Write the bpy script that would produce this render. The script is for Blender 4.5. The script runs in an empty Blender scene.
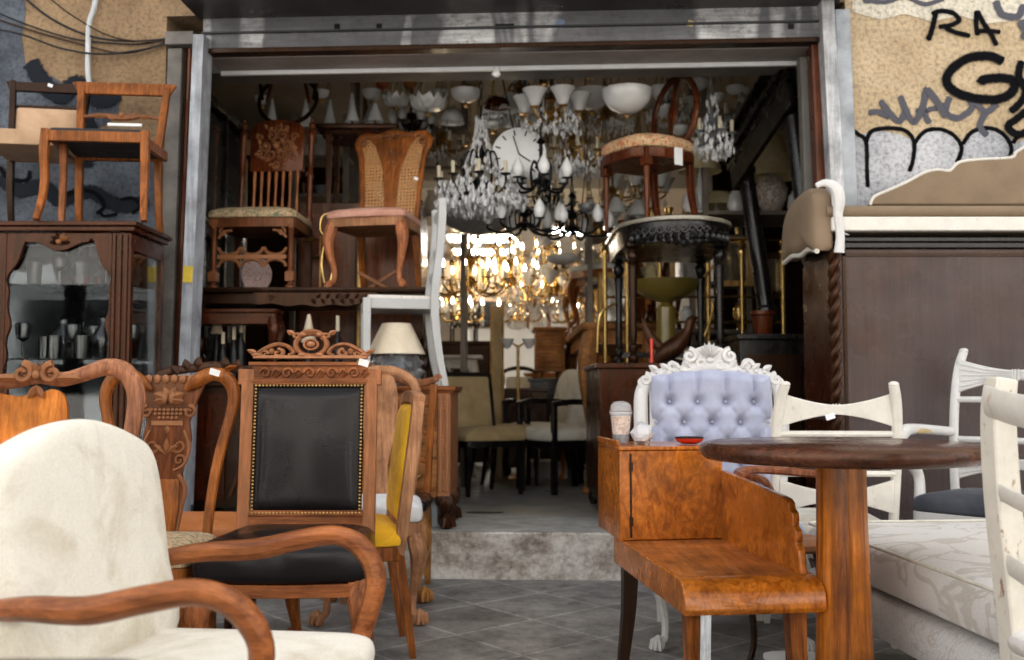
import bpy, bmesh, math, random
from mathutils import Vector, Matrix
random.seed(11)
V = Vector; R = math.radians; PI = math.pi
sc = bpy.context.scene
COL = sc.collection
# ------------------------------------------------------------------ camera
CAMZ = 0.96; FPX = 1000.0; PITCH = math.atan(60 / 1000.0)
cam = bpy.data.cameras.new('camera'); co = bpy.data.objects.new('camera', cam); COL.objects.link(co)
co.location = (0, 0, CAMZ); co.rotation_euler = (PI / 2 + PITCH, 0, 0)
cam.sensor_width = 36; cam.lens = 36 * FPX / 1024.0; cam.clip_end = 500; cam.clip_start = 0.05
cam.dof.use_dof = True; cam.dof.focus_distance = 2.95; cam.dof.aperture_fstop = 3.4
sc.camera = co
_f = V((0, math.cos(PITCH), math.sin(PITCH))); _u = V((0, -math.sin(PITCH), math.cos(PITCH)))
def P(px, py, Y):
    """world point seen at photo position px,py at distance Y along the street-to-shop axis"""
    d = _f * FPX + V((1, 0, 0)) * (px - 512) + _u * (330 - py)
    return V((0, 0, CAMZ)) + d * (Y / d.y)
# ------------------------------------------------------------------ materials
MATS = {}
def newmat(name):
    m = bpy.data.materials.new(name); m.use_nodes = True
    nt = m.node_tree; b = nt.nodes['Principled BSDF']; MATS[name] = m
    return m, nt, b
def N(nt, t, **k):
    n = nt.nodes.new(t)
    for a, v in k.items():
        if a in n.inputs: n.inputs[a].default_value = v
        else: setattr(n, a, v)
    return n
def coords(nt, scale=(1, 1, 1), kind='Object', rot=(0, 0, 0)):
    tc = N(nt, 'ShaderNodeTexCoord'); mp = N(nt, 'ShaderNodeMapping')
    mp.inputs['Scale'].default_value = scale; mp.inputs['Rotation'].default_value = rot
    nt.links.new(tc.outputs[kind], mp.inputs[0]); return mp.outputs[0]
def ramp(nt, fac, stops):
    r = N(nt, 'ShaderNodeValToRGB'); e = r.color_ramp.elements
    while len(e) < len(stops): e.new(0.5)
    for i, (p, c) in enumerate(stops):
        e[i].position = p; e[i].color = (c[0], c[1], c[2], 1) if not isinstance(c, (int, float)) else (c, c, c, 1)
    nt.links.new(fac, r.inputs[0]); return r.outputs[0]
def mixc(nt, fac, a, b, mode='MIX'):
    x = N(nt, 'ShaderNodeMix', data_type='RGBA', blend_type=mode)
    for k, v in ((0, fac), (6, a), (7, b)):
        s = x.inputs[k]
        if isinstance(v, bpy.types.NodeSocket): nt.links.new(v, s)
        elif isinstance(v, (int, float)): s.default_value = v if k == 0 else (v, v, v, 1)
        else: s.default_value = (v[0], v[1], v[2], 1)
    return x.outputs[2]
def bump(nt, b, h, strength=0.3, dist=0.003):
    n = N(nt, 'ShaderNodeBump'); n.inputs['Strength'].default_value = strength; n.inputs['Distance'].default_value = dist
    nt.links.new(h, n.inputs['Height']); nt.links.new(n.outputs[0], b.inputs['Normal'])
def noise(nt, vec, scale=5, detail=4, rough=0.55, dist=0.0):
    n = N(nt, 'ShaderNodeTexNoise', Scale=scale, Detail=detail, Roughness=rough, Distortion=dist)
    nt.links.new(vec, n.inputs['Vector']); return n.outputs[0]
def wood(name, dark, light, rough=0.35, axis='z', coat=0.3, scale=1.0, wear=None, wearamt=0.0, burl=False):
    m, nt, b = newmat(name)
    s = {'z': (44, 44, 2.6), 'x': (2.6, 44, 44), 'y': (44, 2.6, 44)}[axis]
    if burl: s = (7, 7, 4)
    g = noise(nt, coords(nt, tuple(v * scale for v in s)), 1.6 if burl else 1.0, 8, 0.65, 2.5 if burl else 0.7)
    dark = (dark[0], dark[1] * .85, dark[2] * .65) if dark[0] > dark[2] * 1.6 else dark; light = (light[0] * 1.08, light[1] * .92, light[2] * .68) if light[0] > light[2] * 1.9 else light
    c = ramp(nt, g, [(0.34, dark), (0.5, [(d + l) / 2 for d, l in zip(dark, light)]), (0.66, light)])
    big = noise(nt, coords(nt, (1, 1, 1)), 6.5, 5, 0.6)
    c = mixc(nt, 1.0, c, ramp(nt, big, [(0.3, 0.5), (0.65, 1.12)]), 'MULTIPLY')
    fine = noise(nt, coords(nt, tuple(v * scale * 5 for v in s)), 1.0, 4, 0.7)
    c = mixc(nt, 1.0, c, ramp(nt, fine, [(0.35, 0.72), (0.6, 1.08)]), 'MULTIPLY')
    if wear:
        w = noise(nt, coords(nt, (1, 1, 1)), 22, 9, 0.72)
        c = mixc(nt, ramp(nt, w, [(0.62 - wearamt * 0.2, 0.0), (0.70 - wearamt * 0.15, wearamt)]), c, wear)
    nt.links.new(c, b.inputs['Base Color'])
    nt.links.new(ramp(nt, big, [(0.3, min(1, rough + 0.18)), (0.7, max(0.05, rough - 0.06))]), b.inputs['Roughness'])
    b.inputs['Coat Weight'].default_value = coat * .22; b.inputs['Coat Roughness'].default_value = 0.12; b.inputs['Specular IOR Level'].default_value = .32; b.inputs['Specular Tint'].default_value = (1, .62, .42, 1) if light[0] > light[2] * 1.6 else (1, 1, 1, 1)
    bump(nt, b, fine, 0.25, 0.0015)
    return m
def fabric(name, a, c2, scale=4, rough=0.9, weave=420, wstr=0.25, sheen=0.05, fine=None, lo=.35, hi=.68):
    m, nt, b = newmat(name)
    g = noise(nt, coords(nt), scale, 8, 0.62, 0.6)
    c = ramp(nt, g, [(lo, a), (hi, c2)])
    f = noise(nt, coords(nt), weave, 2, 0.5)
    c = mixc(nt, 1.0, c, ramp(nt, f, [(0.3, 0.9), (0.7, 1.04)]), 'MULTIPLY')
    nt.links.new(c, b.inputs['Base Color']); b.inputs['Roughness'].default_value = rough; b.inputs['Specular IOR Level'].default_value = .2
    b.inputs['Sheen Weight'].default_value = sheen
    bump(nt, b, f, wstr, 0.0015)
    return m
def plain(name, c, rough=0.5, metal=0.0, var=0.25, nscale=12, coat=0, bmp=0.1, spec=None):
    m, nt, b = newmat(name)
    g = noise(nt, coords(nt), nscale, 7, 0.65)
    col = mixc(nt, 1.0, c, ramp(nt, g, [(0.3, 1 - var), (0.7, 1 + var * 0.3)]), 'MULTIPLY')
    nt.links.new(col, b.inputs['Base Color']); b.inputs['Metallic'].default_value = metal
    nt.links.new(ramp(nt, g, [(0.3, min(1, rough * 1.35)), (0.7, rough * 0.8)]), b.inputs['Roughness'])
    b.inputs['Coat Weight'].default_value = coat
    if bmp: bump(nt, b, g, bmp, 0.003)
    return m
def glassy(name, c, trans=0.8, rough=0.05, alpha=1.0, ior=1.45):
    m, nt, b = newmat(name)
    b.inputs['Base Color'].default_value = (*c, 1); b.inputs['Transmission Weight'].default_value = trans
    b.inputs['Roughness'].default_value = rough; b.inputs['Alpha'].default_value = alpha; b.inputs['IOR'].default_value = ior
    return m
def emis(name, c, s):
    m, nt, b = newmat(name)
    b.inputs['Base Color'].default_value = (*c, 1); b.inputs['Emission Color'].default_value = (*c, 1); b.inputs['Emission Strength'].default_value = s
    return m
W_MAHOG = wood('mahogany', (.008, .0022, .0012), (.060, .0135, .005), .24, coat=.4)
W_MAHOGX = wood('mahogany_x', (.008, .0022, .0012), (.060, .0135, .005), .24, axis='x', coat=.4)
W_DARK = wood('dark_wood', (.004, .0022, .0016), (.022, .009, .005), .30, coat=.6)
W_CARVED = wood('carved_walnut', (.026, .008, .004), (.17, .055, .022), .38, coat=.25)
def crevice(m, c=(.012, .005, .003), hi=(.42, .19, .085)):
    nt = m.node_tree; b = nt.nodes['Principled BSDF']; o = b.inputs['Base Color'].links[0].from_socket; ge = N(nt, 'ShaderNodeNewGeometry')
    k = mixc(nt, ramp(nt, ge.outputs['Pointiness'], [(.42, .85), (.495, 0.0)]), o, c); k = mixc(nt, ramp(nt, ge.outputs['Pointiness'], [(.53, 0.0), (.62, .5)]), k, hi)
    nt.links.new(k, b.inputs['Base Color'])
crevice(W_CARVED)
W_CARVD = wood('carved_dark', (.010, .0045, .003), (.055, .022, .012), .35, coat=.3)
W_OAK = wood('oak_brown', (.085, .028, .012), (.33, .125, .055), .42, coat=.15)
W_OAKX = wood('oak_brown_x', (.085, .028, .012), (.33, .125, .055), .42, axis='x', coat=.15)
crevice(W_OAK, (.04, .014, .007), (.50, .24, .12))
W_HONEY = wood('honey_veneer', (.44, .14, .022), (.68, .27, .055), .42, coat=.2, scale=.6)
W_ARM = wood('arm_wood', (.15, .048, .02), (.40, .155, .062), .36, axis='y', coat=.3)
W_TEAK = wood('teak_chair', (.10, .03, .008), (.36, .13, .034), .33, coat=.35)
W_PINK = wood('pale_pinkish_wood', (.26, .135, .085), (.48, .28, .19), .5, coat=.1)
W_BURL = wood('burl_walnut', (.25, .068, .007), (.53, .19, .028), .22, coat=2.2, burl=True, scale=1.7)
W_BENCHTOP = wood('bench_top', (.24, .078, .020), (.50, .20, .065), .34, axis='y', coat=.3, wear=(.6, .42, .3), wearamt=.3)
W_POST = wood('table_post', (.09, .020, .003), (.54, .19, .026), .28, coat=1.8, scale=.6)
W_TTOP = wood('table_top', (.030, .011, .008), (.11, .045, .032), .18, axis='x', coat=.6, wear=(.3, .2, .16), wearamt=.15)
W_BLACK = wood('ebonised', (.003, .003, .003), (.014, .011, .010), .22, coat=.6)
W_DRAWER = wood('drawer_front', (.18, .075, .03), (.42, .21, .095), .4, axis='x', coat=.2)
W_PALE = wood('pale_cabinet', (.25, .11, .045), (.50, .27, .12), .45, axis='x', coat=.1)
W_WARD = wood('wardrobe_panel', (.012, .005, .004), (.050, .021, .016), .42, coat=.2, scale=.35)
_nt = W_WARD.node_tree; _b = _nt.nodes['Principled BSDF']; _old = _b.inputs['Base Color'].links[0].from_socket
_g = noise(_nt, coords(_nt, (1, 1, .8)), 1.1, 9, .62, .8); _nt.links.new(mixc(_nt, ramp(_nt, _g, [(.36, .30), (.60, .9)]), _old, (.056, .048, .052)), _b.inputs['Base Color'])
_g2 = noise(_nt, coords(_nt, (40, 1, 1.2)), 1.5, 6, .75); _k = _b.inputs['Base Color'].links[0].from_socket; _nt.links.new(mixc(_nt, 1.0, _k, ramp(_nt, _g2, [(.3, .72), (.62, 1.12)]), 'MULTIPLY'), _b.inputs['Base Color'])
W_GOLDLEG = wood('gilt_wood', (.14, .06, .02), (.45, .24, .085), .3, coat=.4)
W_REDWOOD = wood('red_wood', (.025, .006, .003), (.15, .04, .016), .26, coat=.5)
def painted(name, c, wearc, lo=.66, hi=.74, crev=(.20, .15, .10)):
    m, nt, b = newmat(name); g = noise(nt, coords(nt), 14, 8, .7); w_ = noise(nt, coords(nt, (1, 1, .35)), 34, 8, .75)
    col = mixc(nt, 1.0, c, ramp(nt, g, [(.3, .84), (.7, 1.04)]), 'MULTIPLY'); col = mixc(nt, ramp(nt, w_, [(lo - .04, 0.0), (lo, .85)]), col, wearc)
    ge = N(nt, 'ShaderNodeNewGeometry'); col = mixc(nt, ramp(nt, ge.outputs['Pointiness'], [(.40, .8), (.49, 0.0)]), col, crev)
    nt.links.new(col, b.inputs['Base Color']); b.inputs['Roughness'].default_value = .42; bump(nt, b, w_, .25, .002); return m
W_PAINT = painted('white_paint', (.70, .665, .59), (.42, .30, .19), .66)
W_PAINTG = wood('grey_white_paint', (.42, .44, .46), (.62, .64, .65), .5, coat=.05, wear=(.3, .2, .14), wearamt=.35)
W_BLUEW = plain('pale_grey_paint', (.44, .44, .43), .42, var=.12, nscale=5)
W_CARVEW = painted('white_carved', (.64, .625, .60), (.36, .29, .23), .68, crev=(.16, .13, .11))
W_WARD.node_tree.links.new(ramp(W_WARD.node_tree, noise(W_WARD.node_tree, coords(W_WARD.node_tree), 2.2, 8, .7), [(.38, .12), (.62, .5)]), W_WARD.node_tree.nodes['Principled BSDF'].inputs['Coat Roughness']); W_WARD.node_tree.nodes['Principled BSDF'].inputs['Coat Weight'].default_value = .35
F_CREAM = fabric('cream_velvet', (.46, .40, .29), (.70, .665, .575), 5, weave=260, lo=.28, hi=.52)
_nt = F_CREAM.node_tree; _b = _nt.nodes['Principled BSDF']; _o = _nt.nodes['Bump'] if 'Bump' in _nt.nodes else None
_b2 = N(_nt, 'ShaderNodeBump'); _b2.inputs['Strength'].default_value = .55; _b2.inputs['Distance'].default_value = .012
_nt.links.new(noise(_nt, coords(_nt, (1, 1, .6)), 9, 3, .5, 1.2), _b2.inputs['Height']); _nt.links.new(_b2.outputs[0], _o.inputs['Normal'])
L_BLACK, _nt, _b = newmat('black_leather')
_v = N(_nt, 'ShaderNodeTexVoronoi', Scale=220.0); _nt.links.new(coords(_nt), _v.inputs['Vector'])
_g = noise(_nt, coords(_nt), 6, 5); _nt.links.new(ramp(_nt, _g, [(.3, (.003, .0022, .0022)), (.7, (.008, .006, .0065))]), _b.inputs['Base Color'])
_b.inputs['Specular IOR Level'].default_value = .16; _b.inputs['Coat Weight'].default_value = .12; _b.inputs['Coat Roughness'].default_value = .12; _nt.links.new(ramp(_nt, _g, [(.3, .36), (.7, .24)]), _b.inputs['Roughness']); bump(_nt, _b, _v.outputs[0], .25, .0012)
L_ORANGE = fabric('orange_leather', (.50, .16, .045), (.66, .25, .085), 5, .45, 300, .1, 0)
F_YELLOW = fabric('yellow_velvet', (.60, .29, .008), (.84, .47, .02), 9, .75, 300, .2, .08)
F_WHITE = fabric('white_fabric', (.62, .62, .60), (.80, .80, .78), 8, .85)
F_BLUE = fabric('lilac_blue_velvet', (.34, .36, .47), (.44, .46, .565), 6, .85, 350, .2, .08)
F_TAN = fabric('tan_fabric', (.32, .225, .11), (.48, .36, .19), 6, .9)
F_TAUPE, _nt, _b = newmat('taupe_weave')
_c = N(_nt, 'ShaderNodeTexChecker', Scale=170.0); _nt.links.new(coords(_nt), _c.inputs['Vector'])
_g = noise(_nt, coords(_nt), 5, 6)
_k = mixc(_nt, 1.0, mixc(_nt, _c.outputs[1], (.17, .115, .068), (.28, .20, .125)), ramp(_nt, _g, [(.3, .8), (.7, 1.1)]), 'MULTIPLY')
_nt.links.new(_k, _b.inputs['Base Color']); _b.inputs['Roughness'].default_value = .85; bump(_nt, _b, _c.outputs[1], .3, .002)
F_LTAN = fabric('light_tan', (.38, .24, .14), (.52, .35, .22), 6, .8)
F_PINK = fabric('dusty_pink', (.50, .24, .17), (.68, .38, .29), 9, .8, 160, .3)
F_DGREY = fabric('dark_grey_velvet', (.030, .034, .042), (.075, .08, .095), 5, .85, 300, .2, .08)
def pattern(name, base, motif, scale, ramp_lo, ramp_hi, motif2=None, rough=.85, distort=3.0, kind='noise'):
    m, nt, b = newmat(name)
    g = noise(nt, coords(nt), scale, 2, .45, distort)
    band = ramp(nt, g, [(ramp_lo, 0.0), (ramp_lo + .015, 1.0), (ramp_hi - .015, 1.0), (ramp_hi, 0.0)])
    c = mixc(nt, band, base, motif)
    if motif2:
        g2 = noise(nt, coords(nt), scale * 1.7, 2, .5, 2)
        c = mixc(nt, ramp(nt, g2, [(.56, 0.0), (.60, 1.0)]), c, motif2)
    f = noise(nt, coords(nt), 300, 2); c = mixc(nt, 1.0, c, ramp(nt, f, [(.3, .82), (.7, 1.08)]), 'MULTIPLY')
    nt.links.new(c, b.inputs['Base Color']); b.inputs['Roughness'].default_value = rough; bump(nt, b, f, .2, .002)
    return m
F_DAMASK = pattern('damask', (.72, .70, .66), (.585, .55, .49), 4.6, .455, .53, rough=.55, distort=1.1)
F_FLORAL = pattern('floral_tapestry', (.62, .40, .22), (.07, .08, .03), 15, .455, .51, (.50, .14, .05))
F_TAPES = pattern('gold_tapestry', (.50, .36, .21), (.22, .12, .05), 17, .46, .53, (.14, .17, .10))
F_ZEBRA, _nt, _b = newmat('striped_cloth')
_w = N(_nt, 'ShaderNodeTexWave', Scale=9.0, Distortion=6.0); _nt.links.new(coords(_nt, (1, 1.5, 1)), _w.inputs['Vector'])
_nt.links.new(ramp(_nt, _w.outputs[1], [(.72, (.72, .71, .68)), (.80, (.03, .03, .03))]), _b.inputs['Base Color']); _b.inputs['Roughness'].default_value = .9
M_CANE, _nt, _b = newmat('cane_weave')
_cx = coords(_nt, (1, 1, 1)); _sx = N(_nt, 'ShaderNodeSeparateXYZ'); _nt.links.new(_cx, _sx.inputs[0])
def _grid(sock, f):
    a = N(_nt, 'ShaderNodeMath', operation='MULTIPLY'); _nt.links.new(sock, a.inputs[0]); a.inputs[1].default_value = f
    s = N(_nt, 'ShaderNodeMath', operation='SINE'); _nt.links.new(a.outputs[0], s.inputs[0]); return s.outputs[0]
_mx = N(_nt, 'ShaderNodeMath', operation='MINIMUM'); _nt.links.new(_grid(_sx.outputs[0], 300), _mx.inputs[0]); _nt.links.new(_grid(_sx.outputs[2], 300), _mx.inputs[1])
_nt.links.new(ramp(_nt, _mx.outputs[0], [(.08, 1.0), (.18, 0.0)]), _b.inputs['Alpha'])
_b.inputs['Base Color'].default_value = (.46, .22, .07, 1); _b.inputs['Roughness'].default_value = .5
BRASS = plain('brass', (.86, .58, .20), .22, 1.0, .3, 30)
BRASSD = plain('dull_brass', (.50, .31, .11), .38, 1.0, .5, 30)
IRON = plain('black_iron', (.010, .010, .011), .38, .6, .3, 30)
STEEL = plain('grey_steel', (.30, .32, .34), .45, .5, .4, 6)
ZINCW = wood('white_scuffed_steel', (.50, .51, .53), (.74, .74, .75), .5, coat=0, scale=.5, wear=(.25, .22, .2), wearamt=.4)
ZINC = wood('scuffed_steel', (.30, .32, .35), (.52, .55, .60), .5, coat=0, scale=.5, wear=(.30, .20, .13), wearamt=.35)
LINTEL = wood('lintel_paint', (.36, .37, .40), (.72, .72, .73), .5, axis='x', coat=0, scale=.4, wear=(.10, .07, .05), wearamt=.5)
_nt = LINTEL.node_tree; _b = _nt.nodes['Principled BSDF']; _k = _b.inputs['Base Color'].links[0].from_socket
_g = noise(_nt, coords(_nt, (2.2, 1, .5)), 1.3, 3, .5, .5); _ff = noise(_nt, coords(_nt, (1, 1, 1)), 30, 8, .8)
_k = mixc(_nt, ramp(_nt, _g, [(.50, .85), (.54, 0.0)]), _k, (.085, .088, .098)); _nt.links.new(mixc(_nt, ramp(_nt, _ff, [(.58, 0.0), (.64, .7)]), _k, (.12, .07, .04)), _b.inputs['Base Color'])
GREYP = plain('grey_panel', (.12, .112, .098), .6, 0, .25, 4)
DGREY = plain('dark_grey_metal', (.055, .058, .062), .42, .3, .3, 4)
WHITEP = plain('white_plastic', (.75, .76, .78), .35, 0, .1, 8)
TAG = plain('paper', (.82, .82, .80), .8, 0, .08, 8)
FROST = glassy('frosted_glass', (.86, .87, .88), .35, .35)
OPAL = plain('opal_glass', (.78, .79, .79), .16, 0, .22, 4, coat=.5, bmp=0)
CRYST = glassy('crystal', (.93, .94, .96), .30, .03, ior=1.7)
GLASS = glassy('pane_glass', (.92, .95, .95), 1.0, .0, ior=1.28)
PLAST = glassy('clear_plastic', (.95, .96, .97), 0, .06, .13)
SHADE = fabric('cream_shade', (.60, .50, .36), (.76, .67, .52), 5, .8, 200, .1)
YSHADE = fabric('yellow_shade', (.55, .46, .24), (.74, .66, .42), 9, .8, 90, .5)
OLIVE = plain('ochre_ceramic', (.17, .125, .025), .3, 0, .2, 5, coat=.5)
RED = plain('red_lacquer', (.62, .025, .012), .2, 0, .15, 8, coat=.6, bmp=0)
DARKF = plain('under_fabric', (.02, .02, .022), .95, 0, .2, 20)
CANDLE = plain('candle_wax', (.62, .55, .40), .6, 0, .2, 8)
# ------------------------------------------------------------------ geometry helpers
def crv(pts, k=6, closed=False):
    """Catmull-Rom through pts (any dimension)"""
    n = len(pts); out = []
    rng = range(n if closed else n - 1)
    for i in rng:
        g = (lambda j: pts[j % n]) if closed else (lambda j: pts[max(0, min(n - 1, j))])
        a, b, c, d = g(i - 1), g(i), g(i + 1), g(i + 2)
        for s in range(k):
            t = s / k
            out.append(tuple(.5 * ((2 * q) + (-p + r) * t + (2 * p - 5 * q + 4 * r - w) * t * t + (-p + 3 * q - 3 * r + w) * t ** 3) for p, q, r, w in zip(a, b, c, d)))
    if not closed: out.append(tuple(pts[-1]))
    return out
class MB:
    def __init__(s, M=None): s.v = []; s.f = []; s.M = M or Matrix.Identity(4)
    def add(s, vs, fs):
        o = len(s.v); s.v += [s.M @ V(v[:3]) for v in vs]; s.f += [tuple(i + o for i in f) for f in fs]
    def box(s, cx, cy, cz, sx, sy, sz, rz=0, rx=0, ry=0):
        m = Matrix.Translation((cx, cy, cz)) @ Matrix.Rotation(rz, 4, 'Z') @ Matrix.Rotation(ry, 4, 'Y') @ Matrix.Rotation(rx, 4, 'X')
        vs = [m @ V((x * sx / 2, y * sy / 2, z * sz / 2)) for x in (-1, 1) for y in (-1, 1) for z in (-1, 1)]
        s.add(vs, [(0, 1, 3, 2), (4, 6, 7, 5), (0, 4, 5, 1), (2, 3, 7, 6), (0, 2, 6, 4), (1, 5, 7, 3)]); return s
    def bb(s, x0, x1, y0, y1, z0, z1): return s.box((x0 + x1) / 2, (y0 + y1) / 2, (z0 + z1) / 2, abs(x1 - x0), abs(y1 - y0), abs(z1 - z0))
    def lathe(s, prof, c=(0, 0, 0), n=16, M=None, sy=1.0, cap=True):
        m = Matrix.Translation(c) @ (M or Matrix.Identity(4)); vs = []; fs = []
        for r, z in prof:
            for i in range(n):
                a = 2 * PI * i / n; vs.append(m @ V((r * math.cos(a), r * sy * math.sin(a), z)))
        for j in range(len(prof) - 1):
            for i in range(n):
                a, b2 = j * n + i, j * n + (i + 1) % n; fs.append((a, b2, b2 + n, a + n))
        if cap:
            if prof[0][0] > 1e-4: fs.append(tuple(range(n - 1, -1, -1)))
            if prof[-1][0] > 1e-4: fs.append(tuple((len(prof) - 1) * n + i for i in range(n)))
        s.add(vs, fs); return s
    def tube(s, pts, r=.01, n=8, flat=1.0, up=(0, 1, 0), closed=False, sq=False):
        P_ = [V(p[:3]) for p in pts]; rr = [p[3] if len(p) > 3 else (r[i] if isinstance(r, (list, tuple)) else r) for i, p in enumerate(pts)]
        if sq: n = 4
        vs = []; L = len(P_); u = V(up)
        for i in range(L):
            a = P_[(i - 1) % L] if (closed or i > 0) else P_[i]; b = P_[(i + 1) % L] if (closed or i < L - 1) else P_[i]
            t = (b - a).normalized() if (b - a).length > 1e-9 else V((0, 0, 1))
            u2 = u - t * u.dot(t)
            if u2.length < .05:
                alt = V((1, 0, 0)) if abs(t.x) < .8 else V((0, 0, 1)); u2 = alt - t * alt.dot(t)
            u2.normalize(); u = u2 if u2.length else u; side = t.cross(u2)
            for k in range(n):
                ang = 2 * PI * k / n + (PI / 4 if sq else 0); q = math.sqrt(2) if sq else 1
                vs.append(P_[i] + side * (math.cos(ang) * rr[i] * q) + u2 * (math.sin(ang) * rr[i] * flat * q))
        fs = []
        for i in range(L if closed else L - 1):
            j = (i + 1) % L
            for k in range(n):
                k2 = (k + 1) % n; fs.append((i * n + k, i * n + k2, j * n + k2, j * n + k))
        if not closed: fs += [tuple(range(n - 1, -1, -1)), tuple((L - 1) * n + k for k in range(n))]
        s.add(vs, fs); return s
    def ball(s, x, y, z, rx, ry=None, rz=None, n=10, m=6):
        ry = rx if ry is None else ry; rz = rx if rz is None else rz
        return s.lathe([(math.sin(PI * j / m) * rx if 0 < j < m else 0, -math.cos(PI * j / m) * rz) for j in range(m + 1)], (x, y, z), n, sy=ry / rx)
    def prism(s, out, t, z=0):
        n = len(out); vs = [(x, y, z - t / 2) for x, y in out] + [(x, y, z + t / 2) for x, y in out]
        s.add(vs, [tuple(range(n - 1, -1, -1)), tuple(range(n, 2 * n))] + [(i, (i + 1) % n, (i + 1) % n + n, i + n) for i in range(n)]); return s
    def rings(s, out, prof):
        """out: 2D outline; prof: (scale, z) rings; ends capped"""
        cx = sum(p[0] for p in out) / len(out); cy = sum(p[1] for p in out) / len(out); n = len(out); vs = []; fs = []
        for k, z in prof: vs += [(cx + (x - cx) * k, cy + (y - cy) * k, z) for x, y in out]
        for j in range(len(prof) - 1):
            for i in range(n): fs.append((j * n + i, j * n + (i + 1) % n, (j + 1) * n + (i + 1) % n, (j + 1) * n + i))
        fs += [tuple(range(n - 1, -1, -1)), tuple((len(prof) - 1) * n + i for i in range(n))]
        s.add(vs, fs); return s
    def cushion(s, out, z, h, puff=.02, under=True):
        return s.rings(out, [(.96, z), (1.0, z + .12 * h), (1.015, z + .45 * h), (1.0, z + .8 * h), (.96, z + .95 * h), (.88, z + h + puff * .25), (.7, z + h + puff * .65), (.4, z + h + puff * .93), (.12, z + h + puff)])
    def pad(s, w, h, cx, cy, z, puff, edge, dome=.012, nx=26, ny=30):
        vs = []
        for j in range(ny + 1):
            for i in range(nx + 1):
                u, v = i / nx, j / ny; x, y = (u - .5) * w, (v - .5) * h; dx = min(1, (w / 2 - abs(x)) / edge); dy = min(1, (h / 2 - abs(y)) / edge)
                vs.append((cx + x, cy + y, z + puff * math.sin(dx * PI / 2) ** .5 * math.sin(dy * PI / 2) ** .5 + dome * math.sin(PI * u) * math.sin(PI * v)))
        s.add(vs, [(j * (nx + 1) + i, j * (nx + 1) + i + 1, (j + 1) * (nx + 1) + i + 1, (j + 1) * (nx + 1) + i) for j in range(ny) for i in range(nx)])
        s.box(cx, cy, z - .006, w, h, .0119); return s
    def scroll(s, x, y, r, turns=1.3, a0=0, d=1, th=.008, z=0, tail=None):
        pts = []; k = int(14 * turns) + 2
        for i in range(k):
            t = i / (k - 1); a = a0 + d * t * turns * 2 * PI; q = r * (1 - .82 * t)
            pts.append((x + q * math.cos(a), y + q * math.sin(a), z + th * .35 * t, th * (1 - .45 * t)))
        if tail: pts = [(*tail, z, th * .5)] + pts
        return s.tube(pts, n=6, up=(0, 0, 1))
    def leaf(s, x, y, L, a, w=.35, h=.3, z=0):
        c_, s_ = math.cos(a), math.sin(a); vs = []
        for t, q in ((0, .15), (.25, .8), (.5, 1), (.75, .7), (1, .05)):
            for side in (-1, 0, 1):
                u, v = t * L, side * q * w * L / 2
                vs.append((x + u * c_ - v * s_, y + u * s_ + v * c_, z + (h * L * q * .8 if side == 0 else 0)))
        fs = [(3 * i + j, 3 * i + j + 1, 3 * i + j + 4, 3 * i + j + 3) for i in range(4) for j in range(2)]
        fs.append((0, 3, 6, 9, 12, 13, 14, 11, 8, 5, 2, 1)); s.add(vs, fs); return s
    def build(s, name, mat, parent=None, bevel=0, smooth=38, sub=0):
        me = bpy.data.meshes.new(name); me.from_pydata([tuple(v) for v in s.v], [], s.f); me.update()
        bm = bmesh.new(); bm.from_mesh(me); bmesh.ops.recalc_face_normals(bm, faces=bm.faces); bm.to_mesh(me); bm.free()
        me.polygons.foreach_set('use_smooth', [True] * len(me.polygons)); me.set_sharp_from_angle(angle=R(smooth))
        me.materials.append(mat); o = bpy.data.objects.new(name, me); COL.objects.link(o)
        if parent: o.parent = parent
        if bevel:
            b = o.modifiers.new('bevel', 'BEVEL'); b.width = bevel; b.segments = 2; b.limit_method = 'ANGLE'; b.angle_limit = R(40)
        if sub:
            q = o.modifiers.new('sub', 'SUBSURF'); q.levels = sub; q.render_levels = sub
        return o
def tagit(o, label=None, cat=None, group=None, kind=None):
    if label: o['label'] = label
    if cat: o['category'] = cat
    if group: o['group'] = group
    if kind: o['kind'] = kind
    return o
def thing(name, label, cat, loc=(0, 0, 0), rz=0, group=None, rot=None):
    o = bpy.data.objects.new(name, None); COL.objects.link(o); o.empty_display_size = .1
    o.location = loc; o.rotation_euler = rot or (0, 0, rz); return tagit(o, label, cat, group)
def copytree(o, parent=None):
    kids = [c for c in bpy.data.objects if c.parent == o]
    c = o.copy(); COL.objects.link(c)
    if parent: c.parent = parent
    for k in kids: copytree(k, c)
    return c
def dup(o, loc, rz=0, label=None, group=None, scale=None, rot=None):
    c = copytree(o); c.location = loc; c.rotation_euler = rot or (0, 0, rz)
    if label: c['label'] = label
    if group: c['group'] = group
    if scale: c.scale = (scale,) * 3 if isinstance(scale, (int, float)) else scale
    return c
def back_M(z, y, tilt):      # plane of a chair back: u right, v up, n to the front
    c, s = math.cos(tilt), math.sin(tilt)
    return Matrix(((1, 0, 0, 0), (0, s, -c, y), (0, c, s, z), (0, 0, 0, 1)))
def rrect(w, d, r, n=4, cx=0, cy=0):
    o = []
    for sx, sy, a in ((1, 1, 0), (-1, 1, PI / 2), (-1, -1, PI), (1, -1, 3 * PI / 2)):
        for i in range(n + 1):
            t = a + PI / 2 * i / n; o.append((cx + sx * (w / 2 - r) + r * math.cos(t), cy + sy * (d / 2 - r) + r * math.sin(t)))
    return o
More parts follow.
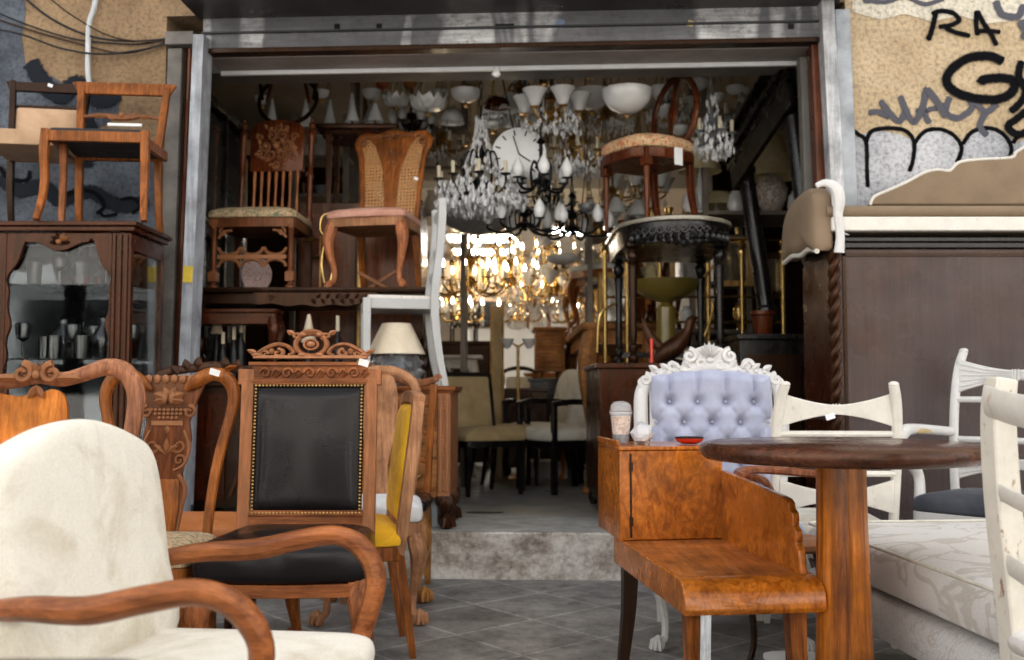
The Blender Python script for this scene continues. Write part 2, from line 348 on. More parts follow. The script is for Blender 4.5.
def trap(wf, wb, d, bow=.02, r=.035, n=3):      # seat outline, front (-y) wider and bowed
    pts = [(wb / 2, d / 2), (-wb / 2, d / 2), (-wf / 2, -d / 2), (wf / 2, -d / 2)]; o = []
    for i, p in enumerate(pts):
        a, b = V(pts[i - 1]), V(pts[(i + 1) % 4]); p = V(p); va = (a - p).normalized(); vb = (b - p).normalized()
        for k in range(n + 1):
            t = k / n; q = (1 - t) ** 2 * (p + va * r) + 2 * t * (1 - t) * p + t * t * (p + vb * r); o.append((q.x, q.y))
        if i == 2:
            for k in range(1, 6):
                t = k / 6; x = -wf / 2 + r + (wf - 2 * r) * t; o.append((x, -d / 2 - bow * math.sin(PI * t)))
    return o
TURNED = [(.55, 0), (.75, .02), (.75, .05), (.5, .07), (.62, .12), (.9, .45), (1.0, .62), (.6, .66), (.95, .68), (.95, .71), (.6, .73), (1.1, .76), (1.1, .78), (1, .8)]
def leg(m, kind, x, y, h, ox=0, oy=-1, s=1.0, z0=0.0, rake=.0):
    """one leg from floor z0 to z0+h at x,y ; ox,oy = outward direction"""
    q = lambda a, z, r: (x + ox * a * s, y + oy * a * s, z0 + z, r * s)
    if kind == 'cab' or kind == 'claw':
        pts = [q(-.005, h, .028), q(.012, h * .86, .033), q(.022, h * .72, .029), q(.008, h * .5, .020), q(-.012, h * .28, .0145), q(-.008, h * .12, .0135), q(.012, .035, .018), q(.024, .012, .020), q(.028, .0, .014)]
        m.tube(crv(pts, 4), n=8, up=(1, 0, 0))
        if kind == 'claw':
            fx, fy = x + ox * .028 * s, y + oy * .028 * s
            m.ball(fx, fy, z0 + .022 * s, .024 * s)
            for a in (-.9, -.3, .3, .9):
                dx, dy = ox * math.cos(a) - oy * math.sin(a), ox * math.sin(a) + oy * math.cos(a)
                m.tube([(fx - dx * .004, fy - dy * .004, z0 + .052 * s, .008 * s), (fx + dx * .022 * s, fy + dy * .022 * s, z0 + .036 * s, .009 * s), (fx + dx * .031 * s, fy + dy * .031 * s, z0 + .008 * s, .005 * s)], n=6)
            for a in (-.5, 0, .5):  # knee carving
                m.ball(x + ox * .035 * s - oy * a * .03, y + oy * .035 * s + ox * a * .03, z0 + h * (.8 - abs(a) * .1), .012 * s, .012 * s, .03 * s, 8, 5)
    elif kind == 'turned':
        m.lathe([(r * .024 * s, z * h) for r, z in TURNED], (x, y, z0), 12)
        m.box(x, y, z0 + h * .9, .046 * s, .046 * s, h * .2)
    elif kind == 'sabre':
        m.tube(crv([q(0, h, .020), q(.008, h * .75, .018), q(.0, h * .45, .016), q(.02, h * .2, .014), q(.055, 0, .012)], 4), sq=True, up=(1, 0, 0))
    elif kind == 'square':
        m.tube([q(0, h, .021), q(rake, 0, .019)], sq=True, up=(1, 0, 0))
    else:
        m.tube([q(0, h, .021), q(rake * .5, h * .5, .018), q(rake, 0, .012)], sq=True, up=(1, 0, 0))
def legs4(par, kind, kindb, w, wb, d, h, mat, matb=None, s=1.0, rakeb=.06, ib=.02):
    for sx in (-1, 1):
        m = MB(); k = .7071 if kind in ('cab', 'claw') else .3
        leg(m, kind, sx * (w / 2 - .03), -d / 2 + .035, h, sx * k, -k if k > .5 else -.95, s); m.build('leg', mat, par)
        if kindb:
            m = MB(); leg(m, kindb, sx * (wb / 2 - ib), d / 2 - .025, h, 0, 1, .9 * s, rake=rakeb); m.build('leg', matb or mat, par)
def seat_rail(par, w, wb, d, z0, z1, mat, name='seat_rail', inset=.004):
    o = trap(w - inset, wb - inset, d - inset, .018); m = MB(); m.rings(o, [(1, z0), (1, z1)]); return m.build(name, mat, par, .002)
def price_tag(par, x, y, z, rx=0, rz=0, s=1):
    m = MB(); m.box(x, y, z, .035 * s, .0015, .022 * s, rz, rx, .3); return m.build('price_tag', TAG, par)
# ------------------------------------------------------------------ world, sun
w = bpy.data.worlds.new('World'); sc.world = w; w.use_nodes = True; wn = w.node_tree
bg = wn.nodes['Background']; sky = wn.nodes.new('ShaderNodeTexSky'); sky.sky_type = 'NISHITA'; sky.sun_disc = False
SUN_EL, SUN_ROT = R(50), R(18)
sky.sun_elevation = SUN_EL; sky.sun_rotation = SUN_ROT; sky.dust_density = 4; sky.air_density = 1
hs = wn.nodes.new('ShaderNodeHueSaturation'); hs.inputs['Saturation'].default_value = .18
wn.links.new(sky.outputs[0], hs.inputs['Color']); wn.links.new(hs.outputs[0], bg.inputs[0]); bg.inputs[1].default_value = .15
sl = bpy.data.lights.new('sun', 'SUN'); so = bpy.data.objects.new('sun', sl); COL.objects.link(so)
sl.energy = 5.0; sl.angle = R(.6); sl.color = (1, .95, .88)
_sd = V((math.sin(SUN_ROT) * math.cos(SUN_EL), math.cos(SUN_ROT) * math.cos(SUN_EL), math.sin(SUN_EL)))
so.rotation_euler = _sd.to_track_quat('Z', 'Y').to_euler()
sc.view_settings.view_transform = 'Standard'; sc.view_settings.look = 'None'; sc.view_settings.gamma = 1
sc.view_settings.exposure = 2.0
sc.cycles.max_bounces = 8; sc.cycles.transparent_max_bounces = 16; sc.cycles.use_denoising = True
sc.cycles.caustics_reflective = False; sc.cycles.caustics_refractive = False; sc.cycles.sample_clamp_indirect = 6
# ------------------------------------------------------------------ ground
def struct(name, mb, mat, bevel=0): return tagit(mb.build(name, mat, None, bevel), kind='structure')
M_PAVE, nt, b = newmat('paving')
br = N(nt, 'ShaderNodeTexBrick', Scale=1.0); br.offset = 0; br.squash = 1
br.inputs['Brick Width'].default_value = .40; br.inputs['Row Height'].default_value = .40; br.inputs['Mortar Size'].default_value = .008
br.inputs['Color1'].default_value = (.165, .158, .148, 1); br.inputs['Color2'].default_value = (.25, .24, .226, 1); br.inputs['Mortar'].default_value = (.36, .35, .33, 1)
nt.links.new(coords(nt, rot=(0, 0, R(50))), br.inputs['Vector'])
g = noise(nt, coords(nt), 4.5, 11, .78); g2 = noise(nt, coords(nt), 60, 6, .8)
c = mixc(nt, 1.0, br.outputs[0], ramp(nt, g, [(.36, .40), (.62, 1.25)]), 'MULTIPLY'); c = mixc(nt, 1.0, c, ramp(nt, g2, [(.3, .8), (.7, 1.1)]), 'MULTIPLY')
nt.links.new(c, b.inputs['Base Color']); nt.links.new(ramp(nt, g, [(.3, .65), (.7, .38)]), b.inputs['Roughness']); bump(nt, b, g2, .25, .003)
m = MB(); m.add([(-200, -200, 0), (200, -200, 0), (200, 200, 0), (-200, 200, 0)], [(0, 1, 2, 3)]); struct('pavement', m, M_PAVE)
M_FLOOR, nt, b = newmat('shop_floor_mat')
g = noise(nt, coords(nt), 2.3, 9, .65); g2 = noise(nt, coords(nt), 40, 4, .7)
c = mixc(nt, 1.0, ramp(nt, g, [(.3, (.18, .18, .165)), (.7, (.36, .355, .33))]), ramp(nt, g2, [(.3, .85), (.7, 1.05)]), 'MULTIPLY')
nt.links.new(c, b.inputs['Base Color']); nt.links.new(ramp(nt, g, [(.35, .5), (.7, .22)]), b.inputs['Roughness'])
M_STEPT = plain('step_top', (.34, .34, .32), .6, 0, .35, 9, bmp=.3)
M_STEP, nt, b = newmat('worn_whitewash')
g = noise(nt, coords(nt, (1, 1, 1.4)), 3.6, 12, .74, .1); g2 = noise(nt, coords(nt), 34, 6, .75)
c = ramp(nt, g, [(.34, (.10, .08, .06)), (.45, (.38, .33, .275)), (.56, (.66, .62, .56))])
c = mixc(nt, 1.0, c, ramp(nt, g2, [(.3, .55), (.55, 1.0)]), 'MULTIPLY')
nt.links.new(c, b.inputs['Base Color']); b.inputs['Roughness'].default_value = .85; bump(nt, b, g, .6, .01)
# facade frame: y=0 is the wall face, turned a little
FROT = R(-3.15); FM = Matrix.Translation((0, 5.2, 0)) @ Matrix.Rotation(FROT, 4, 'Z'); FI = FM.inverted()
def PF(px, py, dy=0.0):
    a = FI @ V((0, 0, CAMZ)); e = FI @ P(px, py, 1.0); d = e - a; t = (dy - a.y) / d.y; return a + d * t
def facade(name, label, cat): return thing(name, label, cat, (0, 5.2, 0), FROT)
def inF(mb): mb.M = FM; return mb
m = inF(MB()); m.bb(-2.6, 2.9, -.06, .55, -.5, .24); s_ = struct('step', m, M_STEP, .012)
m = inF(MB()); m.bb(-2.6, 2.9, -.055, .56, .2405, .246); struct('step_top', m, M_STEPT, .002)
m = MB(); m.bb(-2.6, 2.9, 5.5, 15.2, .0, .238); struct('shop_floor', m, M_FLOOR)
# interior shell
M_IWALL = plain('shop_wall_paint', (.46, .36, .24), .9, 0, .3, 3)
M_ICEIL = plain('dark_ceiling', (.16, .14, .12), .95, 0, .2, 3)
M_IWHITE = plain('white_wall', (.72, .69, .63), .8, 0, .1, 2)
m = MB(); m.bb(-2.7, -2.5, 5.63, 15.2, .2, 3.5); struct('wall_left', m, M_IWALL)
m = MB(); m.bb(2.8, 3.0, 5.36, 15.2, .2, 3.5); struct('wall_right', m, M_IWALL)
m = MB(); m.bb(-2.7, 3.0, 15.2, 15.4, .2, 3.5); struct('wall_back', m, M_IWHITE)
m = MB(); m.bb(-2.7, 3.0, 5.3, 9.8, 3.4, 3.5); struct('ceiling', m, M_ICEIL)
m = MB(); m.bb(-2.7, 3.0, 9.8, 9.9, 2.95, 3.5); m.bb(-2.7, 3.0, 9.9, 15.4, 3.0, 3.1); struct('ceiling_back', m, M_IWHITE)
m = MB(); m.bb(-2.5, .3, 14.5, 15.19, 2.25, 2.84); struct('bulkhead', m, plain('tan_paint', (.42, .27, .15), .8, 0, .15, 3))
m = MB(); m.bb(-2.5, 2.8, 11.7, 11.8, 2.90, 3.0); struct('ceiling_beam', m, M_IWHITE)
E_PANEL = emis('lamp_panel', (1, .97, .93), 7)
for i, (x, y, l) in enumerate(((-.40, 13.0, 'fluorescent ceiling panel glowing behind the crystal chandelier'), (.95, 12.4, 'added glowing panel above the brass chandeliers, standing in for bright white ceiling'), (-.40, 14.3, 'glowing ceiling panel farthest back in the shop'))):  # right-hand panel is added, glowing in place of a bright white ceiling
    t = thing('ceiling_light', l, 'ceiling light', (x, y, 2.99), 0, 'glowing ceiling panels')
    m = MB(); m.box(0, 0, -.02, .95, .62, .05); m.build('housing', M_IWHITE, t, .004); m = MB(); m.box(0, 0, -.052, .85, .52, .01); m.build('diffuser', E_PANEL, t)
# ------------------------------------------------------------------ facade walls
def stucco(name, a, c2, dirt):
    M_, nt, b = newmat(name)
    g = noise(nt, coords(nt), 2.6, 8, .62); f = noise(nt, coords(nt), 48, 6, .72); k = noise(nt, coords(nt), 11, 8, .7)
    c = ramp(nt, g, [(.35, a), (.65, c2)]); c = mixc(nt, ramp(nt, k, [(.60, 0.0), (.74, .6)]), c, dirt)
    c = mixc(nt, 1.0, c, ramp(nt, f, [(.32, .45), (.52, 1.0), (.7, 1.12)]), 'MULTIPLY')
    nt.links.new(c, b.inputs['Base Color']); b.inputs['Roughness'].default_value = .92; bump(nt, b, f, .9, .012); return M_
M_WALLR = stucco('yellow_stucco', (.46, .34, .20), (.62, .48, .31), (.36, .29, .21))
M_WALLL = stucco('shaded_stucco', (.17, .105, .055), (.36, .24, .13), (.09, .075, .065))  # same stucco, its shade put into a darker, browner colour
M_SILV = stucco('silver_paint', (.36, .37, .39), (.58, .58, .60), (.24, .25, .27))
M_BLUEGR = stucco('blue_grey_paint', (.035, .042, .052), (.13, .15, .18), (.04, .045, .05))
def spray(name, c, soft=.35):
    M_, nt, b = newmat(name); uv = N(nt, 'ShaderNodeUVMap'); sx = N(nt, 'ShaderNodeSeparateXYZ'); nt.links.new(uv.outputs[0], sx.inputs[0])
    f = noise(nt, coords(nt), 55, 7, .85)
    a = N(nt, 'ShaderNodeMath', operation='MULTIPLY_ADD'); nt.links.new(f, a.inputs[0]); a.inputs[1].default_value = soft * 2.4; nt.links.new(sx.outputs[1], a.inputs[2])
    nt.links.new(ramp(nt, a.outputs[0], [(.40 + soft, 0.0), (.62 + soft, 1.0)]), b.inputs['Alpha'])
    b.inputs['Base Color'].default_value = (*c, 1); b.inputs['Roughness'].default_value = .8; b.inputs['Specular IOR Level'].default_value = .05; return M_
SP_BLACK = spray('black_spray', (.004, .004, .005), .30); SP_GREY = spray('grey_spray', (.085, .085, .10), .42); SP_DARK = spray('dark_blue_grey_spray', (.015, .018, .023), .45); SP_LIL = spray('lilac_spray', (.36, .33, .50), .6)
def ribbons(name, strokes, mat, par, dy=-.006, k=7):
    """sprayed lines: flat strips on the wall, uv.y = 1 in the middle and 0 at the edges"""
    vs = []; fs = []; uv = []
    for j, (pts, wpx) in enumerate(strokes):
        pp = [PF(x, y, dy - .0008 * (j % 4)) for x, y in crv(pts, k)] if len(pts) > 2 else [PF(x, y, dy) for x, y in pts]
        wd = wpx * .0052 * 1.5; o = len(vs)
        for i, p in enumerate(pp):
            t = (pp[min(i + 1, len(pp) - 1)] - pp[max(i - 1, 0)]); t.y = 0; t.normalize(); nrm = V((-t.z, 0, t.x)) * (wd / 2)
            cap = .25 if i in (0, len(pp) - 1) else 1
            vs += [p + nrm * cap, p, p - nrm * cap]; uv += [0, 1 if cap == 1 else .3, 0]
        for i in range(len(pp) - 1):
            for q in (0, 1): fs.append((o + 3 * i + q, o + 3 * i + q + 1, o + 3 * i + q + 4, o + 3 * i + q + 3))
    me = bpy.data.meshes.new(name); me.from_pydata(vs, [], fs); ul = me.uv_layers.new(name='UVMap')
    for l in me.loops: ul.data[l.index].uv = (0, uv[l.vertex_index])
    me.materials.append(mat); ob = bpy.data.objects.new(name, me); COL.objects.link(ob); ob.parent = par; return ob
XR = PF(851, 300).x; XL = PF(163, 200).x
wr = facade('shop_wall', 'yellow stucco wall right of the shop opening, tagged with black and silver graffiti', 'wall')
m = MB(); m.bb(XR, 30, 0, .3, 0, 9); m.build('stucco', M_WALLR, wr)
m = MB(); m.bb(XR - .02, 9, -.012, 0, PF(900, 22).z, PF(900, -30).z)
# silver fill behind the black arches
def poly(mbk, pts, dy, t=.003): 
    q = [PF(x, y, 0) for x, y in pts]; n = len(q)
    mbk.add([(p.x, dy, p.z) for p in q] + [(p.x, dy + t, p.z) for p in q], [tuple(range(n)), tuple(range(2 * n - 1, n - 1, -1))] + [(i, (i + 1) % n, (i + 1) % n + n, i + n) for i in range(n)])
m = MB(); poly(m, [(852, 400), (852, 138), (862, 134), (880, 131), (898, 134), (912, 140), (922, 134), (938, 130), (955, 138), (964, 142), (974, 133), (990, 128), (1006, 134), (1016, 143), (1030, 136), (1080, 130), (1080, 400)], -.004); m.build('silver_paint', M_SILV, wr)
m = MB(); poly(m, [(852, -20), (852, 12), (880, 20), (905, 14), (930, 22), (960, 16), (985, 24), (1080, 14), (1080, -20)], -.004); m.build('whitewash_band', stucco('cream_band', (.60, .54, .42), (.72, .66, .54), (.5, .4, .28)), wr)
RA = [([(936, 12), (933, 26), (928, 41)], 6.5), ([(931, 14), (941, 11), (953, 13), (959, 20), (951, 25), (938, 27)], 6), ([(945, 27), (955, 32), (971, 36)], 6),
      ([(977, 10), (983, 22), (991, 34), (997, 46)], 6), ([(977, 10), (976, 22), (978, 36)], 6), ([(979, 31), (990, 31), (1001, 32)], 5.5)]
G = [([(1004, 62), (990, 56), (968, 58), (951, 70), (947, 82), (956, 92), (975, 98), (998, 99), (1012, 92), (1014, 82), (1005, 78), (985, 79), (980, 84)], 11),
     ([(1022, 60), (1019, 76), (1026, 92), (1019, 104), (1010, 112)], 9), ([(1030, 108), (1018, 118), (1008, 126), (1016, 134), (1030, 132)], 9)]
ARCH = [([(832, 124), (846, 126), (858, 134), (866, 142), (867, 170), (868, 188)], 5), ([(866, 142), (872, 131), (890, 128), (906, 131), (914, 142), (913, 160), (909, 172)], 5),
        ([(914, 144), (924, 132), (938, 129), (952, 134), (961, 145), (960, 156), (956, 163)], 5), ([(962, 145), (972, 132), (988, 128), (1002, 133), (1011, 146), (1010, 158)], 5), ([(1012, 144), (1024, 131), (1044, 128)], 5)]
SP_HALO = spray('black_overspray', (.012, .012, .013), 1.15)
ribbons('overspray', [(p, w_ * 1.75) for p, w_ in ARCH + G], SP_HALO, wr, -.0045)
ribbons('graffiti', RA + ARCH, SP_BLACK, wr); ribbons('graffiti', G, SP_BLACK, wr, -.010)
TAGG = [([(868, 113), (878, 112), (890, 118)], 6), ([(880, 100), (889, 112), (899, 121), (906, 110)], 7), ([(900, 95), (906, 110), (914, 122), (922, 108), (926, 92)], 7), ([(926, 88), (936, 100), (947, 118)], 8),
        ([(915, 112), (932, 109), (950, 104)], 6), ([(950, 96), (946, 112), (958, 118), (972, 108), (968, 98)], 7), ([(975, 100), (986, 112), (998, 103)], 7), ([(986, 112), (980, 126), (988, 136)], 7), ([(926, 86), (924, 110), (930, 124)], 6)]
ribbons('graffiti', TAGG, SP_GREY, wr)
ribbons('graffiti', [([(862, 0), (885, 2), (905, -3), (925, 4), (945, -2)], 5), ([(996, 0), (1002, 14), (1018, 16), (1024, 4)], 8), ([(1020, 20), (1026, 30), (1024, 40)], 9)], SP_GREY, wr, -.008)
ribbons('graffiti', [([(866, 170), (874, 176), (870, 184), (880, 186)], 14)], SP_LIL, wr, -.009)
wl = facade('shop_wall', 'stucco wall left of the shop opening, shade painted into its colour, stained with blue grey paint', 'wall')
m = MB(); m.bb(-30, XL, 0, .3, 0, 9); m.build('stucco', M_WALLL, wl)
m = MB(); poly(m, [(-200, -40), (20, -40), (26, 10), (22, 40), (26, 66), (40, 84), (52, 76), (70, 88), (92, 80), (120, 96), (118, 116), (100, 128), (128, 140), (160, 150), (163, 400), (-200, 400)], -.004); m.build('blue_grey_paint', M_BLUEGR, wl)
ribbons('graffiti', [([(30, 60), (44, 84), (62, 96), (76, 84), (100, 100), (120, 92)], 20), ([(0, 176), (20, 190), (44, 186), (60, 200), (90, 192), (120, 206), (150, 200)], 16), ([(86, 116), (94, 140), (84, 168)], 14), ([(40, 110), (60, 118), (84, 112)], 14)], SP_DARK, wl, -.008)
ribbons('graffiti', [([(0, 166), (8, 178), (26, 180), (30, 170)], 5), ([(64, 196), (80, 190), (96, 194), (104, 206), (96, 214)], 5), ([(120, 200), (132, 198), (140, 206), (132, 214)], 4), ([(100, 210), (104, 216), (118, 214)], 4)], SP_BLACK, wl, -.013)
# upper facade over the opening
wu = facade('shop_wall', 'stucco wall above the shop opening, over the dark canopy', 'wall'); m = MB(); m.bb(XL, XR, .0, .3, 2.98, 9); m.build('stucco', M_WALLL, wu)
# ------------------------------------------------------------------ opening frame
fr = facade('shutter_frame', 'scuffed grey steel frame and roller shutter box round the shop opening', 'shop front')
def fpost(px0, px1, py, dy0, dy1, mat, name='post', zb=0.0, top=None, lean=0):
    a = PF(px0, py, dy0).x; b_ = PF(px1, py, dy0).x; m = MB(); z1 = top if top else PF(500, py, dy0).z
    m.add([(a - lean, dy0, zb), (b_ - lean, dy0, zb), (b_ - lean, dy1, zb), (a - lean, dy1, zb), (a, dy0, z1), (b_, dy0, z1), (b_, dy1, z1), (a, dy1, z1)], [(0, 1, 2, 3), (4, 5, 6, 7), (0, 1, 5, 4), (1, 2, 6, 5), (2, 3, 7, 6), (3, 0, 4, 7)])
    return m.build(name, mat, fr, .003)
W_OLD = plain('weathered_post', (.15, .135, .12), .7, 0, .5, 7)
fpost(168, 182, 42, -.06, .2, W_OLD, lean=.04); fpost(182.5, 187, 42, -.03, .2, W_DARK, lean=.05); fpost(165, 193, 30, -.09, .0, W_OLD, 'cap_plate', zb=PF(180, 44, -.09).z, top=PF(180, 31, -.09).z)
fpost(188, 191, 42, -.05, .22, W_REDWOOD, lean=.06); fpost(193, 204, 28, -.10, .04, ZINC, 'shutter_guide', lean=.07)
fpost(204.5, 207, 60, .0, .05, DGREY, lean=.05)
fpost(821, 834, 2, -.10, .06, ZINCW, 'shutter_guide', lean=-.10); fpost(835, 850, 16, -.04, .2, STEEL, lean=-.06)
fpost(811, 820, 50, .0, .10, W_REDWOOD, 'timber_post', lean=-.07)
fpost(800, 812, 62, .12, .20, GREYP, 'side_panel', lean=-.05)
zt = PF(512, 12).z; z1 = PF(512, 44).z; xa = PF(204, 50).x; xb = PF(821, 50).x
m = MB(); m.bb(xa, xb, -.02, .02, z1, zt); m.build('header_plate', LINTEL, fr, .003)
m = MB(); m.bb(xa, xb, -.045, -.021, z1 + .075, z1 + .083); m.build('header_lip', DGREY, fr)
m = MB(); m.bb(xa, xb, -.03, .05, z1 - .028, z1 - .002); m.build('shutter_slot', W_DARK, fr, .003)
m = MB(); m.bb(xa, xb, .052, .27, z1 - .03, z1 + .2); m.build('shutter_box', plain('box_paint', (.30, .27, .25), .55, 0, .3, 3), fr, .003)
m = MB(); m.bb(xa, xb, .262, .285, z1 - .055, z1 - .031); m.build('box_rail', WHITEP, fr, .002)
m = MB(); m.bb(xa - .5, xb + .5, .29, .5, PF(512, 80, .5).z, z1 + .2); m.build('inner_beam', GREYP, fr, .003)
p_ = PF(497, 66, .26); m = MB(Matrix.Translation((p_.x, 0, 0))); m.tube([(0, .255, z1 - .04), (0, .25, z1 - .07)], .014); m.ball(-.004, .25, z1 - .08, .026, .02, .018); m.build('shutter_catch', TAG, fr)
for px, py, s1, s2 in ((560, 25, .04, .045), (690, 25, .03, .03)):
    p_ = PF(px, py); m = MB(); m.box(p_.x, -.022, p_.z, s1, .004, s2, 0, 0, .3); m.build('sticker', plain('sticker_blue' + str(px), (.20, .26, .42) if px == 560 else (.65, .5, .2), .5, 0, .2, 20), fr)
for px in (338, 380, 505, 790):
    p_ = PF(px, 28); m = MB(); m.box(p_.x, -.022, p_.z, .10 if px == 505 else .03, .006, .028); m.build('slot', IRON, fr)
m = MB(); p_ = PF(190, 278, -.105); m.box(p_.x - .012, -.104, p_.z + .02, .05, .002, .085, 0, 0, .06); m.build('sticker', plain('sticker_yellow', (.75, .55, .05), .5, 0, .2, 20), fr)
cn = facade('canopy', 'dark steel canopy projecting over the shop front', 'canopy')
m = MB(); x0 = PF(200, 22).x; x1 = PF(836, 5).x; zc = PF(512, 14).z
m.bb(x0, x1, -.55, .0, zc, zc + .09); m.build('slab', plain('canopy_metal', (.050, .042, .038), .30, .3, .45, 3), cn, .004)
m = MB(); m.bb(x0, x1, -.57, -.552, zc - .02, zc + .12); m.build('fascia', DGREY, cn, .003)
# wiring on the left wall
m = MB(); pts = [PF(x, y, -.035) for x, y in ((97, -12), (94, 8), (89, 24), (88, 50), (88, 74), (91, 90))]; m.tube(crv([(*p, .014) for p in pts], 5), n=8, up=(0, 1, 0)); o = m.build('conduit', plain('conduit_grey', (.52, .54, .55), .5, 0, .2, 10), None)
o.location = (0, 5.2, 0); o.rotation_euler = (0, 0, FROT); tagit(o, 'pale grey conduit hanging down the left stucco wall', 'conduit')
cab = facade('cable', 'bundle of sagging black cables strung across the left stucco wall', 'cable')
for j, pts in enumerate(([(-30, 0), (20, 22), (70, 38), (110, 43), (140, 44), (168, 40)], [(-30, 10), (30, 30), (80, 44), (120, 53), (150, 48), (168, 41)], [(18, -8), (50, 18), (90, 36), (130, 41), (168, 39)], [(40, -10), (70, 14), (110, 36), (150, 42), (168, 40)], [(-30, 24), (20, 34), (60, 48), (100, 54), (140, 50), (168, 43)])):
    m = MB(); m.tube(crv([(*PF(x, y, -.02 - .008 * j), .0045 + .001 * (j % 3)) for x, y in pts], 6), n=6, up=(0, 1, 0)); m.build('wire', W_DARK if j % 2 else IRON, cab)
# building across the street behind the camera (seen only in reflections)
ob = thing('opposite_building', 'pale building across the street', 'building', (0, -11, 0))
m = MB(); m.bb(-30, 30, -3, 0, 0, 9); m.build('wall', plain('opposite_wall', (.62, .61, .59), .8, 0, .15, .6), ob)
for i in range(14):
    x = -26 + i * 3.9; wd = (2.9, 2.2, 3.2, 1.4)[i % 4]; m = MB(); m.bb(x, x + wd, -.02, .04, .1 + .8 * (i % 3 == 1), 3.1); m.build('shop_window', IRON, ob)
    m = MB(); m.bb(x + .4, x + 1.7, -.02, .03, 4.4, 6.2); m.build('window', DGREY, ob)

m = MB(); m.bb(-200, 200, -9.5, -1.5, .0, .006); struct('road', m, plain('sunlit_road', (.30, .295, .28), .9, 0, .2, 2))
# ================================================================== FOREGROUND
# --- cream armchair
t = thing('armchair', 'cream velvet armchair with rounded back and bent brown arms, nearest the camera', 'armchair', (-.565, 1.87, 0), R(80))
o = trap(.56, .50, .50, .03, .06, 4); m = MB(); m.cushion(o, .40, .06, .025); m.build('seat', F_CREAM, t, sub=1)
seat_rail(t, .55, .49, .49, .33, .41, W_ARM)
m = MB(back_M(.43, .22, R(9))); out = crv([(-.235, .0), (.235, .0), (.25, .16), (.255, .33), (.235, .405), (.18, .437), (.09, .466), (0, .478), (-.09, .466), (-.18, .437), (-.235, .405), (-.255, .33), (-.25, .16)], 4, True)
m.rings(out, [(.9, -.045), (.98, -.035), (1.0, -.01), (1.0, .018), (.985, .034), (.95, .044), (.85, .051), (.5, .057), (.15, .058)]); m.build('backrest', F_CREAM, t, sub=1)
for sx in (-1, 1):
    m = MB(); m.tube(crv([(sx * .255, .235, .60, .018), (sx * .285, .15, .612, .021), (sx * .305, .04, .618, .023), (sx * .31, -.06, .640, .022), (sx * .305, -.14, .652, .021), (sx * .295, -.20, .630, .022), (sx * .285, -.235, .575, .021), (sx * .275, -.225, .50, .020), (sx * .27, -.20, .43, .020), (sx * .265, -.19, .37, .022)], 7), n=10, up=(1, 0, 0), flat=1.15)
    m.build('arm', W_ARM, t)
legs4(t, 'taper', 'taper', .54, .46, .48, .38, W_ARM)
# --- dark table edge bottom-left
t = thing('dark_table', 'black table, only its top edge in view in front of the cream armchair', 'table', (-.66, .74, 0))
m = MB(); m.rings(rrect(.62, .50, .03), [(1, .672), (1, .700)]); m.build('tabletop', W_BLACK, t, .004)
for x in (-.27, .27):
    for y in (-.2, .2): m = MB(); leg(m, 'square', x, y, .671); m.build('leg', W_BLACK, t)
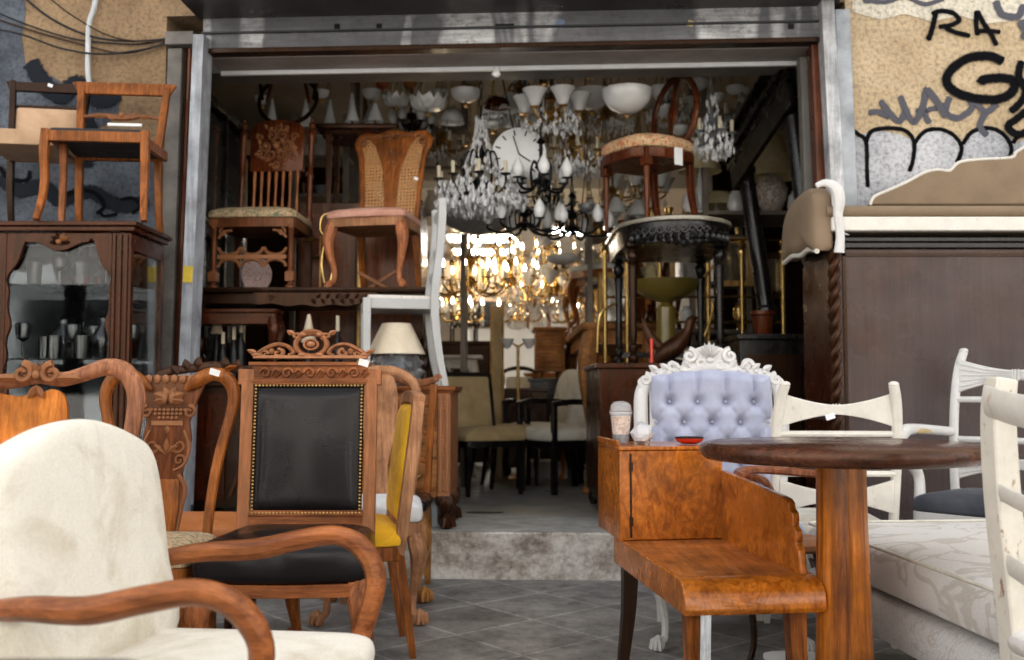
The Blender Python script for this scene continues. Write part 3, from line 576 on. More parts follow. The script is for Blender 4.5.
# --- black leather carved chair
def ornate_d():
    t = thing('carved_chair', 'tall oak chair with studded black leather back and pierced carved crest', 'chair', (-.705, 3.28, 0), R(1))
    o = trap(.55, .47, .46, .03, .05, 4); m = MB(); m.cushion(o, .372, .118, .028); m.build('seat', L_BLACK, t, sub=1)
    seat_rail(t, .535, .46, .45, .335, .375, W_OAKX)
    BM = back_M(.352, .185, R(5))
    for sx in (-1, 1):
        m = MB(); m.tube([(sx * .212, .20, .0, .021), (sx * .212, .21, .2, .019), (sx * .212, .2, .42, .020)], sq=True, up=(1, 0, 0)); m.build('leg', W_OAK, t, .002)
        m = MB(BM); m.box(sx * .215, .325, 0, .042, .65, .036); m.box(sx * .222, .655, 0, .055, .055, .034); m.build('stile', W_OAK, t, .003)
        m = MB(); leg(m, 'claw', sx * .235, -.19, .38, sx * .5, -.85, 1.3); m.box(sx * .235, -.19, .35, .06, .06, .08); m.ball(sx * .24, -.225, .30, .03, .02, .05); m.build('leg', W_OAK, t, .001)
    m = MB(BM); m.box(0, .165, 0, .40, .05, .03); m.build('lower_rail', W_OAKX, t, .003)
    m = MB(BM); m.box(0, .185, .004, .395, .02, .035); m.build('back_moulding', W_OAKX, t, .003); m = MB(BM); m.box(0, .635, .002, .395, .016, .036); m.build('back_moulding', W_OAKX, t, .003)
    m = MB(BM); m.pad(.378, .445, 0, .405, .008, .018, .05, .012); lt = m.build('back_panel', L_BLACK, t)
    m = MB(BM); k = 30
    for i in range(k + 1):
        x = -.184 + .368 * i / k; m.ball(x, .186, .020, .0052, n=6, m=4); m.ball(x, .624, .020, .0052, n=6, m=4)
    for i in range(1, 36):
        y = .186 + .438 * i / 36
        for sx in (-1, 1): m.ball(sx * .184, y, .020, .0052, n=6, m=4)
    m.build('stud_row', BRASSD, lt)
    # carved frieze rail
    m = MB(BM); m.box(0, .668, .0, .40, .058, .030); m.box(0, .701, .004, .425, .012, .042); m.box(0, .641, .004, .41, .008, .038)
    for i in range(5):
        x = -.155 + i * .0775; d = 1 if i % 2 else -1
        m.scroll(x, .668, .021, 1.2, 0 if d > 0 else PI, d, .008, .017); m.tube(crv([(x + .02, .655, .016, .004), (x + .036, .682, .018, .006), (x + .052, .668, .016, .003)], 4), n=5, up=(0, 0, 1)); m.leaf(x + .03, .652, .035, .6, .5, .3, .015)
    m.build('carved_rail', W_OAKX, t, .001)
    # pierced crest
    m = MB(BM @ Matrix.Translation((0, .712 * .28, 0)) @ Matrix.Diagonal((1, .74, 1.3, 1))); m.tube(crv([(.052 * math.cos(a) * 1.05, .772 + .052 * math.sin(a), 0, .0105) for a in [2 * PI * i / 10 for i in range(10)]], 3, True), n=8, up=(0, 0, 1), closed=True)
    m.tube([(.024 * math.cos(a), .772 + .024 * math.sin(a), .004, .006) for a in [2 * PI * i / 14 for i in range(14)]], n=6, up=(0, 0, 1), closed=True); m.ball(0, .772, .006, .017, .017, .012)
    m.box(0, .712, 0, .40, .014, .024)
    for sx in (-1, 1):
        m.tube(crv([(sx * .20, .715, 0, .008), (sx * .17, .745, 0, .010), (sx * .125, .772, 0, .011), (sx * .085, .765, 0, .010), (sx * .062, .735, 0, .009), (sx * .08, .722, 0, .007)], 5), n=7, up=(0, 0, 1))
        m.scroll(sx * .115, .732, .020, 1.1, PI / 2, sx, .010); m.scroll(sx * .165, .728, .016, 1.1, 0, -sx, .009); m.scroll(sx * .052, .812, .018, 1.2, -PI / 2, -sx, .009); m.ball(sx * .19, .722, .004, .02, .009, .012)
        m.leaf(sx * .06, .82, .035, PI / 2 + sx * -.9, .7, .3); m.leaf(sx * .19, .73, .04, PI / 2 + sx * -1.1, .6, .3); m.leaf(sx * .14, .725, .035, PI / 2, .7, .4); m.ball(sx * .028, .818, .006, .013); m.ball(sx * .03, .722, .006, .016, .012, .01)
    m.tube(crv([(-.05, .80, .0, .009), (-.03, .828, 0, .010), (0, .835, .003, .013), (.03, .828, 0, .010), (.05, .80, 0, .009)], 4), n=7, up=(0, 0, 1))
    m.build('carved_crest', W_OAK, t)
    price_tag(t, .205, .10, 1.052, R(8)); return t
ornate_d()
# --- honey splat settee
t = thing('settee', 'wooden settee with honey veneer panel and curved walnut frame with carved shell crest', 'settee', (-1.465, 2.72, 0), R(4))
BM = back_M(.42, .20, R(6))
m = MB(BM); pts = [(-.30, 0, 0, .018), (-.32, .25, 0, .020), (-.345, .42, 0, .023), (-.335, .53, 0, .025), (-.28, .605, 0, .027), (-.20, .595, .0, .026), (-.10, .57, 0, .024), (.0, .57, 0, .023), (.07, .585, .0, .024), (.14, .575, 0, .022), (.20, .59, .0, .023), (.27, .612, 0, .026), (.325, .595, 0, .028), (.358, .53, 0, .027), (.352, .42, 0, .025), (.325, .25, 0, .021), (.30, 0, 0, .018)]
m.tube(crv(pts, 6), n=10, up=(0, 0, 1), flat=.75); m.build('back_frame', wood('walnut_frame', (.14, .055, .035), (.38, .19, .125), .34, coat=.35), t)
m = MB(BM); cx = .075
for sx in (-1, 1):
    m.scroll(cx + sx * .042, .59, .030, 1.2, PI / 2, sx, .013, .02); m.leaf(cx + sx * .045, .575, .085, (0 if sx > 0 else PI), .35, .35, .018); m.leaf(cx, .555, .045, -PI / 2 + sx * .5, .5, .4, .02)
for a in (-.5, -.2, .2, .5): m.leaf(cx, .575, .052, PI / 2 + a, .35, .5, .015)
m.ball(cx, .585, .025, .014, .016, .014); m.build('carved_crest', W_CARVED, t)
m = MB(BM); out = crv([(-.17, .10), (-.16, .30), (-.175, .44), (-.15, .52), (-.09, .545), (-.02, .53), (.035, .525), (.075, .548), (.085, .535), (.12, .545), (.155, .52), (.165, .44), (.15, .30), (.155, .10)], 4, True); m.prism(out, .016, 0); m.build('splat', W_HONEY, t, .004)
m = MB(BM); m.tube(crv([(-.31, .12, 0, .02), (-.15, .10, .0, .022), (0, .115, .01, .026), (.15, .10, 0, .022), (.31, .12, 0, .02)], 5), n=8, up=(0, 0, 1))
for i in range(5): m.leaf(.03 + i * .02, .115, .045, .5 + i * .25, .5, .4, .02); m.scroll(-.03 - i * .03, .115, .014, 1, i, 1, .006, .02)
m.build('lower_rail', W_CARVED, t)
o = trap(.70, .64, .46, .03); m = MB(); m.cushion(o, .40, .05, .02); m.build('seat', L_ORANGE, t, sub=1); seat_rail(t, .70, .64, .46, .35, .405, W_CARVED); legs4(t, 'cab', 'taper', .68, .60, .46, .36, W_CARVED)
# --- carved splat chair with bird-head arms
def splat_chair(name, label, loc, rz, wd, seatmat, heads=True, dark=False):
    W1 = W_CARVD if dark else W_CARVED; t = thing(name, label, 'chair', loc, rz, None)
    BM = back_M(.43, .20, R(7)); W2 = W_CARVD if dark else W_TEAK
    o = trap(.46, .40, .44, .03, .05); m = MB(); m.cushion(o, .41, .055, .025); m.build('seat', seatmat, t, sub=1); seat_rail(t, .45, .39, .43, .35, .415, W2)
    legs4(t, 'claw', 'taper', .45, .38, .43, .36, W2)
    m = MB(BM); out = [(-.055, .02), (-.062, .10), (-.072, .18), (-.060, .24), (-.072, .30), (-.086, .36), (-.075, .42), (-.092, .47), (-.10, .50), (-.12, .55), (-.12, .585), (.12, .585), (.12, .55), (.10, .50), (.092, .47), (.075, .42), (.086, .36), (.072, .30), (.060, .24), (.072, .18), (.062, .10), (.055, .02)]
    if not dark: m.prism(out, .018); m.build('splat', W1, t, .003)
    m = MB(BM)   # carving: leaves, basket, rosettes
    for i in range(8): m.ball(-.105 + i * .03, .572, .012, .013, .017, .010, 8, 5)
    for a, L in ((.35, .06), (PI - .35, .06), (1.1, .05), (PI - 1.1, .05), (-.15, .055), (PI + .15, .055)): m.leaf(0, .50, L, a, .6, .4, .012)
    m.ball(-.014, .505, .016, .015, .026, .012); m.ball(.014, .505, .016, .015, .026, .012)
    for r_ in range(3):
        for i in range(9 - r_ * 2):
            x = (i - (8 - r_ * 2) / 2) * .015; m.ball(x, .462 - r_ * .014, .011, .0075, .0065, .006, 6, 4)
    m.box(0, .415, .010, .11, .016, .01)
    for sx in (-1, 1):
        m.scroll(sx * .075, .455, .022, 1.2, PI / 2, -sx, .008, .010); m.scroll(sx * .045, .335, .026, 1.1, PI / 2 * (1 - sx) + PI, sx, .007, .011); m.scroll(sx * .05, .285, .020, 1.1, 0, sx, .006, .011)
        m.tube(crv([(sx * .03, .25, .011, .004), (sx * .066, .27, .011, .006), (sx * .082, .33, .011, .006), (sx * .06, .39, .011, .004)], 4), n=5, up=(0, 0, 1))
        m.tube(crv([(sx * .055, .03, .009, .006), (sx * .066, .12, .009, .007), (sx * .074, .19, .009, .009), (sx * .05, .235, .011, .007)], 4), n=6, up=(0, 0, 1))
    for a in (PI / 2, .7, PI - .7): m.leaf(0, .305, .06, a, .35, .35, .010)
    m.leaf(0, .38, .03, PI / 2, .6, .4, .01)
    if not dark: m.build('relief_carving', W1, t)
    if not dark:
        m = MB(BM); m.rings([(-.045, .03), (.045, .03), (.055, .12), (.052, .22), (-.052, .22), (-.055, .12)], [(1, .0), (1, .012), (.92, .014)]); m.build('veneer_panel', W_TEAK, t)
    for sx in (-1, 1):
        m = MB(BM)
        if heads:
            m.tube(crv([(sx * .155, -.02, 0, .018), (sx * .165, .15, 0, .018), (sx * .185, .30, 0, .019), (sx * .218, .44, 0, .020), (sx * .228, .52, .004, .023), (sx * .20, .575, .010, .025), (sx * .155, .588, .018, .024), (sx * .115, .572, .024, .026), (sx * .08, .548, .024, .018), (sx * .06, .53, .022, .008)], 6), n=9, up=(0, 0, 1), flat=.8)
            m.ball(sx * .135, .585, .034, .008, .006, .005, 8, 5); m.leaf(sx * .19, .605, .05, PI / 2 - sx * 1.3, .4, .4, .016)
        else:
            m.tube(crv([(sx * .16, -.02, 0, .016), (sx * .17, .2, 0, .016), (sx * .20, .40, 0, .018), (sx * .215, .52, 0, .018), (sx * .18, .60, 0, .019), (sx * .10, .62, 0, .018), (0, .635, 0, .02)], 6), n=8, up=(0, 0, 1), flat=.7)
            for yy in (.52, .42): m.scroll(sx * .15, yy, .045, 1.4, PI / 2, -sx, .014, .005)
            for i in range(5): m.leaf(sx * (.05 + .035 * i), .62 - .006 * i * i, .05, PI / 2 - sx * .3 * i, .7, .4, .012)
            m.tube(crv([(sx * .09, .1, 0, .008), (sx * .13, .25, 0, .010), (sx * .11, .4, 0, .010)], 4), n=6, up=(0, 0, 1))
        m.build('stile', W2 if heads else W1, t)
    if heads: price_tag(t, .205, .10, 1.02, R(8))
    return t
splat_chair('carved_chair', 'chair with bird-head stiles and a splat carved as a fruit basket', (-1.215, 3.30, 0), 0, .46, F_TAPES)
splat_chair('carved_chair', 'dark scroll-carved chair with orange leather seat behind the fruit-basket chair', (-1.24, 3.86, 0), R(0), .5, L_ORANGE, False, True).scale = (1.12, 1, 1)
# --- yellow velvet chair
t = thing('velvet_chair', 'chair with mustard yellow velvet seat and back, seen from the side', 'chair', (-.625, 3.76, 0), R(-77))
o = trap(.46, .40, .42, .03, .05); m = MB(); m.cushion(o, .395, .07, .03); m.build('seat', F_YELLOW, t, sub=1); seat_rail(t, .45, .39, .41, .35, .40, W_TEAK)
legs4(t, 'cab', 'taper', .44, .37, .42, .37, W_TEAK)
BM = back_M(.42, .19, R(7)); m = MB(BM); m.pad(.335, .43, 0, .275, .012, .022, .05, .012); m.build('back_panel', F_YELLOW, t)
m = MB(BM)
for sx in (-1, 1): m.tube(crv([(sx * .17, -.05, 0, .020), (sx * .182, .1, .0, .021), (sx * .187, .4, 0, .021), (sx * .175, .50, 0, .021)], 4), sq=True, up=(0, 0, 1))
m.build('stile', W_PINK, t, .003); m = MB(BM); m.tube(crv([(-.19, .505, 0, .022), (-.09, .515, 0, .022), (0, .518, 0, .023), (.09, .515, 0, .022), (.19, .505, 0, .022)], 5), sq=True, up=(0, 0, 1))
m.build('top_rail', W_PINK, t, .003); m = MB(BM); m.box(0, .045, 0, .33, .035, .034); m.build('lower_rail', W_PINK, t, .003); m = MB(BM); m.box(0, .27, -.016, .34, .44, .006); m.build('back_board', W_PINK, t, .003)
# --- hoop back chair with white seat
t = thing('hoop_back_chair', 'pale wooden chair with open hoop back, white seat and clawed cabriole legs', 'chair', (-.592, 4.335, 0), R(2))
o = trap(.44, .38, .40, .03, .05); m = MB(); m.cushion(o, .41, .08, .02); m.build('seat', F_WHITE, t, sub=1); seat_rail(t, .435, .375, .39, .36, .415, W_PINK)
legs4(t, 'claw', 'taper', .43, .36, .40, .37, W_PINK, s=1.15)
BM = back_M(.42, .17, R(6)); m = MB(BM); m.tube(crv([(.14, 0, 0, .017), (.155, .15, 0, .017), (.175, .33, 0, .018), (.178, .47, 0, .019), (.15, .575, 0, .02), (.08, .625, 0, .021), (0, .635, 0, .022), (-.08, .625, 0, .021), (-.15, .575, 0, .02), (-.178, .47, 0, .019), (-.175, .33, 0, .018), (-.155, .15, 0, .017), (-.14, 0, 0, .017)], 6), n=9, up=(0, 0, 1), flat=.8); m.build('back_hoop', W_PINK, t)
m = MB(BM); m.prism(crv([(-.05, .0), (-.04, .2), (-.08, .4), (-.06, .6), (.06, .6), (.08, .4), (.04, .2), (.05, 0)], 4, True), .012); m.build('splat', W_PINK, t, .002)
# --- dark seat gilt leg chair
t = thing('ladder_back_chair', 'chair with dark leather seat, gilded clawed legs and shaped ladder back', 'chair', (-.60, 4.79, 0), R(-3))
o = trap(.44, .40, .40, .02, .03); m = MB(); m.cushion(o, .40, .055, .02); m.build('seat', L_BLACK, t, sub=1); seat_rail(t, .44, .39, .40, .35, .405, W_GOLDLEG); legs4(t, 'claw', 'taper', .44, .38, .40, .37, W_GOLDLEG, s=1.25)
BM = back_M(.42, .17, R(5)); m = MB(BM)
for sx in (-1, 1): m.tube(crv([(sx * .175, 0, 0, .016), (sx * .185, .3, 0, .016), (sx * .20, .57, 0, .018)], 4), sq=True, up=(0, 0, 1))
m.build('stile', W_TEAK, t, .002)
for i, y in enumerate((.18, .32, .46)):
    m = MB(BM); m.tube(crv([(-.19, y, 0, .012), (-.1, y + .03, 0, .016), (0, y + .005, 0, .022), (.1, y + .03, 0, .016), (.19, y, 0, .012)], 5), n=8, up=(0, 0, 1), flat=.5); m.build('slat', W_TEAK, t)
m = MB(BM); m.tube(crv([(-.22, .60, 0, .014), (-.12, .575, 0, .022), (0, .60, 0, .022), (.12, .575, 0, .022), (.22, .60, 0, .014)], 5), n=8, up=(0, 0, 1), flat=.6)
for sx in (-1, 1): m.scroll(sx * .215, .60, .018, 1.1, 0, sx, .01)
m.build('top_rail', W_CARVED, t)
# --- telephone bench
t = thing('telephone_bench', 'burl walnut telephone bench with a box at one end, low seat and splayed legs', 'bench', (0, 0, 0))
Zs = .445; fr_ = Matrix.Translation((.375, 3.48, 0)) @ Matrix.Rotation(R(7), 4, 'Z')
def B(): return MB(fr_)
BW = .372; BL = .73
m = B(); m.bb(.0, BW, -BL, .06, Zs - .028, Zs); m.build('seat', W_BENCHTOP, t, .004)
m = B(); prof = [(-BL + .03, Zs + .004), (-BL - .005, Zs + .002), (-BL - .035, Zs - .010), (-BL - .056, Zs - .035), (-BL - .062, Zs - .072), (-BL - .05, Zs - .088), (-BL + .03, Zs - .088)]
n_ = len(prof); m.add([(0 - .012, y, z) for y, z in prof] + [(BW + .012, y, z) for y, z in prof], [tuple(range(n_)), tuple(range(2 * n_ - 1, n_ - 1, -1))] + [(i, (i + 1) % n_, (i + 1) % n_ + n_, i + n_) for i in range(n_)]); m.build('front_roll', W_BURL, t, .004, smooth=50)
m = B(); m.bb(-.012, .0, -BL + .03, .06, Zs - .085, Zs + .004); m.bb(BW, BW + .012, -BL + .03, .06, Zs - .085, Zs + .004); m.build('apron', W_BURL, t, .003)
m = B(); x0, x1, y0, y1, z0, z1_ = -.010, .355, -.03, .33, Zs + .001, .752
m.bb(x0, x1, y0, y1, z0, z1_); bx_ = m.build('box', W_BURL, t, .004)
m = B(); m.bb(x0 + .043, x1 - .003, y0 - .0025, y0 - .0005, z0 + .004, z1_ - .004); m.build('door', W_BURL, bx_, .003)
m = B(); m.bb(x0 + .035, x0 + .041, y0 - .004, y0, z0 + .01, z1_ - .01)
for zz in (z0 + .05, z1_ - .07): m.bb(x0 + .033, x0 + .046, y0 - .006, y0 - .001, zz, zz + .03)
m.build('hinge', W_DARK, bx_)
m = B(); m.bb(x0 - .004, x1 + .004, y0 - .006, y0 + .34, z1_ + .001, z1_ + .014); m.bb(x0 - .006, x0 + .006, y0 + .02, y0 + .34, z1_ + .014, z1_ + .034); m.build('box_top', W_BURL, bx_, .003)
m = B(); pr = [(y * .69 - .009, z) for y, z in ((-.03, Zs - .01), (-.03, .682), (-.20, .676), (-.50, .664), (-.80, .650), (-.86, .646), (-.888, .636), (-.895, .62), (-.925, .61), (-.93, .59), (-.925, .575), (-.955, .562), (-.96, .54), (-.955, .525), (-.985, .51), (-.99, .48), (-1.0, Zs - .01))]
n_ = len(pr); m.add([(BW - .024, y, z) for y, z in pr] + [(BW - .002, y, z) for y, z in pr], [tuple(range(n_)), tuple(range(2 * n_ - 1, n_ - 1, -1))] + [(i, (i + 1) % n_, (i + 1) % n_ + n_, i + n_) for i in range(n_)]); m.build('back_panel', W_BURL, t, .004)
for x, y, dx, dy in ((.03, .0, -.03, .0), (BW - .03, .28, .03, .03), (.04, -BL + .04, -.005, -.055), (BW - .04, -BL + .04, .02, -.05)):
    m = B(); m.tube(crv([(x, y, Zs - .09, .026), (x + dx * .2, y + dy * .2, .2, .022), (x + dx, y + dy, 0, .016)], 4), sq=True, up=(1, 0, 0)); m.build('leg', W_DARK if y >= 0 else W_TEAK, t, .002)
m = B(); m.box(.047, -BL - .042, .20, .028, .005, .32, 0, R(4)); m.build('worn_strip', W_PAINTG, t)
# --- things on the bench box
BT = .767
t = thing('plastic_cup', 'clear domed plastic cup half full of iced coffee on the bench box', 'cup', (.395, 3.64, BT))
m = MB(); m.lathe([(.030, 0), (.030, .002), (.034, .05), (.039, .105), (.041, .107), (.041, .113), (.0385, .113), (.036, .108), (.0315, .05), (.0275, .004), (0, .004)], n=24, cap=False); m.build('cup', PLAST, t)
m = MB(); m.lathe([(.043, .108), (.043, .116), (.039, .119), (.037, .138), (.026, .150), (.012, .153), (.012, .151), (.025, .148), (.035, .136), (.037, .117)], n=24, cap=False); m.build('lid', PLAST, t)
m = MB(); m.lathe([(0, .034), (.0300, .034), (.033, .07), (.0355, .097), (0, .097)], n=24); m.build('coffee', pattern('iced_coffee', (.46, .27, .17), (.66, .50, .38), 22, .42, .60, rough=.5), t)
m = MB(); m.lathe([(0, .0045), (.0275, .0045), (.0298, .033), (0, .033)], n=24); m.build('syrup', IRON, t)
t = thing('crystal_paperweight', 'crumpled clear glass ball beside the plastic cup', 'paperweight', (.468, 3.62, BT + .038))
m = MB(); vs = []
for j in range(9):
    for i in range(12): 
        a = 2 * PI * i / 12; ph = PI * j / 8; q = .040 * (1 + random.uniform(-.12, .12)); vs.append((q * math.sin(ph) * math.cos(a), q * math.sin(ph) * math.sin(a), -q * math.cos(ph) * .95))
m.add(vs, [(j * 12 + i, j * 12 + (i + 1) % 12, (j + 1) * 12 + (i + 1) % 12, (j + 1) * 12 + i) for j in range(8) for i in range(12)]); m.build('ball', glassy('crumpled_glass', (.9, .92, .94), .45, .12), t, smooth=5)
t = thing('ashtray', 'shallow red lacquered ashtray with dark rim on the bench box', 'ashtray', (.635, 3.60, BT))
m = MB(); m.lathe([(.0, .001), (.028, .001), (.046, .010), (.052, .020), (.049, .022), (.040, .014), (.0, .010)], n=28, cap=False); m.build('dish', RED, t)
m = MB(); m.lathe([(.045, .0215), (.052, .0212), (.050, .0255), (.044, .025)], n=28, cap=False); m.build('rim', IRON, t)
# --- round pub table
t = thing('round_table', 'round dark wooden table on a thick orange brown turned post', 'table', (.915, 2.80, .012), 0)
t.scale = (.965, .965, 1)
m = MB(); m.lathe([(0, .754), (.36, .754), (.385, .757), (.398, .768), (.401, .782), (.396, .795), (.385, .801), (0, .802)], n=64); m.build('tabletop', W_TTOP, t)
m = MB(); m.lathe([(.071, .753), (.070, .70), (.072, .55), (.078, .30), (.083, .10), (.083, .04)], n=28); m.build('post', W_POST, t)
m = MB(); m.lathe([(.22, 0), (.22, .02), (.18, .035), (.09, .045), (0, .045)], n=32); m.build('foot_plate', W_DARK, t)
# --- tufted lilac armchair
t = thing('tufted_armchair', 'lilac blue button-tufted armchair in a carved white painted frame', 'armchair', (.82, 3.95, 0), R(-3))
o = trap(.56, .50, .46, .03, .06); m = MB(); m.cushion(o, .40, .07, .03); m.build('seat', F_BLUE, t, sub=1); seat_rail(t, .56, .50, .46, .34, .405, W_CARVEW); legs4(t, 'claw', 'taper', .56, .48, .46, .36, W_CARVEW)
BM = back_M(.352, .19, R(7)); m = MB(BM)
def topc(x): return .668 + .03 * math.cos(x / .27 * PI / 2)
nx, ny = 72, 84; x_ = []; btn = []
for r_, yy in enumerate((.05, .135, .22, .305, .39, .475, .56)):
    for i in range(5):
        xx = -.232 + (.5 if r_ % 2 == 0 else 0) * .116 + i * .116
        if abs(xx) < .25: btn.append((xx, yy))
def dpt(x, y):
    d = 0
    for bx, by in btn:
        q = ((x - bx) ** 2 + (y - by) ** 2); d = max(d, math.exp(-q / .00035) + .45 * math.exp(-q / .0022))
    for bx, by in btn:     # diagonal pleats between buttons, vertical pleats at the top
        for cx2, cy2 in btn:
            if abs(abs(bx - cx2) - .058) < .01 and abs(cy2 - by - .085) < .01:
                t_ = ((x - bx) * (cx2 - bx) + (y - by) * (cy2 - by)) / ((cx2 - bx) ** 2 + (cy2 - by) ** 2)
                if 0 <= t_ <= 1: dx = x - bx - t_ * (cx2 - bx); dy = y - by - t_ * (cy2 - by); d = max(d, .42 * math.exp(-(dx * dx + dy * dy) / .00012))
        if by > .52 and y > by: d = max(d, .5 * math.exp(-((x - bx) ** 2) / .00010))
        if by < .08 and y < by: d = max(d, .5 * math.exp(-((x - bx) ** 2) / .00010))
    return d
vs = []
for j in range(ny + 1):
    for i in range(nx + 1):
        x = -.25 + .50 * i / nx; y = .0 + topc(x) * j / ny; e = min(1, (.25 - abs(x)) / .04, (topc(x) - y) / .04 + .0, 1)
        vs.append((x, y, .012 + .060 * math.sqrt(max(0, e)) - .046 * dpt(x, y)))
m.add(vs, [(j * (nx + 1) + i, j * (nx + 1) + i + 1, (j + 1) * (nx + 1) + i + 1, (j + 1) * (nx + 1) + i) for j in range(ny) for i in range(nx)]); bc_ = m.build('back_cushion', F_BLUE, t, smooth=80)
for bx, by in btn: m = MB(BM); m.ball(bx, by, .026, .008, .008, .005, 8, 4); m.build('button', F_BLUE, bc_)
m = MB(BM); m.prism([(-.255, 0), (.255, 0), (.255, .65), (.1, .69), (-.1, .69), (-.255, .65)], .012, -.002); m.build('back_board', W_CARVEW, t)
m = MB(BM); fp = [(-.235, -.02, 0, .022), (-.262, .12, 0, .026), (-.285, .32, 0, .029), (-.292, .52, 0, .030), (-.28, .62, 0, .028), (-.22, .675, .0, .026), (-.12, .69, 0, .026), (0, .715, 0, .030), (.12, .69, 0, .026), (.22, .675, 0, .026), (.28, .62, 0, .028), (.292, .52, 0, .030), (.285, .32, 0, .029), (.262, .12, 0, .026), (.235, -.02, 0, .022)]
m.tube(crv(fp, 7), n=10, up=(0, 0, 1), flat=.8); m.build('back_frame', W_CARVEW, t)
m = MB(BM)
for sx in (-1, 1):
    for i in range(13):
        y = .06 + i * .046; x = .262 + .03 * math.sin(min(1, y / .55) * PI / 2); m.leaf(sx * (x - .008), y, .040, PI / 2 - sx * .35, .45, .12, .020); m.leaf(sx * (x + .010), y + .02, .034, PI / 2 + sx * .35, .45, .12, .018)
    m.scroll(sx * .272, .655, .024, 1.3, PI / 2, sx, .013, .014); m.scroll(sx * .155, .715, .024, 1.2, 0, sx, .012, .012); m.scroll(sx * .085, .755, .030, 1.3, PI / 2, sx, .013, .012); m.scroll(sx * .04, .72, .022, 1.2, 0, -sx, .010, .016)
    for i in range(4): m.leaf(sx * (.08 + i * .045), .70 - i * .004, .05, PI / 2 - sx * (.7 + .1 * i), .6, .4, .016); m.ball(sx * (.12 + i * .035), .695 - .003 * i, .022, .009, .009, .007, 6, 4)
for a in (-.9, -.6, -.3, 0, .3, .6, .9): m.leaf(0, .745, .075 - .02 * abs(a), PI / 2 + a, .3, .4, .012)
m.prism(crv([(-.12, .70), (-.10, .765), (-.05, .79), (0, .805), (.05, .79), (.10, .765), (.12, .70)], 3, False), .02, .0); m.ball(0, .735, .02, .018, .014, .012); m.build('carved_crest', W_CARVEW, t)
# --- brown bentwood chair between bench and daybed
t = thing('bentwood_armchair', 'brown bentwood chair with hoop arm tucked between the bench and the round table', 'chair', (.925, 3.40, 0), R(30)); t.scale = (.78, .78, 1)
m = MB(); m.lathe([(0, .43), (.17, .43), (.185, .44), (.185, .455), (.17, .462), (0, .462)], n=28); m.build('seat', W_CARVED, t)
m = MB(); m.tube(crv([(.17, -.12, .455, .013), (.20, -.13, .60, .013), (.205, -.08, .665, .014), (.19, .06, .67, .014), (.12, .17, .675, .014), (0, .205, .68, .014), (-.12, .17, .675, .014), (-.19, .06, .67, .014), (-.205, -.08, .665, .014), (-.20, -.13, .60, .013), (-.17, -.12, .455, .013)], 6), n=8, up=(0, 0, 1), flat=1.3); m.build('arm_hoop', wood('bentwood', (.10, .032, .018), (.30, .12, .07), .3, coat=.4), t)
for a in (45, 135, 225, 315):
    m = MB(); c_, s_ = math.cos(R(a)), math.sin(R(a)); m.tube(crv([(.12 * c_, .12 * s_, .43, .018), (.15 * c_, .15 * s_, .25, .016), (.145 * c_, .145 * s_, .1, .014), (.19 * c_, .19 * s_, 0, .012)], 4), n=8); m.build('leg', W_DARK, t)
# --- white cross-back chair
def cross_back(name, label, loc, rz, arms=False, seatmat=F_CREAM, mat=W_PAINT, group=None, w=.43):
    t = thing(name, label, 'armchair' if arms else 'chair', loc, rz, group); BM = back_M(.43, .19, R(6)); hw = w / 2
    o = trap(w + .05, w - .02, .42, .02, .04); m = MB(); m.cushion(o, .41, .06, .025); m.build('seat', seatmat, t, sub=1); seat_rail(t, w + .05, w - .02, .42, .35, .415, mat)
    legs4(t, 'taper', 'taper', w + .04, w - .02, .42, .37, mat, rakeb=.08, s=1.1)
    for sx in (-1, 1):
        m = MB(BM); m.tube(crv([(sx * (hw - .012), -.08, 0, .021), (sx * hw, .12, .006, .020), (sx * (hw + .004), .35, .0, .021), (sx * (hw - .006), .50, -.014, .022), (sx * (hw - .022), .575, -.03, .020)], 5), n=8, up=(0, 0, 1), flat=.8)
        m.ball(sx * (hw - .022), .578, -.03, .021, .012, .016); m.build('stile', mat, t, .002)
    for yc, hh in ((.478, .088), (.145, .088)):
        out = []; k = 14; xs = [-hw + .01 + (w - .02) * i / k for i in range(k + 1)]
        top = [(x, yc + .018 + hh * .58 * abs(x / hw) ** 1.6) for x in xs]; bot = [(x, yc - .018 - hh * .58 * abs(x / hw) ** 1.6) for x in xs]
        m = MB(BM); m.prism(top + bot[::-1], .016, -.004); sp = m.build('x_slat', mat, t, .003)
        m = MB(BM)
        for sx in (-1, 1):
            for a in (-.8, -.4, 0, .4, .8): m.tube([(sx * .015, yc + a * .014, .0045, .003), (sx * hw * .5, yc + a * .028, .005, .0045), (sx * (hw - .022), yc + a * .055, .0045, .003)], n=5, up=(0, 0, 1))
        for q in (-.012, 0, .012): m.box(q, yc, .006, .006, .042, .006)
        m.build('fan_carving', mat, sp)
    m = MB(BM); m.tube([(-hw, .385, 0, .012), (hw, .385, 0, .012)], n=8, up=(0, 0, 1)); m.build('cross_rail', mat, t); m = MB(BM); m.tube([(-hw, .232, 0, .012), (hw, .232, 0, .012)], n=8, up=(0, 0, 1)); m.build('cross_rail', mat, t)
    m = MB(BM); m.box(0, .03, 0, w - .02, .03, .022); m.build('lower_rail', mat, t, .003)
    if arms:
        for sx in (-1, 1):
            m = MB(); m.tube(crv([(sx * hw, .17, .69, .018), (sx * (hw + .03), .02, .70, .019), (sx * (hw + .045), -.12, .705, .021), (sx * (hw + .05), -.19, .695, .026), (sx * (hw + .05), -.205, .66, .02), (sx * (hw + .045), -.15, .60, .026), (sx * (hw + .03), -.10, .53, .022), (sx * (hw + .02), -.12, .44, .024), (sx * (hw + .02), -.12, .38, .022)], 6), n=10, up=(1, 0, 0)); m.build('arm', mat, t)
            m = MB(); m.cushion(rrect(.045, .15, .02, 3, sx * (hw + .037), -.04), .69, .012, .008); m.build('arm_pad', OLIVE if False else F_TAN, t)
    return t
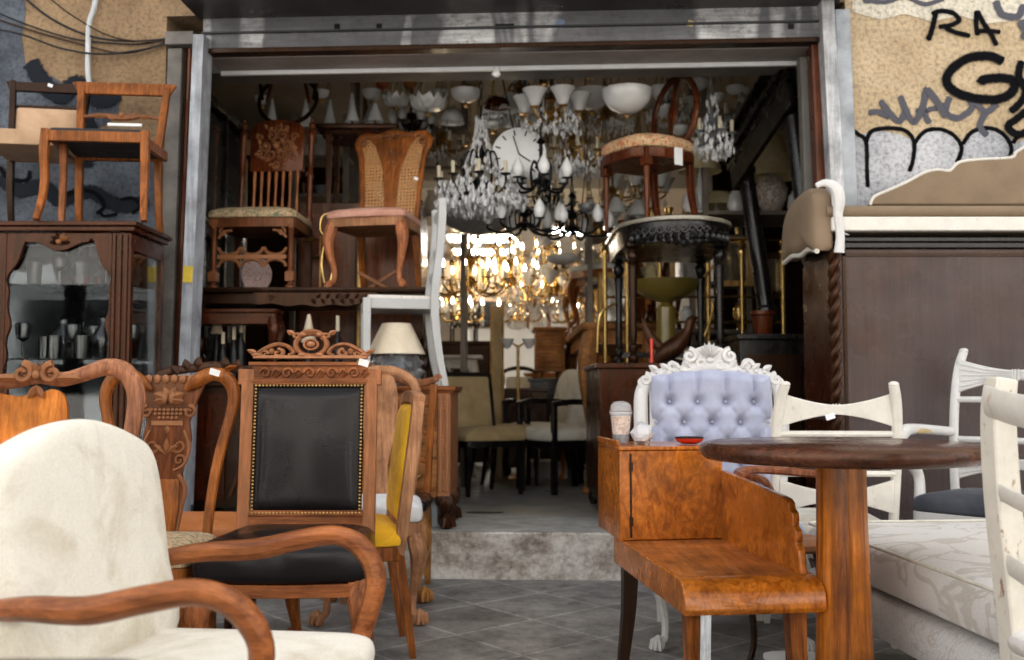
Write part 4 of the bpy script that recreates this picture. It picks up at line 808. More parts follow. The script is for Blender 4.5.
c1 = cross_back('cross_back_chair', 'white painted chair with two fan-carved cross slats behind the round table', (1.245, 4.06, -.02), R(178), w=.45)
price_tag(c1, .03, .26, .88, 0)
w2 = cross_back('cross_back_armchair', 'white armchair with dark grey velvet seat and padded arms before the wooden panel', (1.96, 4.06, 0), R(-45), True, F_DGREY, W_CARVEW, w=.50); w2.scale = (1, 1, 1.13)
# --- nearest white chair on the right edge: peeling paint, seen from its side
t = thing('peeling_chair', 'cream painted chair with peeling stile at the right edge of the picture', 'chair', (1.262, 1.96, 0), R(95)); BM = back_M(.42, .19, R(5))
o = trap(.48, .42, .42, .02, .04); m = MB(); m.cushion(o, .41, .05, .02); m.build('seat', F_DAMASK, t, sub=1); seat_rail(t, .48, .41, .42, .35, .415, W_PAINT); legs4(t, 'taper', None, .47, .41, .42, .37, W_PAINT)
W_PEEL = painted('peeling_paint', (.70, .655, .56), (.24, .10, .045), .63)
for sx in (-1, 1):
    m = MB(); m.tube(crv([(sx * .205, .19, 0, .024), (sx * .205, .172, .25, .025), (sx * .205, .18, .48, .027), (sx * .205, .20, .72, .027), (sx * .205, .205, .90, .026), (sx * .205, .195, .985, .024)], 7), sq=True, up=(1, 0, 0), flat=1.1); m.build('stile', W_PEEL if sx > 0 else W_PAINT, t, .005)
for y, h in ((.18, .05), (.33, .04), (.52, .07)):
    m = MB(BM); m.tube(crv([(-.20, y, 0, h / 2), (0, y - .02, -.02, h / 2), (.20, y, 0, h / 2)], 6), n=8, up=(0, 0, 1), flat=.25); m.build('slat', W_PAINT, t, .003)
# --- patterned daybed
t = thing('daybed', 'cream daybed with swirling damask mattress on an upholstered base', 'daybed', (1.165, 2.335, 0), R(4))
m = MB(); m.cushion(rrect(.92, 1.34, .05, 5, .46, .70), .335, .145, .02); m.build('mattress', F_DAMASK, t, sub=1)
m = MB(); m.cushion(rrect(.92, 1.34, .03, 4, .455, .70), .19, .14, .0); m.build('base', pattern('damask_light', (.64, .63, .61), (.54, .51, .47), 10, .47, .53, rough=.6), t, sub=1)
m = MB(); m.tube([(*p, .477, .005) for p in rrect(.91, 1.33, .05, 5, .46, .70)], n=6, up=(0, 0, 1), closed=True); m.build('piping', F_CREAM, t)
for x, y in ((.06, .10), (.86, .10), (.06, 1.30), (.86, 1.30)): m = MB(); leg(m, 'taper', x, y, .20, 0, 1, 1.2); m.build('leg', W_PAINTG, t)
m = MB(); vs = []; 
for j in range(9):
    for i in range(11): vs.append((1.72 + .04 * i + .012 * j, 3.34 + .04 * j, .505 + .006 * math.sin(i * 1.3) * math.cos(j * 1.1)))
m.add(vs, [(j * 11 + i, j * 11 + i + 1, (j + 1) * 11 + i + 1, (j + 1) * 11 + i) for j in range(8) for i in range(10)]); o = m.build('striped_throw', F_ZEBRA, None); q = o.modifiers.new('thick', 'SOLIDIFY'); q.thickness = .008
tagit(o, 'white throw with thin black stripes folded on the far end of the daybed', 'throw')
m = MB(); m.rings(crv([(-.10, -.09), (.02, -.12), (.13, -.06), (.12, .06), (.02, .10), (-.11, .07)], 3, True), [(1, .002), (.97, .010), (.6, .018), (.2, .014)]); o = m.build('crumpled_paper', TAG, None, smooth=10); o.location = (1.02, 3.62, 0); tagit(o, 'crumpled white paper on the paving under the daybed', 'paper')
# ================================================================== MIDDLE: cabinets, stacks
# --- display cabinet, left
cabM = Matrix.Translation(P(128, 390, 4.62)) ; cx0 = P(128, 390, 4.62).x
t = thing('display_cabinet', 'mahogany glazed display cabinet with scalloped arch carrying two chairs', 'cabinet', (0, 0, 0))
X0, X1, Y0, Y1, ZT = -3.02, cx0, 4.62, 5.06, P(60, 222, 4.62).z
m = MB(); m.bb(X0 - .03, X1 + .035, Y0 - .035, Y1 + .02, ZT - .022, ZT); m.bb(X0 - .015, X1 + .02, Y0 - .02, Y1 + .01, ZT - .045, ZT - .0225); m.build('top', W_MAHOGX, t, .004)
m = MB()
for x in (X0 + .04, (X0 + X1) / 2, X1 - .045): m.bb(x - .045, x + .045, Y0, Y0 + .04, .1, ZT - .05)
m.build('front_post', W_MAHOG, t, .004)
m = MB()
for i in range(3): m.tube([(X1 - .075 + i * .028, Y0 - .004, .15), (X1 - .075 + i * .028, Y0 - .004, ZT - .06)], .007, n=8)
m.build('reeding', W_MAHOG, t)
zc0 = ZT - .05
def scallop(xa, xb):
    pts = []; W_ = xb - xa; k = 40
    for i in range(k + 1):
        u = i / k; v = abs(2 * u - 1); z = .065 + .02 * math.cos(v * 6) + (.16 * max(0, (v - .62) / .38) ** 1.3) + (.02 * math.sin(v * 18) if v > .6 else 0)
        pts.append((xa + W_ * u, zc0 - z))
    return pts + [(xb, zc0), (xa, zc0)]
for xa, xb in ((X0 + .085, (X0 + X1) / 2 - .045), ((X0 + X1) / 2 + .045, X1 - .09)):
    d_ = thing('door', None, None); d_.parent = t
    m = MB(Matrix(((1, 0, 0, 0), (0, 0, -1, Y0 + .012), (0, 1, 0, 0), (0, 0, 0, 1)))); m.prism(scallop(xa, xb), .022); m.build('arch', W_MAHOG, d_, .003)
    m = MB(Matrix(((1, 0, 0, 0), (0, 0, -1, Y0 + .012), (0, 1, 0, 0), (0, 0, 0, 1)))); sd = [(0, .3)] + [(.012 + .007 * math.sin(z * 16) + .007 * math.sin(z * 41), z) for z in [.3 + i * .03 for i in range(45)] if z < zc0 - .16]; sd += [(0, sd[-1][1])]
    m.prism([(xb - x, z) for x, z in sd], .022); m.prism([(xa + x, z) for x, z in sd], .022); m.build('scroll_edge', W_MAHOG, d_, .002)
    m = MB(); m.bb(xa, xb, Y0 + .026, Y0 + .030, .3, zc0); m.build('pane', GLASS, d_)
m = MB(); xm = ((X0 + X1) / 2 + X1) / 2 - .02
for sx in (-1, 1): m.leaf(xm, 0, .05, 0)
m = MB(Matrix(((1, 0, 0, xm), (0, 0, -1, Y0 - .002), (0, 1, 0, zc0 - .045), (0, 0, 0, 1))))
for a in (0, .6, 1.2, 1.94, 2.54, PI): m.leaf(0, 0, .05, a, .5, .4)
m.ball(0, 0, .01, .014); m.build('carved_shell', W_CARVED, t)
m = MB(); m.bb(X1 - .035, X1, Y1 - .04, Y1, .1, ZT - .05); m.bb(X1 - .03, X1, Y0 + .04, Y1 - .04, ZT - .13, ZT - .05); m.bb(X1 - .03, X1, Y0 + .04, Y1 - .04, .1, .35); m.build('side_frame', W_MAHOG, t, .003)
m = MB(); m.bb(X1 - .015, X1 - .011, Y0 + .04, Y1 - .04, .35, ZT - .13); m.build('side_pane', GLASS, t)
m = MB(); m.bb(X0, X1 - .03, Y1 - .012, Y1, .1, ZT - .05); m.build('back', plain('mirror_back', (.06, .065, .07), .06, 1.0, .3, 2, bmp=.03), t)
m = MB(); m.bb(X0, X1, Y0, Y1, .0, .1); m.bb(X0, X0 + .03, Y0, Y1, .1, ZT - .05); m.bb(X0, X1 - .02, Y0 + .04, Y1 - .02, .3, .32); m.build('base', W_MAHOGX, t, .004)
for z in (1.10, 1.45): m = MB(); m.bb(X0 + .03, X1 - .03, Y0 + .05, Y1 - .03, z, z + .008); m.build('shelf', GLASS, t)
def glassware(x, y, z, k, i):
    if k == 0: pr = [(.03, 0), (.03, .004), (.005, .01), (.005, .08), (.03, .10), (.036, .16), (.032, .17), (.032, .16), (.002, .10)]
    elif k == 1: pr = [(.035, 0), (.06, .05), (.055, .12), (.02, .17), (.02, .20), (.03, .21)]
    else: pr = [(.03, 0), (.034, .11), (.032, .11), (.028, .01)]
    m = MB(); m.lathe(pr, (0, 0, 0), 14, cap=False); o = m.build(['wine_glass', 'porcelain_jar', 'tumbler'][k], [CRYST, OPAL, CRYST][k], None); o.location = (x, y, z)
    pos = {1.108: 'middle', 1.458: 'upper', .32: 'lower'}[z]
    return tagit(o, '%s on the %s shelf of the display cabinet' % (['stemmed wine glass', 'pale porcelain jar', 'clear tumbler'][k], pos), ['glass', 'jar', 'glass'][k], 'glassware in the display cabinet')
for i in range(11): glassware(-2.32 + i * .047 + .01 * (i % 2), 4.74 + .11 * (i % 3), 1.108, (0, 2, 1, 2, 0)[i % 5], i)
for i in range(7): glassware(-2.28 + i * .075, 4.75 + .1 * (i % 3), 1.458, (2, 0, 1)[i % 3], i)
for i, px in enumerate((76, 86, 97)):
    p_ = P(px, 291, 4.74); m = MB(); m.box(0, 0, 0, .022, .022, .045); o = m.build('small_box', F_PINK if False else plain('pink_card%d' % i, (.75, .25, .30), .6, 0, .1, 9), None, .002); o.location = (p_.x, p_.y, 1.4805)
    tagit(o, 'tiny pink box on the upper glass shelf, %s of three' % ('leftmost', 'middle', 'rightmost')[i], 'box', 'pink boxes in the display cabinet')
# --- chairs on the display cabinet
t = thing('dining_chair', 'golden brown sabre-legged chair with carved mid rail on top of the display cabinet', 'chair', (-1.975, 4.83, ZT), R(6))
seatz = .46
o = trap(.47, .41, .42, .0, .02); m = MB(); m.rings(o, [(.95, seatz - .03), (.95, seatz + .0), (.9, seatz + .03), (.5, seatz + .045)]); m.build('seat', DARKF, t, .003)
m = MB()
m.box(0, -.20, seatz - .015, .46, .026, .055); m.box(0, .19, seatz - .02, .38, .022, .05)
for sx in (-1, 1): m.box(sx * .213, -.005, seatz - .015, .024, .39, .055, rz=sx * -.07)
m.build('seat_rail', W_TEAK, t, .003)
for sx in (-1, 1):
    m = MB(); m.tube(crv([(sx * .225, -.195, seatz + .02, .019), (sx * .228, -.205, seatz - .1, .019), (sx * .225, -.195, .22, .017), (sx * .23, -.215, .1, .015), (sx * .24, -.25, 0, .014)], 5), sq=True, up=(1, 0, 0)); m.build('leg', W_TEAK, t, .003)
    m = MB(); m.tube(crv([(sx * .20, .24, 0, .014), (sx * .195, .205, .15, .016), (sx * .193, .19, .35, .018), (sx * .193, .195, .5, .018), (sx * .205, .225, .68, .017), (sx * .213, .26, .86, .017)], 5), sq=True, up=(1, 0, 0)); m.build('back_leg', W_TEAK, t, .003)
m = MB(back_M(.86, .26, R(8))); m.prism([(-.26, .015), (-.225, -.05), (.225, -.05), (.26, .015), (.24, .022), (-.24, .022)], .022); m.build('top_rail', W_TEAK, t, .004)
m = MB(back_M(.67, .222, R(8))); m.tube(crv([(-.20, 0, 0, .010), (-.1, .012, 0, .013), (0, 0, 0, .020), (.1, .012, 0, .013), (.20, 0, 0, .010)], 4), n=7, up=(0, 0, 1))
for sx in (-1, 1): m.scroll(sx * .05, .005, .018, 1.2, 0, sx, .008, .006); m.leaf(sx * .08, .005, .06, 0 if sx > 0 else PI, .5, .4, .006)
m.ball(0, .01, .012, .016); m.build('carved_rail', W_CARVED, t)
m = MB(); m.box(0, .2, .53, .38, .016, .022); m.build('lower_rail', W_TEAK, t, .002); price_tag(t, -.07, .252, .865, 0, 0, .9); t.scale = (1, 1, .91)
m = MB(); m.box(0, 0, 0, .17, .012, .018); o = m.build('paper_roll', TAG, None, .004); o.parent = t; o.location = (.02, .20, .625)
t = thing('upholstered_chair', 'dark framed chair with tan padded back on the display cabinet, farthest left', 'chair', (-2.36, 4.88, ZT), R(10))
o = trap(.46, .40, .42, .0, .02); m = MB(); m.rings(o, [(.98, .41), (.98, .46), (.94, .49), (.6, .50)]); m.build('seat', F_LTAN, t, .004)
for sx in (-1, 1):
    m = MB(); m.tube(crv([(sx * .215, -.19, .45, .019), (sx * .22, -.20, .25, .017), (sx * .225, -.23, 0, .015)], 5), sq=True, up=(1, 0, 0)); m.build('leg', W_OAK, t, .003)
    m = MB(); m.tube(crv([(sx * .19, .24, 0, .014), (sx * .19, .19, .25, .018), (sx * .19, .19, .5, .018), (sx * .215, .26, .88, .016)], 5), sq=True, up=(1, 0, 0)); m.build('back_leg', W_DARK, t, .003)
BM = back_M(.50, .20, R(9)); m = MB(BM); m.prism([(-.255, .38), (-.23, .325), (.23, .325), (.255, .38)], .024); m.build('top_rail', W_DARK, t, .003); m = MB(BM); m.box(0, .235, 0, .38, .014, .02); m.build('cross_rail', W_DARK, t, .003); m = MB(BM); m.box(0, .03, 0, .38, .02, .02); m.build('cross_rail', W_DARK, t, .003)
m = MB(BM); m.rings(rrect(.36, .19, .015, 2, 0, .13), [(1, -.006), (1, .008), (.95, .016), (.5, .02)]); m.build('back_pad', F_LTAN, t)
price_tag(t, .0, .238, .86, 0, 0, .8); t.scale = (.86, 1, .93)
# --- low sideboard, stacked tables
t = thing('sideboard', 'dark sideboard under the stacked tables, holding bottles', 'sideboard', (-1.40, 5.78, .24))
m = MB(); m.bb(-.42, .30, -.30, .30, .08, .74); m.build('carcass', W_DARK, t, .004); m = MB(); m.bb(-.45, .33, -.33, .32, .741, .765); m.build('top', W_DARK, t, .004)
for x in (-.4, .04): m = MB(); m.bb(x, x + .24, -.312, -.3005, .12, .70); m.build('door', W_MAHOG, t, .003)
for x in (-.38, .26):
    for y in (-.26, .26): m = MB(); m.lathe([(.02, 0), (.035, .03), (.025, .08)], (x, y, 0), 10); m.build('foot', W_DARK, t)
SBT = 1.006
def bottle(x, y, s, tall, label, mat=None):
    t = thing('bottle', label, 'bottle', (x, y, SBT), 0, 'bottles under the stacked tables')
    m = MB(); m.lathe([(.033 * s, 0), (.035 * s, .01), (.035 * s, tall * .55), (.012 * s, tall * .72), (.012 * s, tall)], n=14); m.build('body', mat or IRON, t); m = MB(); m.lathe([(.0135 * s, tall * .78), (.0135 * s, tall * 1.02)], n=10); m.build('capsule', CANDLE, t)
for px, tall, l in ((222, .27, 'dark bottle with pale neck, leftmost on the sideboard'), (233, .30, 'dark bottle with pale neck, second from left on the sideboard'), (240, .35, 'tallest dark bottle of the left trio on the sideboard'), (337, .36, 'tall dark bottle standing right of the carved oak crest')):
    p_ = P(px, 400, 5.56); bottle(p_.x, 5.56, .8, tall, l)
def table_lamp(name, label, loc, h, r0, r1, hs, mat, basemat, group=None, base=None):
    t = thing(name, label, 'lamp', loc, 0, group); m = MB(); m.lathe([(r0, h), (r1, h + hs), (r1 - .004, h + hs), (r0 - .004, h)], n=28, cap=False); m.build('lamp_shade', mat, t)
    m = MB(); m.lathe(base or [(.06, 0), (.06, .01), (.02, .03), (.035, h * .4), (.02, h * .7), (.008, h), (.008, h + hs * .8)], n=16); m.build('lamp_base', basemat, t); return t
p_ = P(308, 390, 5.62); table_lamp('table_lamp', 'small lamp with narrow white conical shade behind the carved oak crest', (p_.x, 5.62, SBT), .22, .045, .008, .16, SHADE, IRON)
p_ = P(218, 390, 5.56); table_lamp('table_lamp', 'small lamp with pale conical shade at the left end of the sideboard', (p_.x - .03, 5.62, SBT), .27, .035, .008, .12, SHADE, IRON)
def slab_table(name, label, x0, x1, y0, y1, zb, zt, topt, fr_h, legk, mat, legs=1.0, inset=.05):
    t = thing(name, label, 'table', ((x0 + x1) / 2, (y0 + y1) / 2, zb)); w, d, h = x1 - x0, y1 - y0, zt - zb
    m = MB(); m.rings(rrect(w, d, .03), [(.985, h - topt), (1, h - topt * .6), (1, h)]); m.build('tabletop', mat, t, .003)
    m = MB(); m.rings(rrect(w - inset * 2, d - inset * 2, .01, 1), [(1, h - topt - fr_h), (1, h - topt - .001)]); m.build('frieze', mat, t, .002)
    for sx in (-1, 1):
        for sy in (-1, 1): m = MB(); leg(m, legk, sx * (w / 2 - inset - .03), sy * (d / 2 - inset - .03), h - topt - .002, sx * .7 if legk in ('cab', 'claw') else 0, sy * .7, legs); m.build('leg', mat, t)
    return t
slab_table('side_table', 'mahogany side table with cabriole legs on the dark sideboard', -1.80, -1.27, 5.40, 5.60, SBT, 1.40, .022, .06, 'claw', W_MAHOGX, 1.0, .012)
z_ = P(300, 287, 5.62).z
j1 = slab_table('console_table', 'long dark carved table carrying the tapestry-seat and cane-back chairs', -1.86, -.46, 5.62, 6.24, .238, z_, .03, .06, 'turned', W_DARK, 1.5)
m = MB(Matrix.Translation((0, -.29, z_ - .238 - .062)) @ Matrix.Rotation(PI / 2, 4, 'X')); out = [(-.30, .03), (.40, .03), (.40, -.03)] + [(.40 - .70 * i / 20, -.03 - .014 * math.sin(PI * i / 20) - .006 * math.cos(i * 1.3)) for i in range(21)] + [(-.30, -.03)]
m.prism(out, .02, .012)
for i in range(12): m.leaf(.0 + (.03 + i * .027) * 1, .0 - .004, .04, .9 if i % 2 else -.9, .6, .4, .022)
for i in (-.20, .20, .32): m.scroll(i, 0, .02, 1.2, 0, 1, .007, .024)
m.build('carved_frieze', W_CARVD, j1, .002)
# --- tapestry chair (two)
def gothic_chair(label, loc, rz):
    t = thing('carved_chair', label, 'chair', loc, rz); h = .40
    o = trap(.52, .48, .44, .01, .03); m = MB(); m.cushion(o, h, .05, .035); m.build('seat', F_TAPES, t, sub=1); seat_rail(t, .50, .46, .42, h - .05, h + .002, W_CARVED)
    for sx in (-1, 1):
        m = MB(); m.lathe([(.030, 0), (.030, .012), (.016, .025), (.016, .035)], (sx * .225, -.19, 0), 12); m.box(sx * .225, -.19, .065, .052, .052, .055); m.lathe([(.018, .09), (.022, .10), (.016, .11), (.017, .34), (.022, .35), (.02, .36)], (sx * .225, -.19, 0), 12); m.box(sx * .225, -.19, .38, .042, .042, .04); m.build('leg', W_CARVED, t, .002)
        m = MB(); m.tube([(sx * .22, .20, .0, .018), (sx * .22, .20, h, .018)], sq=True, up=(1, 0, 0)); m.build('leg', W_CARVD, t)
        m = MB(Matrix.Translation((0, -.19, 0)) @ Matrix.Rotation(PI / 2, 4, 'X')); m.scroll(sx * .17, .325, .025, 1.1, PI / 2, -sx, .009); m.tube(crv([(sx * .20, .29, 0, .009), (sx * .165, .325, 0, .010), (sx * .12, .335, 0, .008)], 4), n=6, up=(0, 0, 1)); m.build('bracket', W_CARVED, t)
    m = MB(Matrix.Translation((0, -.19, 0)) @ Matrix.Rotation(PI / 2, 4, 'X'))
    for i in range(3):
        x = -.135 + i * .135; m.tube(crv([(x - .065, .235, 0, .009), (x - .045, .205, 0, .011), (x, .192, 0, .012), (x + .045, .205, 0, .011), (x + .065, .235, 0, .009)], 4), n=6, up=(0, 0, 1)); m.tube(crv([(x - .065, .125, 0, .009), (x - .045, .155, 0, .011), (x, .168, 0, .012), (x + .045, .155, 0, .011), (x + .065, .125, 0, .009)], 4), n=6, up=(0, 0, 1))
    m.box(0, .18, 0, .40, .022, .022); m.build('arched_stretcher', W_CARVED, t)
    BM = back_M(h + .02, .21, R(5)); 
    for sx in (-1, 1):
        m = MB(BM @ Matrix.Rotation(-PI / 2, 4, 'X')); m.lathe([(.018, 0), (.024, .02), (.024, .06), (.014, .07), (.018, .10), (.016, .30), (.022, .32), (.014, .34), (.018, .40), (.018, .55), (.022, .57), (.024, .60), (.012, .62), (.022, .645), (.010, .665), (.014, .68), (.0, .70)], (sx * .215, 0, 0), 12); m.build('back_post', W_REDWOOD, t)
    m = MB(BM)
    for i in range(7): x = -.135 + i * .045; m.tube([(x, .04, 0, .008), (x, .11, 0, .011), (x, .20, 0, .007), (x, .32, 0, .011), (x, .36, 0, .009)], n=8)
    m.build('spindle_row', wood('spindle_wood', (.14, .05, .02), (.42, .18, .08), .3, coat=.5), t)
    m = MB(BM); m.box(0, .03, 0, .40, .045, .026); m.build('lower_rail', W_REDWOOD, t, .003)
    m = MB(BM); m.rings([(-.165, .35), (.165, .35), (.172, .62), (.14, .655), (.07, .675), (0, .685), (-.07, .675), (-.14, .655), (-.172, .62)], [(1, -.012), (1, .008), (.96, .012)]); cp = m.build('carved_panel', W_REDWOOD, t)
    m = MB(BM); rnd = random.Random(5)
    for a in range(6):
        an = a * PI / 3; m.scroll(.07 * math.cos(an), .51 + .075 * math.sin(an), .036, 1.3, an, 1 if a % 2 else -1, .010, .016); m.scroll(.125 * math.cos(an + .5), .51 + .12 * math.sin(an + .5), .024, 1.2, an, -1 if a % 2 else 1, .009, .014)
    for i in range(34):
        an = rnd.uniform(0, 2 * PI); q = rnd.uniform(.03, .135); m.leaf(q * math.cos(an), .51 + q * math.sin(an), rnd.uniform(.03, .05), rnd.uniform(0, 2 * PI), .7, .55, .012)
    m.ball(0, .51, .02, .024, .024, .018); m.build('relief_carving', W_CARVED, cp); return t
gothic_chair('high-backed carved chair with tapestry seat and spindled back on the dark table', (-1.475, 5.88, z_), R(-4))
gothic_chair('twin carved high-backed chair mostly hidden behind the left steel jamb', (-2.06, 5.92, z_), R(4))
t = slab_table('console_table', 'dark table behind the left jamb, under the half-hidden carved chair', -2.42, -1.88, 5.66, 6.2, .238, z_, .03, .06, 'turned', W_DARK, 1.5)
# --- cane back chair
t = thing('cane_back_chair', 'walnut chair with split cane back and dusty pink seat, stacked on the dark table', 'chair', (-.80, 5.90, z_), R(-13))
o = trap(.49, .42, .43, .03, .04); m = MB(); m.cushion(o, .405, .05, .025); m.build('seat', F_PINK, t, sub=1); seat_rail(t, .48, .41, .42, .36, .41, W_PINK); legs4(t, 'cab', 'taper', .48, .40, .43, .385, wood('cane_leg', (.24, .085, .045), (.55, .25, .15), .35, coat=.3), W_TEAK, s=1.15)
BM = back_M(.42, .19, R(8)); m = MB(BM)
fp = [(-.17, -.02, 0, .017), (-.18, .1, 0, .017), (-.19, .3, 0, .018), (-.21, .47, 0, .020), (-.235, .54, 0, .023), (-.20, .595, 0, .022), (-.10, .59, 0, .020), (0, .61, 0, .023), (.10, .59, 0, .020), (.20, .595, 0, .022), (.235, .54, 0, .023), (.21, .47, 0, .020), (.19, .3, 0, .018), (.18, .1, 0, .017), (.17, -.02, 0, .017)]
m.tube(crv(fp, 6), n=8, up=(0, 0, 1), flat=.7); m.build('back_frame', W_TEAK, t); m = MB(BM); m.box(0, .035, 0, .33, .03, .022); m.build('lower_rail', W_TEAK, t)
m = MB(BM); m.prism([(-.035, .05), (.035, .05), (.04, .2), (.06, .38), (.11, .52), (.17, .59), (0, .60), (-.17, .59), (-.11, .52), (-.06, .38), (-.04, .2)], .016); m.build('splat', W_TEAK, t, .003)
m = MB(BM); m.scroll(.0, .46, .028, 1.3, PI / 2, 1, .008, .012)
for sx in (-1, 1): m.scroll(sx * .2, .545, .028, 1.2, PI / 2, sx, .010, .012); m.scroll(sx * .035, .575, .018, 1.2, 0, sx, .008, .014); m.leaf(sx * .02, .39, .04, PI / 2 + sx * .4, .5, .4, .01); m.leaf(sx * .06, .585, .08, 0 if sx > 0 else PI, .3, .3, .014)
m.ball(0, .585, .016, .014); m.build('carved_crest', W_CARVED, t)
for sx in (-1, 1): m = MB(BM); m.prism([(sx * .175, .05), (sx * .03, .05), (sx * .036, .2), (sx * .055, .38), (sx * .105, .52), (sx * .16, .59), (sx * .22, .55), (sx * .19, .3)], .003, -.002); m.build('cane_panel', M_CANE, t)
price_tag(t, .19, .145, .70, 0, 0, .8)
# plate, folding stand, brass loop between the chairs' legs
m = MB(Matrix.Translation((-1.52, 5.92, z_ + .10)) @ Matrix.Rotation(R(75), 4, 'X') @ Matrix.Rotation(R(20), 4, 'Y')); m.lathe([(0, 0), (.05, 0), (.085, .012), (.088, .016), (.05, .006), (0, .006)], (0, 0, 0), 24, sy=1.25); o = m.build('plate', pattern('patterned_plate', (.42, .30, .27), (.16, .07, .06), 30, .45, .52), None); tagit(o, 'oval patterned plate leaning under the tapestry-seat chair', 'plate')
t = thing('folding_stand', 'small crossed wooden folding stand under the cane-back chair', 'stand', (-.78, 5.75, z_))
for i, (a, b_) in enumerate((((-.11, 0, .10), (.06, 0, .005)), ((.11, .02, .11), (-.05, .02, .005)))): m = MB(); m.tube([a, b_], .010, sq=True); m.build('strut', W_CARVED, t, .002)
t = thing('brass_hoop', 'thin brass loop stand between the two chairs on the dark table', 'stand', (-1.075, 5.78, z_))
m = MB(); m.tube(crv([(0, 0, .0, .005), (-.03, 0, .12, .005), (-.02, 0, .25, .005), (.0, 0, .30, .006), (-.04, 0, .35, .005), (-.03, 0, .43, .005), (.02, 0, .45, .005)], 6), n=7); m.tube(crv([(0, 0, .0, .005), (.03, 0, .1, .005), (.01, 0, .25, .005), (.05, 0, .40, .006)], 6), n=7); m.lathe([(.04, 0), (.04, .008), (.005, .012)], n=14); m.build('loop', BRASS, t)
m = MB(); m.leaf(-.06, .05, .16, 2.4, .5, .2, .30); m.leaf(-.05, .05, .14, 1.9, .6, .2, .20); m.tube([(-.05, .05, .0), (-.05, .05, .32)], .005); m.build('metal_leaf', BRASSD, t)
# wardrobe behind cane chair legs
t = thing('wardrobe', 'reddish brown wardrobe standing behind the cane-back chair', 'wardrobe', (-.98, 6.75, .238)); m = MB(); m.bb(-.42, .38, -.25, .3, 0, 1.95); m.build('carcass', W_MAHOG, t, .005)
for x in (-.4, .0): m = MB(); m.bb(x, x + .36, -.262, -.2505, .1, 1.88); m.build('door', W_REDWOOD, t, .004)
m = MB(); m.bb(-.025, -.005, -.275, -.2625, .1, 1.88); m.build('door_strip', BRASSD, t)
# --- chest of drawers on the threshold
t = thing('chest_of_drawers', 'oak chest of drawers with claw feet at the edge of the shop floor', 'chest', (-.68, 5.42, .246), R(-1.5)); H = .735
m = MB(); m.bb(-.37, .37, -.22, .24, .16, H - .025); m.build('carcass', W_OAK, t, .004)
m = MB(); m.bb(-.395, .395, -.245, .25, H - .024, H); m.bb(-.385, .385, -.235, .25, H - .036, H - .0245); m.build('top', W_OAKX, t, .004)
for i in range(3):
    z0 = .20 + i * .165; m = MB(); m.bb(-.30, .30, -.234, -.2205, z0, z0 + .15); d = m.build('drawer', W_DRAWER, t, .003)
    for sx in (-.18, .18): m = MB(); m.tube(crv([(sx - .045, -.238, z0 + .085, .005), (sx - .03, -.262, z0 + .072, .006), (sx, -.266, z0 + .066, .007), (sx + .03, -.262, z0 + .072, .006), (sx + .045, -.238, z0 + .085, .005)], 4), n=6); m.build('handle', BRASSD, d)
for sx in (-1, 1):
    m = MB(); m.bb(sx * .335 - .03, sx * .335 + .03, -.238, -.2205, .17, H - .04); m.tube([(sx * .318, -.241, .19), (sx * .318, -.241, H - .05)], .008); m.tube([(sx * .352, -.241, .19), (sx * .352, -.241, H - .05)], .008)
    for i in range(26): m.ball(sx * .335, -.241, .20 + i * .0195, .0055, n=6, m=4)
    m.build('pilaster', W_OAK, t)
    for y in (-.18, .20): m = MB(); leg(m, 'claw', sx * .33, y, .17, sx * .5, -.8, 1.5); m.ball(sx * .33, y - .02, .15, .045, .045, .05); m.build('foot', W_CARVD, t)
CT = .246 + .735
# white ladder-back chair on the chest
t = thing('ladder_back_chair', 'pale grey painted ladder-back chair standing on the chest of drawers, turned sideways', 'chair', (-.605, 5.43, CT), R(-80)); s_h = .46
o = trap(.44, .38, .42, .0, .02); m = MB(); m.rings(o, [(.98, s_h - .055), (.99, s_h - .0)]); m.build('seat_rail', W_BLUEW, t, .004); m = MB(); m.rings(trap(.40, .34, .38, .0, .02), [(1, s_h + .001), (.96, s_h + .018), (.6, s_h + .022)]); m.build('seat', pattern('spotted_cloth', (.70, .66, .60), (.35, .12, .10), 40, .60, .66), t)
for sx in (-1, 1):
    m = MB(); m.tube([(sx * .20, -.19, 0, .019), (sx * .20, -.19, s_h, .021)], sq=True, up=(1, 0, 0)); m.build('leg', W_BLUEW, t, .003)
    m = MB(); m.tube(crv([(sx * .185, .225, 0, .017), (sx * .185, .185, .2, .020), (sx * .185, .165, .45, .022), (sx * .185, .19, .70, .021), (sx * .185, .205, .93, .021), (sx * .185, .20, 1.0, .020)], 6), sq=True, up=(1, 0, 0)); m.build('stile', W_BLUEW, t, .003)
for z, y in ((.60, .18), (.74, .205), (.95, .205)):
    m = MB(); m.tube(crv([(-.185, y - .01, z, .03), (0, y + .03, z + .01, .034), (.185, y - .01, z, .03)], 6), n=8, up=(0, 1, 0), flat=.3); m.build('slat', W_BLUEW, t)
m = MB(); m.tube([(-.2, -.19, .2), (.2, -.19, .2)], .011); m.build('stretcher', W_BLUEW, t)
